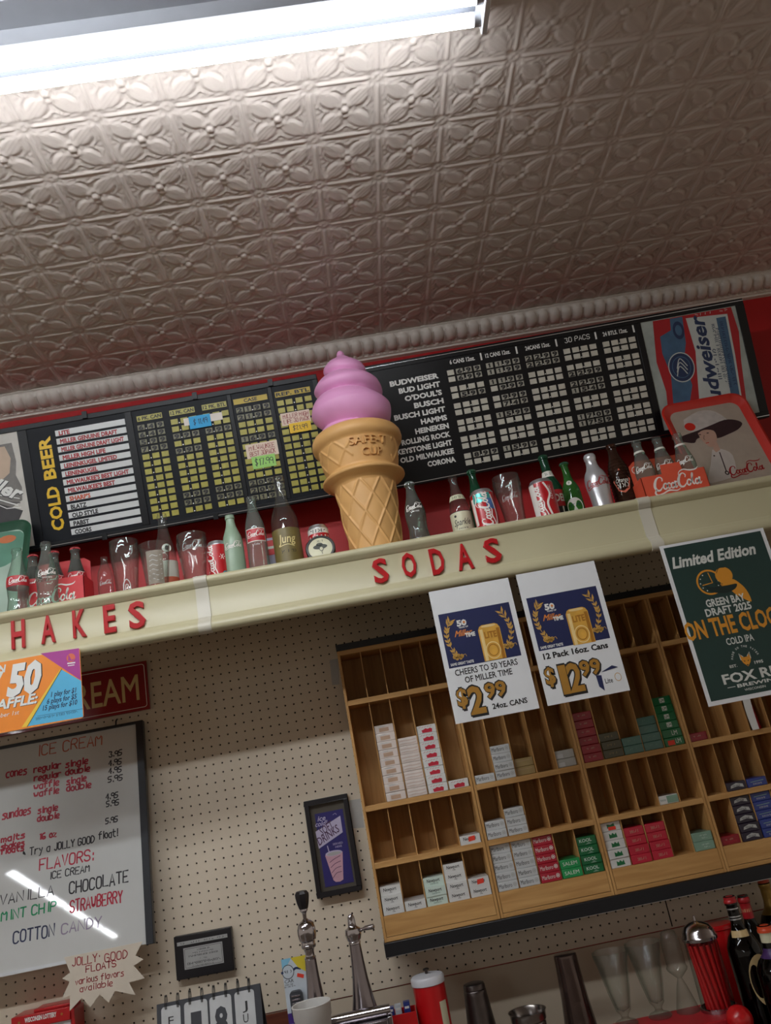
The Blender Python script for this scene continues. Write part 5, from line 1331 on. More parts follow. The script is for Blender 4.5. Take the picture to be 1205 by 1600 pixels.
def beer_picture(T, G, pic, wl, wr, fifty, can_o, taste):
    b = MB(); a = PC.at(*G(*pic[0])); c = PC.at(*G(*pic[1]))
    b.rect(PC.M, a[0], a[1], c[0], c[1], m_navy, .01); p = b.build('picture_panel', T)
    for wv, nn, bx in ((wl, 9, wl[0]), (wr, 8, wr[0])):
        b = MB(); laurel(b, G, wv, nn, 1)
        x, y = PC.at(*G(*bx))
        for dx, dy, r in ((-.25, .0, .2), (.12, .05, .2), (.45, -.02, .19), (-.05, -.18, .16), (.3, -.18, .15)): b.ell(PC.M, x + dx, y + dy, r, r * 1.1, m_wheat, .035, 12); b.ell(PC.M, x + dx, y + dy, r * .6, r * .6, m_wheatd, .04, 10, inner=.6)
        b.stroke(PC.M, catmull([(x + .55, y), (x + .8, y + .12), (x + .9, y - .1)], 4), .05, m_wheat, .03)
        b.build('wheat_print', p)
    b = MB(); o = PC.at(*G(*can_o[0])); e = PC.at(*G(*can_o[1])); x0, y0, x1, y1 = o[0], o[1], e[0], e[1]; w = x1 - x0; hh = y1 - y0
    b.flat(PC.M, [(x0, y0), (x1, y0), (x1, y1 - .13 * hh), (x1 - .08 * w, y1 - .04 * hh), (x1 - .2 * w, y1), (x0 + .2 * w, y1), (x0 + .08 * w, y1 - .04 * hh), (x0, y1 - .13 * hh)], m_can1, .02)
    b.rect(PC.M, x0 + .06 * w, y0, x0 + .2 * w, y1 - .12 * hh, m_can2, .025); b.rect(PC.M, x1 - .18 * w, y0, x1 - .04 * w, y1 - .14 * hh, m_can3, .025)
    b.ell(PC.M, x0 + .5 * w, y1 - .045 * hh, .34 * w, .035 * hh, m_can2, .026)
    b.ell(PC.M, x0 + .5 * w, y0 + .27 * hh, .34 * w, .24 * hh, m_can2, .03, inner=.88); b.ell(PC.M, x0 + .5 * w, y0 + .27 * hh, .24 * w, .17 * hh, m_can3, .03, inner=.85)
    b.text(PC.M, 'LITE', x0 + .24 * w, y0 + .62 * hh, x1 - .2 * w, y0 + .80 * hh, m_can3, .032, .03); b.build('can_print', p)
    b = MB(); f5, yo, mi, ti = fifty
    T2(b, G, '50', *f5, m_pwht, .03, .05); T2(b, G, 'YEARS OF', *yo, m_pwht, .03, .03); T2(b, G, 'Miller', *mi, m_torange, .035, .02, .5); T2(b, G, 'TIME', *ti, m_pwht, .04, .05); T2(b, G, 'SAME GREAT TASTE', *taste, m_pwht, .03, .03)
    q = line_box(PC, G, *f5); x, y = q[2], q[3]; b.ell(PC.M, x - .24, y - .27, .12, .12, m_torange, .045, 14); b.build('lettering', p)
def price(T, G, items):
    b = MB()
    for dx, dy, k, h, m, bo in ((.10, -.09, 1, .012, m_pblk, .06), (-.02, .02, 1, .018, m_pblk, .06), (0, 0, 0, .028, m_pgold, .03)):
        for s, x, yb, hh, xr in items:
            q = line_box(PC, G, x, yb, hh, xr); e = .045 * k; b.text(PC.M, s, q[0] + dx - e, q[1] + dy - e, q[2] + dx + e, q[3] + dy + e, m, h, bo)
    b.build('price_lettering', T)
G = zz(660, 870, 5.926)
T, x0, x1, y0, y1 = card('white beer price card with large gold 2.99, hanging below the right word', [(668, 925), (800, 902), (837, 1108), (714, 1131)], 0)
beer_picture(T, G, ((250, 1037), (800, 418)), [(325, 925), (245, 800), (225, 690), (258, 590)], [(790, 820), (825, 700), (790, 590), (720, 500)],
             ((322, 645, 55, 413), (337, 665, 15, 425), (300, 745, 58, 470), (400, 745, 38, 493)), ((580, 970), (705, 605)), (265, 1015, 25, 480))
b = MB(); T2(b, G, 'CHEERS TO 50 YEARS', 308, 1105, 60, 888, m_pblk, .02, .015); T2(b, G, 'OF MILLER TIME', 400, 1168, 60, 838, m_pblk, .02, .015); b.build('lettering', T); b = MB()
T2(b, G, '24oz. CANS', 655, 1410, 52, 978, m_pblk, .02, .025); b.build('lettering', T)
price(T, G, [('$', 335, 1385, 165, 432), ('2', 455, 1458, 262, 600), ('99', 592, 1310, 140, 790)])
G = zz(800, 860, 6.153)
T, x0, x1, y0, y1 = card('white beer price card with large gold 12.99 and a small box picture', [(806, 898), (930, 876), (983, 1079), (856, 1103)], 0)
beer_picture(T, G, ((262, 970), (806, 340)), [(345, 855), (255, 730), (225, 620), (255, 510)], [(820, 760), (835, 630), (800, 520), (720, 420)],
             ((320, 575, 58, 415), (336, 595, 16, 428), (300, 680, 60, 480), (400, 678, 38, 497)), ((595, 915), (715, 535)), (278, 952, 27, 495))
b = MB(); T2(b, G, '12 Pack 16oz. Cans', 308, 1050, 58, 930, m_pblk, .02, .035); b.build('lettering', T)
price(T, G, [('$', 335, 1290, 165, 432), ('1', 500, 1378, 285, 572), ('2', 572, 1362, 285, 712), ('99', 668, 1210, 148, 868)])
b = MB(); q = lambda l: [PC.at(*G(x, y)) for x, y in l]
b.flat(PC.M, q([(810, 1200), (880, 1350), (895, 1350), (1080, 1290), (1040, 1150), (870, 1190)]), m_card, .022)
b.flat(PC.M, q([(805, 1200), (860, 1200), (895, 1350), (840, 1310)]), m_navy, .03); b.flat(PC.M, q([(860, 1170), (960, 1105), (1020, 1120), (900, 1160)]), m_navy, .03)
b.ell(PC.M, *PC.at(*G(1020, 1215)), .33, .4, m_wheat, .03, inner=.85); T2(b, G, 'Lite', 902, 1280, 50, 975, m_pblk, .035, .01); b.build('box_print', T)

# ---- green poster
m_pgn = mat('poster_green', '#1d3a35', .4, var=.04); m_por = mat('poster_gold', '#d9922a', .45, var=.03); m_pst = mat('poster_text', '#d6d8d2', .45); m_pshade = mat('poster_dark', '#122622', .45)
G = zz(1020, 830, 4.573)
xs0, yt = PC.at(1030, 854); yb = PC.at(1100, 1106)[1]; xs1 = xs0 + 11.05
T = thing('poster', 'dark green limited edition beer poster with gold clock, hanging from the shelf front', 'poster', PC.M((xs0 + xs1) / 2, yt, 0))
b = MB(); b.slab(PC, xs0, xs1, yb, yt, -.05, 0, m_card); b.rect(PC.M, xs0 + .38, yb + .42, xs1 - .38, yt - .28, m_pgn, .008); b.build('card', T)
b = MB(); T2(b, G, 'Limited Edition', 145, 268, 82, 745, m_pst, .02, .035, .25); b.build('lettering', T); b = MB()
T2(b, G, 'GREEN BAY', 388, 545, 56, 665, m_pst, .03, .03); T2(b, G, 'DRAFT 2025', 385, 612, 56, 712, m_pst, .03, .03); b.build('lettering', T); b = MB()
q = line_box(PC, G, 248, 785, 135, 600); b.text(PC.M, 'ON THE CLOCK', q[0], q[1], xs1 - .75, q[3], m_por, .02, .03); b.build('lettering', T); b = MB()
T2(b, G, 'COLD IPA', 533, 815, 52, 728, m_pst, .02, .02); b.build('lettering', T); b = MB()
T2(b, G, 'EST.', 553, 978, 20, 607, m_pst, .02, .03); T2(b, G, '1995', 730, 948, 22, 792, m_pst, .02, .03)
q = line_box(PC, G, 510, 1095, 72, 700); b.text(PC.M, 'FOX RIVER', q[0], q[1], xs1 - .9, q[3], m_pst, .02, .03)
a = PC.at(*G(608, 1118)); b.text(PC.M, 'BREWING CO.', a[0], a[1], xs1 - 1.3, a[1] + .32, m_pst, .02, .03); b.stroke(PC.M, [(a[0] - .95, a[1] + .15), (a[0] - .2, a[1] + .15)], .06, m_pst, .02)
T2(b, G, 'WISCONSIN', 660, 1142, 18, 810, m_pst, .02, .01)
cx, cy = PC.at(*G(668, 920))
for i, ch in enumerate('MADE ON THE WATER'):
    if ch == ' ': continue
    an = radians(165 - 150 * i / 16); q = Plane(PC.M(cx + 1.25 * cos(an), cy + 1.25 * sin(an), 0), (sin(an), -cos(an), 0), (cos(an), sin(an), 0)); b.text(q.M, ch, -.07, 0, .07, .2, m_pst, .02, .02)
b.build('lettering', T)
b = MB(); cx2, cy2 = PC.at(*G(405, 365)); r = 1.3
b.ell(PC.M, cx2, cy2, r, r, m_por, .02, 40, inner=.86, a0=radians(35), a1=radians(330))
for i in range(12):
    if 1 <= i <= 9: an = radians(90 + 30 * i); b.ell(PC.M, cx2 + .92 * cos(an), cy2 + .92 * sin(an), .07, .07, m_pst, .02, 8)
b.stroke(PC.M, [(cx2 + .15, cy2 + .95), (cx2 + .3, cy2 - .1)], .09, m_por, .022); b.stroke(PC.M, [(cx2 - .75, cy2 - .2), (cx2 + .3, cy2 - .1)], .09, m_por, .022)
q = lambda l: [PC.at(*G(x, y)) for x, y in l]
b.ell(PC.M, *PC.at(*G(508, 315)), .88, .85, m_por, .024, 30)
for k in range(3): b.stroke(PC.M, q([(445 - 3 * k, 340 + 12 * k), (455, 375 + 8 * k), (500, 375 + 10 * k)]), .05, m_pshade, .028)
b.stroke(PC.M, catmull(q([(455, 300), (470, 265), (510, 258)]), 5), .06, m_pshade, .028)
b.flat(PC.M, catmull(q([(480, 375), (560, 340), (620, 370), (670, 420), (705, 490), (690, 500), (600, 455), (555, 420), (500, 400)]), 3), m_por, .022)
b.flat(PC.M, catmull(q([(370, 390), (440, 400), (540, 385), (600, 375), (590, 410), (530, 440), (450, 440), (400, 425)]), 3), m_pshade, .026)
b.build('clock_print', T)
b = MB(); fx = lambda l: [(cx + x, cy + y) for x, y in l]
b.flat(PC.M, fx([(0, -.62), (-.35, -.25), (-.5, .1), (-.42, .62), (-.18, .3), (.18, .3), (.42, .62), (.5, .1), (.35, -.25)]), m_por, .02)
b.stroke(PC.M, fx([(-.5, .1), (-.52, .7), (-.2, .35)]), .07, m_pst, .026); b.stroke(PC.M, fx([(.5, .1), (.52, .7), (.2, .35)]), .07, m_pst, .026)
b.flat(PC.M, fx([(-.28, .0), (-.08, -.08), (-.2, -.15)]), m_pshade, .027); b.flat(PC.M, fx([(.28, .0), (.08, -.08), (.2, -.15)]), m_pshade, .027); b.flat(PC.M, fx([(-.1, -.42), (.1, -.42), (0, -.58)]), m_pshade, .027)
b.build('emblem', T)
# ================================================================== SIGNS AND BOARDS ON THE PEGBOARD, LEFT
m_lora = mat('ticket_orange', '#ef8c2c', .4, var=.03); m_lmag = mat('ticket_magenta', '#a83a8e', .4, var=.03); m_lblu = mat('ticket_blue', '#58b4dc', .4, var=.03); m_lyel = mat('ticket_yellow', '#f1c843', .4, var=.03)
G4 = zz(0, 980, 4.017); G5 = zz(0, 1280, 4.017)
PK = Plane((0, 0, 17.75))
def pts(P, G, l): return [P.at(*G(x, y)) for x, y in l]
tr = PK.at(*G4(500, 130)); br = PK.at(*G4(525, 568))
T = thing('lottery_sign', 'orange, magenta and blue lottery raffle sign hanging at the left edge', 'sign', PK.M(tr[0] - 5, tr[1], 0))
b = MB(); b.prism(PK.M, rrect(tr[0] - 12, br[1], tr[0], tr[1], .25, 4), -.05, 0, m_lora); b.build('card', T)
b = MB()
b.flat(PK.M, pts(PK, G4, [(255, 165), (496, 132), (508, 333)]), m_lmag, .01)
b.flat(PK.M, pts(PK, G4, [(385, 265), (510, 337), (522, 563), (175, 622)]), m_lblu, .012)
b.flat(PK.M, pts(PK, G4, [(378, 265), (385, 262), (172, 625), (135, 630)]), m_lyel, .014)
b.stroke(PK.M, pts(PK, G4, [(388, 262), (170, 627)]), .06, m_pblk, .016)
b.ell(PK.M, *PK.at(*G4(445, 192)), .42, .42, m_lor, .016); b.flat(PK.M, pts(PK, G4, [(430, 168), (448, 205), (470, 198), (455, 212), (428, 212)]), m_lmag, .02)
b.stroke(PK.M, pts(PK, G4, [(425, 228), (470, 222)]), .12, m_pwht, .016); b.stroke(PK.M, pts(PK, G4, [(428, 242), (466, 237)]), .08, m_pwht, .016)
b.build('printed_shapes', T)
b = MB()
def TT(s, x, yb, hh, xr, m, h, bold, sh, dx=0, dy=0):
    q = line_box(PK, G4, x, yb, hh, xr, -.165); b.text(PK.M, s, q[0] + dx, q[1] + dy, q[2] + dx, q[3] + dy, m, h, bold, sh)
TT('50', 40, 432, 190, 265, m_pblk, .02, .05, .25, .1, -.05); TT('50', 40, 432, 190, 265, m_pwht, .028, .05, .25)
TT('IN', -25, 290, 45, 40, m_pwht, .028, .04, .2); TT('MY', -150, 455, 150, 30, m_pwht, .028, .04, .25)
b.build('lettering', T); b = MB()
TT('RAFFLE:', -75, 530, 62, 240, m_pblk, .02, .035, .25, .05, -.04); TT('RAFFLE:', -75, 530, 62, 240, m_pwht, .028, .035, .25)
TT('September 1st', -120, 590, 28, 122, m_pwht, .02, .0, .25)
b.build('lettering', T); b = MB()
TT('1 play for $1', 320, 438, 32, 482, m_bnav, .02, .025, .25); TT('6 plays for $5', 295, 482, 32, 485, m_bnav, .02, .025, .25); TT('15 plays for $10', 268, 524, 32, 487, m_bnav, .02, .025, .25)
b.stroke(PK.M, pts(PK, G4, [(235, 558), (520, 512)]), .03, m_bnav, .02); TT('~~~~~~~~~~~~~~~~~~~~~~~~~~~~~~~~~~~~~~~', 225, 584, 16, 490, m_bnav, .02, .0, .2)
b.build('lettering', T)

# red enamel sign
PS = Plane((0, 0, .55))
tr = PS.at(228, 1032); br = PS.at(231.5, 1108)
m_sred = mat('enamel_red', '#8e1420', .3, var=.05, coat=.2); m_scream = mat('enamel_cream', '#d8bd84', .35, var=.05)
T = thing('tin_sign', 'dark red enamel sign with cream lettering, partly behind the lottery sign', 'sign', PS.M(tr[0] - 8, br[1], 0))
b = MB(); x1, y1, x0, y0 = tr[0], tr[1], tr[0] - 24, br[1]
b.slab(PS, x0, x1, y0, y1, -.35, 0, m_sred); b.build('sign_plate', T, bevel=.05)
b = MB(); A = rrect(x0 + .3, y0 + .35, x1 - .3, y1 - .35, .3, 4); A.append(A[0]); b.stroke(PS.M, A, .07, m_script, .01)
yb = PS.at(*G4(760, 475))[1]; yt = PS.at(*G4(760, 305))[1]; xa = PS.at(*G4(470, 520))[0]; xb = PS.at(*G4(878, 460))[0]
w = xb - xa
b.text(PS.M, 'CREAM', xb - w * 1.28, yb, xb, yt, m_scream, .015, .008); b.text(PS.M, 'ICE', xb - w * 2.2, yb, xb - w * 1.45, yt, m_scream, .015, .008); b.build('lettering', T)

# whiteboard, its foot standing off the wall
WB = Plane((0, -31.4, 3.5), (1, 0, 0), (0, 22.3, -2.5))
m_wb = mat('whiteboard_gloss', '#c9cac8', .03, var=.01, spec=.6); m_wbf = mat('whiteboard_frame', '#22252b', .35)
xr = WB.at(221, 1300)[0]; yt = WB.at(120, 1149)[1]; yb = WB.at(120, 1497)[1]
m_mr = mat('marker_red', '#b01f3a', .5); m_mo = mat('marker_orange', '#b5532f', .5); m_mk = mat('marker_black', '#26232a', .5); m_mg = mat('marker_green', '#0f8a5a', .5); m_mb = mat('marker_blue', '#28304f', .5); m_ml = mat('marker_lilac', '#8c7f96', .5)
xl = xr - 28
T = thing('whiteboard', 'black framed whiteboard with a handwritten ice cream price list', 'whiteboard', WB.M(xr - 12, yb, 0))
b = MB(); b.slab(WB, xl, xr, yb, yt, -.3, 0, m_wb); b.build('writing_surface', T)
b = MB()
for q in ((xr, xr + .8, yb - .1, yt + .3), (xl - .8, xl, yb - .3, yt + .3), (xl, xr, yt, yt + .3)): b.slab(WB, *q, -.5, .28, m_wbf)
b.build('frame', T, bevel=.05)
b = MB(); b.slab(WB, xl, xr - 3.2, yb - .32, yb, -.5, .2, m_alu); b.build('lower_rail', T)
b = MB()
for x in (xr - 2.4, xr - 17.2):
    b.tube([WB.M(x, yt + .25, -.2), WB.M(x, yt + .9, -.35), (WB.M(x, 0, 0)[0], WB.M(x, yt + 1.1, 0)[1], .1)], .09, m_wbf, 8)
b.build('hanging_hook', T)
rs = 10
def wr(s, G, p, q, m, w=.10, jit=.10, x1=True):
    global rs
    rs += 1
    hh = HAND.get(s, 38); k = line_box(WB, G, p[0], p[1], hh, q[0], -.178)
    b = MB(); b.pen(WB.M, s, k[0], k[1], k[2], k[3], w * 1.3, m, .012, rs, jit); b.build('handwriting', T)
HAND = {'FLAVORS:': 68, 'VANILLA': 62, 'CHOCOLATE': 72, 'MINT CHIP': 60, 'STRAWBERRY': 74, 'COTTON': 74, 'CANDY': 64, '> Try a': 46, 'JOLLY GOOD': 44, 'ICE CREAM': 46, '16 oz': 36,
        '3.95': 34, '4.95': 34, '5.95': 34, 'malts': 36, 'shakes': 36, 'floats': 34, 'cones': 48, 'sundaes': 50, 'float!': 46}
HAND['ICE CREAM'] = 66; wr('ICE CREAM', G4, (228, 812), (638, 695), m_mo, .1); HAND['ICE CREAM'] = 44
for s, p, q in (('cones', (38, 945), (165, 890)), ('regular', (212, 912), (380, 850)), ('single', (412, 880), (550, 828)), ('regular', (215, 968), (380, 905)), ('double', (412, 930), (562, 880)), ('waffle', (212, 1020), (368, 955)), ('single', (418, 988), (540, 935)),
                ('waffle', (212, 1068), (368, 1005)), ('double', (418, 1032), (570, 975)), ('sundaes', (15, 1205), (190, 1140)), ('single', (238, 1172), (360, 1115)), ('double', (235, 1222), (370, 1160))):
    wr(s, G4, p, q, m_mr, .13)
for s, p, q in (('3.95', (685, 818), (765, 778)), ('4.95', (682, 872), (762, 832)), ('4.95', (682, 922), (762, 882)), ('5.95', (678, 975), (768, 935)), ('4.95', (665, 1082), (740, 1042)), ('5.95', (668, 1128), (745, 1085)), ('5.95', (663, 1235), (738, 1192))):
    wr(s, G4, p, q, m_mk, .10)
for s, p, q in (('malts', (8, 145), (152, 98)), ('shakes', (5, 192), (150, 140)), ('floats', (5, 222), (148, 182)), ('16 oz', (245, 128), (352, 85))): wr(s, G5, p, q, m_mr, .13)
wr('> Try a', G5, (145, 232), (312, 185), m_mk, .09); wr('JOLLY GOOD', G5, (342, 195), (592, 128), m_mk, .1); wr('float!', G5, (620, 128), (738, 80), m_mk, .1)
wr('FLAVORS:', G5, (248, 322), (585, 220), m_mr, .12); wr('ICE CREAM', G5, (308, 378), (560, 305), m_mk, .09)
wr('VANILLA', G5, (0, 540), (335, 440), m_mk, .09); wr('CHOCOLATE', G5, (435, 468), (805, 338), m_mk, .12); wr('MINT CHIP', G5, (8, 640), (350, 560), m_mg, .12); wr('STRAWBERRY', G5, (440, 585), (768, 470), m_mr, .12)
wr('COTTON', G5, (82, 782), (340, 690), m_mb, .12); wr('CANDY', G5, (385, 722), (635, 630), m_ml, .1)

# starburst note
PB = Plane((0, 0, 4.0))
m_star = mat('starburst_card', '#d8cdbd', .55, var=.02)
star = pts(PB, G5, [(402, 868), (895, 768), (850, 855), (900, 880), (840, 920), (908, 998), (810, 1025), (850, 1103), (722, 1078), (682, 1152), (625, 1098), (568, 1180), (515, 1120), (437, 1205), (440, 1105), (388, 1128), (437, 1020), (390, 1000), (440, 962)])
b = MB(); b.prism(PB.M, star, -.04, 0, m_star)
for s, p, q, w, m in (('JOLLY', (455, 925), (610, 850), .08, m_inkr), ("' GOOD", (618, 905), (800, 820), .08, m_inkr), ('FLOATS', (540, 962), (728, 893), .08, m_inkr), ('various', (475, 1040), (612, 990), .07, m_inkr), ('flavors', (635, 1010), (775, 960), .07, m_inkr), ('available', (502, 1085), (705, 1030), .07, m_inkr)):
    k = line_box(PB, G5, p[0], p[1], (40 if s == 'FLOATS' else 50) if s.isupper() else 38, q[0], -.178); rs += 1; b.pen(PB.M, s, k[0], k[1], k[2], k[3], w * 1.2, m, .012, rs)
b.single('starburst_note', 'cream starburst card with red handwriting below the whiteboard', 'sign', PB.M(*star[0]), sharp=30)

# red lottery box at the bottom
PQ = Plane((0, 0, 3.2))
a = PQ.at(*G5(68, 1248)); c = PQ.at(*G5(438, 1178)); s0 = PQ.at(*G5(195, 1205)); s1 = PQ.at(*G5(425, 1162))
m_lbox = mat('lottery_red', '#b3161c', .3, var=.03, coat=.2); m_gold2 = mat('brass_screw', '#b98a4a', .3, metal=.9)
T = thing('lottery_box', 'red lottery ticket box with white lettering at the bottom left', 'box', (c[0] - 3, -47, 1.6))
b = MB(); yb = c[1] - 1.15
b.box(a[0], c[0], yb, (a[1] + c[1]) / 2, .1, 3.2, m_lbox); b.build('header', T, bevel=.08)
b = MB(); b.box(s0[0], s1[0], (a[1] + c[1]) / 2, (s0[1] + s1[1]) / 2, .3, 2.6, m_lbox); b.build('top_step', T, bevel=.06)
b = MB(); b.box(a[0] + .15, c[0] - .1, -47, yb, .1, 2.9, m_white); b.build('window', T, bevel=.04)
b = MB(); b.box(c[0], c[0] + .35, -47, yb + .9, .3, 3.0, m_lbox); b.build('side_post', T, bevel=.04)
b = MB(); p = PQ.at(*G5(155, 1278)); q = PQ.at(*G5(355, 1222)); b.text(PQ.M, 'WISCONSIN LOTTERY', p[0], p[1], q[0], p[1] + .42, m_pwht, .02, .04); b.build('lettering', T)
for k in ((120, 1278), (388, 1222)):
    x, y = PQ.at(*G5(*k)); b = MB(); b.ell(PQ.M, x, y, .12, .12, m_gold2, .03); b.build('screw', T)

# small framed certificate
G6 = zz(230, 1220, 3.09)
PP = Plane((0, 0, .9))
co = pts(PP, G6, [(122, 757), (405, 705), (420, 910), (148, 965)])
ang = atan2(co[1][1] - co[0][1], co[1][0] - co[0][0])
PP = Plane(PP.M(*co[3], 0), (cos(ang), sin(ang), 0), (-sin(ang), cos(ang), 0))
co = pts(PP, G6, [(122, 757), (405, 705), (420, 910), (148, 965)]); x1 = (co[1][0] + co[2][0]) / 2; y1 = (co[0][1] + co[1][1]) / 2; x0 = (co[0][0] + co[3][0]) / 2
m_blkf = mat('frame_black', '#17151a', .35); m_cert = mat('certificate_paper', '#a9a9a8', .4, var=.03)
T = thing('framed_certificate', 'small black framed certificate low on the pegboard, above the calendar', 'frame', PP.M(x1 / 2, 0, -.4))
b = MB(); b.slab(PP, x0, x1, 0, y1, -.8, 0, m_blkf); b.build('frame', T, bevel=.06)
b = MB(); p = pts(PP, G6, [(145, 800), (387, 745)]); b.slab(PP, p[0][0], p[1][0], p[0][1], p[0][1] + .35, 0, .03, m_cert); b.build('name_plate', T)
b = MB(); p = pts(PP, G6, [(182, 913), (362, 775)]); b.slab(PP, p[0][0], p[1][0], p[0][1], p[1][1], 0, .03, m_cert); c_ = b.build('certificate', T)
b = MB(); cx = (p[0][0] + p[1][0]) / 2; h = p[1][1] - p[0][1]; w = (p[1][0] - p[0][0]) / 2
for k, (s, yy, ww, hh) in enumerate((('~~~~~~~~~~~~~~~~', .80, .35, .07), ('~~~~~~~~~~~~~~~~', .68, .55, .06), ('~~~~~~~~~~~~~~~~~~~~~~~~~~', .55, .75, .07), ('~~~~~~', .38, .2, .05), ('~~~~~~~~~~~~~~~~~~~~~~~~~~', .2, .85, .10), ('~~~~~~~~~~~~~~~~~~~~~~~~', .08, .6, .05))):
    b.text(PP.M, s, cx - w * ww, p[0][1] + h * yy, cx + w * ww, p[0][1] + h * (yy + hh), m_pblk, .045, .0)
A = rrect(p[0][0] + .12, p[0][1] + .12, p[1][0] - .12, p[1][1] - .12, .1, 3); A.append(A[0]); b.stroke(PP.M, A, .03, m_pblk, .04)
p = pts(PP, G6, [(145, 800), (387, 745)]); b.text(PP.M, '~~~~~~~~~~~~~~~~~', p[0][0] + .3, p[0][1] + .1, p[1][0] - .3, p[0][1] + .24, m_pblk, .045, .0); b.build('lettering', c_)

# soft drinks picture
G7 = zz(440, 1220, 7.53)
PG = Plane((0, 0, 1.1))
co = pts(PG, G7, [(235, 262), (745, 140), (968, 1275), (445, 1395)])
x0, x1 = (co[0][0] + co[3][0]) / 2, (co[1][0] + co[2][0]) / 2; y1, y0 = (co[0][1] + co[1][1]) / 2, (co[2][1] + co[3][1]) / 2
m_ppl = mat('picture_purple', '#2a2466', .4, var=.12, scale=12); m_matb = mat('picture_mount', '#4c463c', .5); m_lav = mat('print_lavender', '#b9b0cc', .45, var=.04); m_pnk2 = mat('print_pale_pink', '#c59aa8', .45, var=.06); m_pdk = mat('print_plum', '#4a2a4c', .45)
T = thing('framed_picture', 'black framed purple soft drinks picture between the pegboard and pack rack', 'picture', PG.M((x0 + x1) / 2, y0, -.5))
b = MB(); fw = .52
for q in ((x0, x1, y1 - fw, y1), (x0, x1, y0, y0 + fw), (x0, x0 + fw, y0 + fw, y1 - fw), (x1 - fw, x1, y0 + fw, y1 - fw)): b.slab(PG, *q, -1.05, 0, m_blkf)
b.build('frame', T, bevel=.05)
b = MB(); b.slab(PG, x0 + fw, x1 - fw, y0 + fw, y1 - fw, -.7, -.5, m_matb); b.build('mount', T)
b = MB(); p = pts(PG, G7, [(520, 1260), (715, 330)]); xa, xb = x0 + 1.0, x1 - .75; b.slab(PG, xa, xb, p[0][1], p[1][1], -.5, -.46, m_ppl); pic = b.build('picture', T)
PI = Plane(PG.M(0, 0, -.46)); b = MB()
b.flat(PI.M, pts(PI, G7, [(400, 600), (690, 410), (720, 605), (440, 800)]), m_lav, .01)
an = radians(24); SB = Plane(PI.M(*PI.at(*G7(470, 640)), 0), (cos(an), sin(an), 0), (-sin(an), cos(an), 0))
q = line_box(SB, G7, 478, 648, 92, 632, -.62); b.text(SB.M, 'SOFT', q[0], q[1], q[2], q[1] + .88, m_pdk, .02, .01, .2)
q = line_box(SB, G7, 448, 765, 90, 706, -.62); b.text(SB.M, 'DRINKS', q[0], q[1], q[2], q[1] + .85, m_pdk, .02, .01, .2)
for w_, x_, yb_, h_, xr_, bo in (('ice', 425, 478, 62, 520, .015), ('cold!', 400, 545, 62, 545, .015), ('SERVED', 605, 760, 26, 722, 0), ('HERE', 635, 790, 24, 712, 0)):
    q = line_box(PI, G7, x_, yb_, h_, xr_, -.2); b.text(PI.M, w_, q[0], q[1], q[2], q[3], m_lav, .015, bo, .3 if bo else 0)
b.flat(PI.M, pts(PI, G7, [(513, 880), (718, 830), (728, 1160), (690, 1185), (640, 1190), (612, 1170)]), m_pnk2, .012)
b.ell(PI.M, *PI.at(*G7(615, 850)), .92, .27, m_lav, .014, rot=radians(0)); b.ell(PI.M, *PI.at(*G7(618, 855)), .75, .18, m_cert, .018)
b.stroke(PI.M, pts(PI, G7, [(540, 768), (560, 838)]), .1, m_lav, .022)
for k in range(4): b.stroke(PI.M, catmull(pts(PI, G7, [(570 + 12 * k, 960 + 62 * k), (620 + 10 * k, 920 + 55 * k), (690 + 6 * k, 880 + 62 * k)]), 4), .06, m_pdk, .016)
b.stroke(PI.M, catmull(pts(PI, G7, [(605, 400), (630, 382), (645, 398)]), 4), .04, m_lav, .015)
b.build('printed_scene', pic)
# clear tape at the rack's edge
m_tape = mat('packing_tape', '#b9b6b2', .2, var=.06)
P0 = Plane((0, 0, .02))
for lab, l, G in (('upper strip of clear tape beside the pack rack', [(815, 310), (895, 295), (905, 540), (838, 545)], zz(380, 980, 6.025)), ('lower strip of clear tape behind the soft drinks picture', [(775, 235), (925, 210), (975, 550), (845, 560)], G7)):
    b = MB(); q = pts(P0, G, l); b.prism(P0.M, q, -.015, .01, m_tape); b.single('tape_strip', lab, 'tape', P0.M(*q[0]), 'strips of clear tape')

# ================================================================== BACK COUNTER
CY = -48.5; CB_ = -45.7
b = MB(); b.box(-30, 112, CY - 1.4, CY, -.1, 26, mat('counter_top', '#8d7f72', .3, var=.06)); b.box(-30, 112, -86, CY - 1.4, -.1, 25, mat('counter_front', '#5d3a2a', .5, var=.1)); b.struct('counter_back')
b = MB(); b.box(-30, 13.4, CY, -40.78, -.11, .12, wood('brown_board', '#5a2a1c', '#6d3825', .5)); b.struct('trim_2')

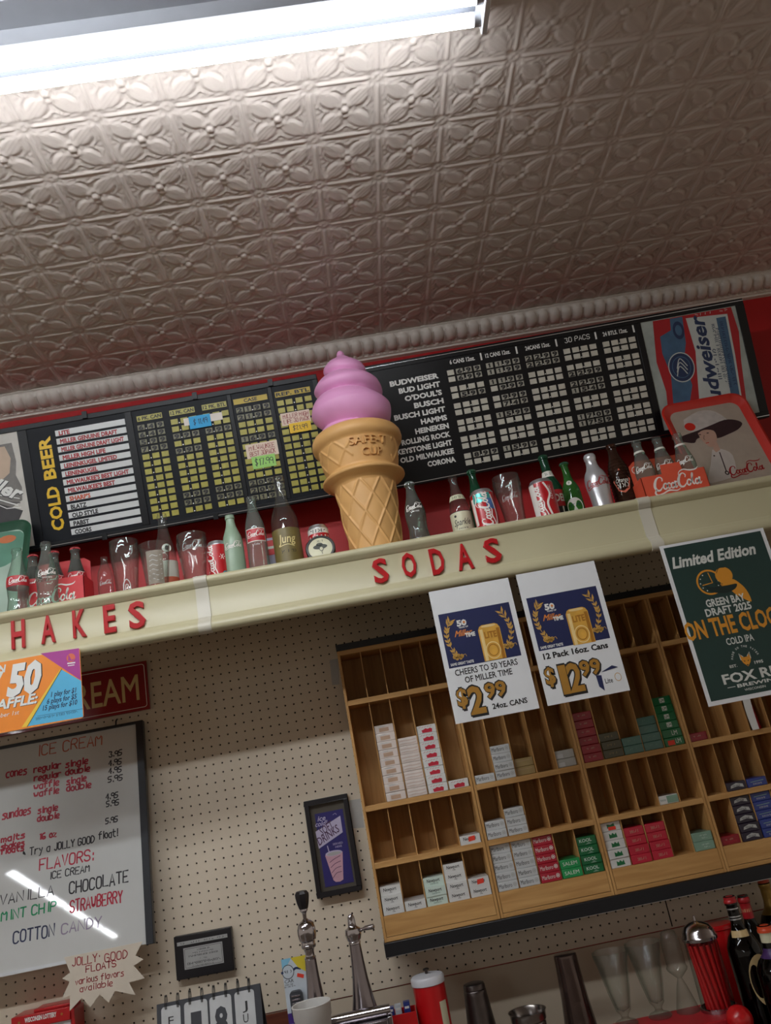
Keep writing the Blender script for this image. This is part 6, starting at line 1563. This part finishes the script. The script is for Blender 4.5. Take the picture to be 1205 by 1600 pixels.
# perpetual calendar
PCa = Plane((0, -44, 9.6), (1, 0, 0), (0, 1, -.22))
co = pts(PCa, G6, [(45, 1078), (545, 982)]); x0, x1 = co[0][0], co[1][0]; yt = (co[0][1] + co[1][1]) / 2
m_calb = mat('calendar_grey', '#3a3c42', .5); m_calc = mat('calendar_card', '#c6c8c9', .45)
y0 = PCa.O[1]; kb = (CY - (-44)) / PCa.ey[1]
T = thing('flip_calendar', 'dark grey flip calendar with wire rings on the counter', 'calendar', PCa.M((x0 + x1) / 2, kb, 0))
b = MB(); b.slab(PCa, x0, x1, kb + .05, yt, -.12, 0, m_calb); b.build('backing', T, bevel=.03)
b = MB(); P2 = PCa.M(0, yt, -.12); zz_ = P2[2] - 3.4
b.add([(x0, P2[1], P2[2]), (x1, P2[1], P2[2]), (x1, CY + .02, zz_), (x0, CY + .02, zz_), (x0, P2[1], P2[2] - .12), (x1, P2[1], P2[2] - .12), (x1, CY + .02, zz_ - .12), (x0, CY + .02, zz_ - .12)], [(0, 1, 2, 3), (7, 6, 5, 4), (0, 4, 5, 1), (1, 5, 6, 2), (2, 6, 7, 3), (3, 7, 4, 0)], m_calb); b.build('rear_leg', T)
for (xa, xb, t) in (((68, 1090), (160, 1075), 'FRI'), ((178, 1068), (290, 1050), '1'), ((300, 1050), (405, 1032), '8'), ((420, 1018), (515, 1003), 'JUL')):
    p = PCa.at(*G6(*xa)); q = PCa.at(*G6(*xb)); top = min(p[1], q[1]) + .1
    b = MB(); b.prism(PCa.M, rrect(p[0], kb + .4, q[0], yt - .32, .3, 4), .01, .07, m_calc); pg = b.build('page', T)
    b = MB(); c = (p[0] + q[0]) / 2
    if len(t) == 3:
        for k, ch in enumerate(t): b.text(PCa.M, ch, c - .25, yt - 1.9 - 1.05 * k, c + .25, yt - 1.15 - 1.05 * k, m_pblk, .09, .0)
    else: b.text(PCa.M, t, c - (.5 if t == '1' else .62), yt - 3.6, c + (.5 if t == '1' else .62), yt - 1.2, m_calb, .09, .04)
    b.build('lettering', pg)
for k, x in enumerate((90, 147, 205, 263, 320, 378, 437, 490)):
    p = PCa.at(*G6(x, 1040 - (x - 90) * .175)); b = MB()
    for dx in (-.06, .06):
        b.tube([PCa.M(p[0] + .25 * 0 + dx, yt - .55, .1)] + [PCa.M(p[0] + dx, yt - .1 + .75 * sin(a), .28 * cos(a)) for a in [pi * i / 8 for i in range(9)]] + [PCa.M(p[0] + dx, yt - .5, -.2)], .035, m_pblk, 6)
    b.build('wire_ring', T)

# soda fountain: two draft arms on a chrome rail
m_chr = mat('chrome', '#b9b6bb', .12, metal=1.0, var=.02); m_chrd = mat('worn_chrome', '#8f888c', .2, metal=.95, var=.08); m_knob = mat('knob_black', '#211f22', .3)
G8 = zz(420, 1380, 5.477)
ZA = 12.0
T = thing('soda_fountain', 'chrome soda fountain with two tall draft arms on a rail', 'soda fountain', (at(*G8(420, 1000), ZA)[0] + 3, CY, ZA))
p = at(*G8(295, 60), ZA); X1, YT = float(at(*G8(345, 560), ZA)[0]), float(p[1])
b = MB(); 
n = 8
v = []
for r, y in ((.34, 0), (.52, -.04), (.70, -.28), (.69, -.55), (.60, -1.05), (.46, -1.5), (.40, -1.6), (.0, -1.6)):
    for k in range(n): v.append((X1 + r * cos(2 * pi * k / n + .2), YT + y, ZA + r * sin(2 * pi * k / n + .2)))
b.add(v, [(i * n + k, i * n + (k + 1) % n, (i + 1) * n + (k + 1) % n, (i + 1) * n + k) for i in range(6) for k in range(n)] + [tuple(range(n))], m_knob); b.build('knob', T, sharp=20, fix=True)
b = MB(); b.lathe([(.0, -1.55), (.36, -1.55), (.38, -1.75), (.2, -1.95), (.17, -2.4), (.3, -2.55), (.34, -2.6), (.5, -2.65), (.74, -2.85), (.86, -3.3), (.86, -3.8), (.78, -4.25), (.66, -4.35), (.64, -4.6), (.7, -4.7), (.66, -4.9), (.5, -5.0), (.42, -5.3), (.44, -5.6), (.56, -5.7), (.54, -5.85), (.5, -5.9)], m_chr, X1, YT, ZA, 32); b.build('faucet_body', T)
def horn(X, y0):
    q = [(.52, y0), (.55, y0 - .6), (.60, y0 - 1.5), (.74, y0 - 3), (.95, y0 - 4.4), (1.2, y0 - 5.6), (1.45, y0 - 6.4), (1.5, CB_ + .9)]
    b = MB(); b.lathe(q, m_chrd, X, 0, ZA, 36); return b.build('draft_arm', T)
horn(X1, YT - 5.85)
p = at(*G8(725, 440), ZA); X2, Y2_ = float(p[0]), float(p[1])
b = MB(); b.lathe([(0, 1.75), (.2, 1.72), (.33, 1.5), (.36, 1.1), (.4, .75), (.5, .62), (.72, .5), (.76, .1), (.74, -.1), (.62, -.45), (.5, -.52), (.56, -.62), (.56, -.75), (.46, -.85)], m_chr, X2, Y2_, ZA, 28); b.build('faucet_body', T)
b = MB(); b.tube([(X2 + .6, Y2_ + .25, ZA + .1), (X2 + .95, Y2_ + .32, ZA + .25), (X2 + 1.2, Y2_ + .38, ZA + .35), (X2 + 2.0, Y2_ + .42, ZA + .6), (X2 + 2.05, Y2_ + .42, ZA + .62)], [.2, .14, .2, .24, .14], m_chr, 14); b.build('lever', T)
horn(X2, Y2_ - .8)
p = at(*G8(560, 1175), 14.0); q = at(*G8(1040, 1085), 14.0); yr = (p[1] + q[1]) / 2
b = MB(); b.tube([(X1 - 5, yr, 14), (q[0], yr, 14), (q[0] + .02, yr, 14)], [.48, .48, .3], m_chr, 20); b.build('rail', T)
b = MB(); b.box(X1 - 5, q[0] - .3, CY + .02, yr - .45, 10.2, 15.2, m_chrd); b.build('cabinet', T, bevel=.1)
FD = float(at(*G8(365, 1020), 16.6)[1]) - 4.4
b = MB(); b.box(X1 - 5, q[0] - .3, CY + .02, FD, 15.25, 19.5, m_chrd); b.build('drip_deck', T, bevel=.1)
b = MB(); b.box(q[0] - .3, q[0] + .1, CY + .02, yr - .4, 13.4, 14.6, m_chr); b.build('rail_post', T, bevel=.05)

# foam cup standing on the fountain
p = at(*G8(365, 1020), 16.6); Xf, Yf = float(p[0]), float(p[1]); r = 1.68
YF0 = Yf - 4.4
m_foam = mat('foam_white', '#d3d1cd', .6, var=.02, bump=.1)
b = MB(); b.lathe([(0, YF0 + .25 - Yf), (1.15, YF0 + .25 - Yf), (1.2, YF0 + .02 - Yf), (1.26, YF0 + .02 - Yf), (r - .12, -1.12), (r - .06, -1.05), (r - .02, -.12), (r + .03, -.02), (r, .03), (r - .08, 0), (r - .2, -1.2), (1.15, YF0 + .35 - Yf), (0, YF0 + .35 - Yf)], m_foam, Xf, Yf, 16.9, 44)
b.single('foam_cup', 'white foam cup in front of the left draft arm', 'cup', (Xf, YF0, 16.9))

# air freshener on its card
PZ = Plane((0, 0, 9.0)); co = pts(PZ, G8, [(105, 655), (318, 612)]); x0, x1 = co[0][0], co[1][0]; yt = (co[0][1] + co[1][1]) / 2
m_fcard = mat('freshener_card', '#c9d2da', .4); m_fpur = mat('freshener_purple', '#4a2f86', .4, var=.1); m_fyel = mat('freshener_yellow', '#d9c437', .4); m_fblu = mat('freshener_blue', '#86c4e0', .4)
T = thing('air_freshener', 'car air freshener on a white and purple card beside the left draft arm', 'air freshener', ((x0 + x1) / 2, CY, 9))
b = MB(); b.slab(PZ, x0, x1, CY + .02, yt, -.06, 0, m_fcard)
b.flat(PZ.M, [(x0, yt - .9), (x0, yt), (x0 + 1.0, yt), (x0 + .5, yt - .6)], m_fblu, .01); b.flat(PZ.M, [(x0 + .9, yt), (x1, yt), (x1, yt - 1.55), (x0 + 1.5, yt - .9)], m_fyel, .012)
b.rect(PZ.M, x0, CY + .05, x1, yt - 4.6, m_fpur, .01); b.flat(PZ.M, pts(PZ, G8, [(245, 768), (302, 780), (298, 812), (242, 800)]), k_stk, .02)
x, y = PZ.at(*G8(165, 760)); b.ell(PZ.M, x, y, .58, .62, m_pblk, .012); b.ell(PZ.M, x, y, .52, .56, m_fcard, .016); b.stroke(PZ.M, [(x - .6, y), (x - .5, y + .02)], .2, m_bnav, .018); b.stroke(PZ.M, catmull([(x + .55, y + .1), (x + .8, y + .2), (x + 1.2, y + .1)], 4), .2, m_bnav, .011)
b.text(PZ.M, '~~~~~', x - .38, y - .08, x + .38, y + .14, m_pblk, .02, .0, .2); b.build('card', T)
b = MB(); p, q = pts(PZ, G8, [(138, 860), (205, 828)]); b.text(PZ.M, 'CAR', p[0], p[1], q[0] + .1, p[1] + .28, m_pblk, .015, .0)
for k, (y_, w) in enumerate(((882, 75), (900, 95))): p, q = pts(PZ, G8, [(135, y_), (135 + w, y_ - 12)]); b.text(PZ.M, ('~~~~~~~~~~~~', '~~~~~~~~~~~~'), p[0], p[1], q[0], p[1] + .12, m_pblk, .015) if False else b.text(PZ.M, ('~~~~~~~~~~~~', '~~~~~~~~~~~~')[k], p[0], p[1], q[0], p[1] + .12, m_pblk, .015)
b.build('lettering', T)
b = MB(); p = PZ.at(*G8(240, 975)); b.prism(PZ.M, rrect(p[0] - .58, p[1] - 1.6, p[0] + .58, p[1] + .62, .3, 4), .02, .6, m_calb)
for k in range(3): b.slab(PZ, p[0] - .42, p[0] + .42, p[1] + .15 - .3 * k, p[1] + .3 - .3 * k, .6, .68, m_chrd)
b.build('vent_clip', T, bevel=.05)
# ================================================================== THINGS ON THE COUNTER, RIGHT
G9 = zz(570, 1400, 5.24); GA = zz(780, 1440, 5.477); GB_ = zz(900, 1360, 3.95); GC = zz(1040, 1360, 6.667)
m_steel = mat('steel_cup', '#8b8582', .22, metal=.95, var=.08); m_sdark = mat('steel_dark', '#57504e', .3, metal=.9, var=.15)
m_rplas = mat('plastic_red', '#c01318', .3, var=.03, coat=.2); m_wplas = mat('plastic_white', '#cfd0d6', .35)
# red canister
Zc = 8.0; p = at(*G9(512, 668), Zc); X, Yl = float(p[0]), float(p[1]); r = 1.55
T = thing('canister', 'tall red canister with white lid and small knob on the counter', 'canister', (X, CY, Zc))
b = MB(); b.lathe([(0, CY + .02), (r - .1, CY + .02), (r, CY + .1), (r, Yl - .2), (0, Yl - .2)], m_rplas, X, 0, Zc, 44); bd = b.build('body', T)
b = MB(); b.lathe([(r + .02, Yl - .5), (r + .08, Yl - .46), (r + .08, Yl + .05), (r - .05, Yl + .22), (r - .6, Yl + .3), (0, Yl + .36)], m_wplas, X, 0, Zc, 44); b.build('lid', T)
b = MB(); b.lathe([(.14, Yl + .34), (.14, Yl + .62), (.3, Yl + .66), (.3, Yl + .78), (.2, Yl + .82), (0, Yl + .82)], m_sdark, X, 0, Zc, 20); b.build('knob', T)
Mc = wrapM(lambda y: r, facing(X, Zc), X, CY, Zc)
b = MB(); wrap_strip(b, Mc, .75, 1.6, .2, Yl - CY - 1.9, m_cream2, .015); wrap_strip(b, Mc, .85, 1.5, .2, 2.4, m_pblk, .02); wrap_strip(b, Mc, 1.0, 1.35, 1.0, 1.9, m_pred, .025); b.build('label', bd)
# red basket of small packets
p = at(*G9(325, 950), 9.5); Xb, Yb_ = float(p[0]), float(p[1])
T = thing('red_basket', 'small red basket of blue and white packets left of the red canister', 'basket', (Xb, CY, 8.8))
b = MB()
for q in ((Xb - 1.8, Xb + 1.1, 9.9, 10.0), (Xb - 1.8, Xb + 1.1, 7.6, 7.7)): b.box(q[0], q[1], CY + .02, Yb_, q[2], q[3], m_rplas)
for q in (Xb - 1.8, Xb + 1.0): b.box(q, q + .1, CY + .02, Yb_, 7.7, 9.9, m_rplas)
b.box(Xb - 1.8, Xb + 1.1, CY + .02, CY + .12, 7.7, 9.9, m_rplas); b.build('basket', T)
b = MB(); b.box(Xb - 1.7, Xb + 1.0, CY + .13, CY + .3, 10.02, 10.06, m_chr); b.build('trim_strip', T)
for k, (dx, m, l) in enumerate(((-1.25, k_blu, 'dark blue packet, leftmost in the red basket'), (-.55, m_fcard, 'pale packet, middle one in the red basket'), (.3, k_blu, 'blue packet, rightmost in the red basket'))):
    b = MB(); b.box(Xb + dx - .3, Xb + dx + .3, CY + .14, Yb_ + .45 + .1 * k, 8.2, 8.9, m); b.box(Xb + dx - .2, Xb + dx + .2, Yb_ + .1, Yb_ + .3, 8.9, 8.92, m_pwht); b.single('condiment_packet', l, 'packet', (Xb + dx, CY + .14, 8.5), 'packets in the red basket', bevel=.08)
# upturned shaker and upright steel cup
p = at(*G9(890, 712), 6.5); X, Yt = float(p[0]), float(p[1])
b = MB(); b.lathe([(0, Yt), (.85, Yt), (1.0, Yt - .05), (1.06, Yt - .2), (1.08, Yt - .5), (1.04, Yt - .55), (1.1, Yt - .62), (1.12, Yt - .95), (1.5, CB_ + .4), (1.56, CB_ + .1), (1.7, CY + .02), (1.6, CY + .02), (1.4, CB_ + .4), (1.0, Yt - .9), (0, Yt - .3)], m_sdark, X, 0, 6.5, 40)
b.single('malt_cup', 'dark steel malt cup turned upside down right of the red canister', 'cup', (X, CY, 6.5), 'steel malt cups')
p = at(*GA(240, 765), 8.0); X, Yt = float(p[0]), float(p[1]); r = 1.82
b = MB(); b.lathe([(0, CY + .02), (1.2, CY + .02), (1.25, CY + .1), (r - .22, Yt - .95), (r - .28, Yt - .85), (r - .12, Yt - .7), (r - .1, Yt - .15), (r, Yt), (r + .03, Yt + .04), (r - .06, Yt + .02), (r - .18, Yt - .2), (r - .35, Yt - .9), (1.15, CY + .2), (0, CY + .2)], m_steel, X, 0, 8, 44)
b.single('malt_cup', 'open steel malt cup standing upright between two dark cups', 'cup', (X, CY, 8), 'steel malt cups')
# dark tumblers stacked upside down
p = at(*GA(560, 275), 6.5); X, Yt = float(p[0]), float(p[1])
m_amb = mat('tumbler_smoke', '#54443f', .14, metal=.75, var=.3, scale=14, coat=.5)
k = 0; y = Yt
while y > CY + 2.2 and k < 2:
    b = MB(); r1 = 1.12 + .0 * k; yb = CB_
    H = y - yb
    b.lathe([(0, y), (r1 - .08, y), (r1, y - .06), (r1 + .02, y - .3), (r1 + .1, y - H * .5), (r1 + .42, yb + .1), (r1 + .62, CY + .02), (r1 + .54, CY + .02), (r1 + .3, yb + .3), (r1, y - .35), (0, y - .35)], m_amb, X, 0, 6.5, 40)
    b.single('tumbler', 'tall smoky brown tumbler standing upside down beside the clear sundae glasses', 'glass', (X, CY + .02, 6.5)); break
# red tray with sundae glasses
pL = at(*GB_(230, 905), 9.5); pR = at(*GB_(800, 905), 9.5)
m_rtray = mat('bar_mat_red', '#b2202a', .4, var=.05)
TY = -46.15
b = MB(); b.box(float(pL[0]) - .2, float(pR[0]) + 2.2, CY + .02, TY, 6.7, 12.2, m_rtray); b.single('red_tray', 'red tray under the clear sundae glasses', 'tray', (float(pL[0]) + 4, CY, 8), bevel=.12)
P_SUN = [(0, .02), (.62, 0), (.66, .02), (.55, .05), (.28, .075), (.2, .1), (.24, .14), (.42, .2), (.62, .45), (.85, .8), (1.0, .96), (1.02, 1.0), (.97, 1.0), (.94, .95), (.8, .8), (.56, .46), (.36, .22), (0, .17)]
for lab, gx, Zg in (('clear footed sundae glass, nearest the smoky brown tumbler', (205, 500), 8.0), ('clear footed sundae glass, second from the smoky brown tumbler', (405, 445), 7.9)):
    p = at(*GB_(*gx), Zg); X, Yt = float(p[0]), float(p[1]); Hh = Yt - TY
    b = MB(); n = 40; v = []; pr = [(r * 1.7, y * Hh) for r, y in P_SUN]; m_ = len(pr)
    for i in range(n):
        a = 2 * pi * i / n
        for j, (r, y) in enumerate(pr):
            fl = .05 * cos(8 * a) if 7 < j < 11 else 0
            v.append((X + (r + fl) * cos(a), TY + .01 + y, Zg + (r + fl) * sin(a)))
    b.add(v, [(i * m_ + k, i * m_ + k + 1, ((i + 1) % n) * m_ + k + 1, ((i + 1) % n) * m_ + k) for i in range(n) for k in range(m_ - 1)], g_clear)
    b.single('sundae_glass', lab, 'glass', (X, TY, Zg), 'sundae glasses on the red tray', sharp=50)
p = at(*GB_(560, 365), 8.0); X, Yt = float(p[0]), float(p[1]); Hh = Yt - TY
b = MB(); b.lathe([(r, TY + .01 + y * Hh) for r, y in ((0, .0), (1.1, .0), (1.1, .02), (.5, .30), (.22, .40), (.95, .50), (1.02, .53), (.9, .56), (.95, .7), (.92, .86), (.7, .97), (.3, 1.0), (0, 1.0))], g_clear, X, 0, 8.0, 36)
b.single('goblet', 'clear goblet stacked over another, next to the red straw dispenser', 'glass', (X, TY, 8), 'sundae glasses on the red tray', sharp=50)
# straw dispenser
Zd = 9.2; p = at(*GB_(760, 405), Zd); X, Yt = float(p[0]), float(p[1]); r = 1.55
T = thing('straw_dispenser', 'clear straw dispenser full of red straws with a chrome dome lid', 'dispenser', (X, TY, Zd))
b = MB(); b.lathe([(r + .12, Yt - .25), (r + .14, Yt), (r + .05, Yt + .12), (r - .05, Yt + .5), (r - .4, Yt + .95), (r - .9, Yt + 1.2), (.18, Yt + 1.3), (.12, Yt + 1.35), (.1, Yt + 1.8), (0, Yt + 1.82)], m_chr, X, 0, Zd, 40); b.build('dome_lid', T)
b = MB(); b.lathe([(r, TY + .02), (r, Yt - .2)], glass('glass_dispenser', '#f4f6f5', '#bfc6c4'), X, 0, Zd, 40); b.build('glass_body', T)
b = MB(); b.lathe([(0, TY + .02), (r + .15, TY + .02), (r + .15, TY + .3), (r, TY + .35)], m_chr, X, 0, Zd, 40); b.build('base', T)
rr = random.Random(5)
for k in range(26):
    a = 2 * pi * k / 13 + (.2 if k > 12 else 0); q = (.95 if k < 13 else .55)
    b = MB(); a2 = a + .5; q2 = q + .25
    b.tube([(X + q * cos(a), TY + .1, Zd + q * sin(a)), (X + q2 * cos(a2), Yt - .45 - .15 * rr.random(), Zd + q2 * sin(a2))], .2, m_rplas, 8); b.build('straw', T)
p = at(*GB_(980, 905), 12.2); Xs, Ys = float(p[0]), float(p[1])
b = MB(); b.lathe([(0, CY + .02), (.9, CY + .02), (.9, CY + .2), (.5, CY + .4)] + [(1.15 * sin(a), Ys - 1.15 * cos(a) + .1) for a in [pi * i / 14 for i in range(2, 15)]], m_rplas, Xs, 0, 13.4, 36)
b.single('cherry_jar', 'round glossy red jar in front of the straw dispenser', 'jar', (Xs, CY, 13.4))
p = at(*GB_(905, 345), 6.2); Xr, Yr = float(p[0]), float(p[1])
b = MB(); b.lathe([(0, CY + .02), (1.0, CY + .02), (1.5, Yr - .5), (1.6, Yr - .4), (1.6, Yr - .1), (1.5, Yr), (0, Yr + .02)], m_rplas, Xr, 0, 4.3, 36); b.single('red_canister', 'tall red canister behind the straw dispenser', 'canister', (Xr, CY, 4.3))
# liquor bottles
m_liq = mat('liqueur_dark', '#14070a', .15); m_beig = mat('label_beige', '#c3a878', .45, var=.06); m_cork = mat('capsule_red', '#a81a22', .35); m_orc = mat('capsule_orange', '#cf4a26', .35); m_gld = mat('capsule_gold', '#a3843f', .35, metal=.5, var=.1); m_purp = mat('label_purple', '#3d2258', .4)
P_LIQ = [(0, 0), (.9, 0), (.98, .012), (1.0, .04), (1.0, .56), (.96, .62), (.75, .69), (.42, .75), (.34, .80), (.33, .93), (.38, .935), (.38, .965), (.34, .97), (.34, 1.0), (.2, 1.0)]
g_liq = glass('glass_liquor', '#4c2a22', '#160806')
def liquor(label, gx, Z, R, capm, cap0, **k):
    p = at(*GC(*gx), Z); X, H = float(p[0]), float(p[1] - CY)
    T, M, pf = bottle(label, X, Z, H, R, P_LIQ, g_liq, None, (m_liq, .74), 'liquor bottles at the right end of the counter', name='liquor_bottle', Y=CY + .02)
    b = MB(); b.lathe([(pf(y * H) + .03, y * H) for y in np.linspace(cap0, 1.0, 12)] + [(0, H + .03)], capm, X, CY + .02, Z, 28); b.build('capsule', T)
    return T, M, pf, H
T, M, pf, H = liquor('dark liquor bottle with a red and clear neck, right of the straw dispenser', (660, 270), 9.5, 1.6, m_cork, .95)
b = MB(); wrap_strip(b, M, -.85, .85, .70 * H, .745 * H, m_beig, .03, 16); b.build('neck_label', T)
for yy in (.82, .84, .9): b = MB(); b.lathe([(pf(yy * H) + .04, yy * H), (pf(yy * H) + .05, yy * H + .06), (pf(yy * H) + .04, yy * H + .12)], m_alu, float(ORG[T.name][0]), CY + .02, 9.5, 28); b.build('neck_ring', T)
b = MB(); b.ell(M, 1.0, .38 * H, 1.3, .19 * H, m_beig, .03); l = b.build('label', T)
b = MB(); [b.stroke(M, [(1.0, (.36 + .02 * k) * H), (1.5, (.365 + .02 * k) * H)], .1, m_pblk, .045) for k in range(3)]; b.build('lettering', l)
T, M, pf, H = liquor('dark liquor bottle with a long red capsule, behind the clear necked one', (800, 260), 5.6, 1.5, m_cork, .80)
b = MB(); b.text(M, '~~~~~~', -.5, .86 * H, .5, .885 * H, m_beig, .05, .02); b.build('lettering', T)
T, M, pf, H = liquor('liquor bottle with a gold foil neck at the right edge', (1010, 90), 2.2, 1.6, m_gld, .70)
b = MB(); b.lathe([(pf(.975 * H) + .04, .965 * H), (pf(.98 * H) + .05, 1.0 * H), (0, H + .06)], m_orc, float(ORG[T.name][0]), CY + .02, 2.2, 28); b.build('top_seal', T)
T, M, pf, H = liquor('front liquor bottle with an orange cap and purple neck label', (1025, 570), 13.2, 1.85, m_orc, .94)
b = MB(); wrap_strip(b, M, -1.9, 1.9, .72 * H, .80 * H, m_purp, .035, 24); b.build('neck_label', T)
b = MB(); b.lathe([(pf(y * H) + .025, y * H) for y in np.linspace(.85, .94, 6)], m_cream2, float(ORG[T.name][0]), CY + .02, 13.2, 24); b.build('neck_seal', T)
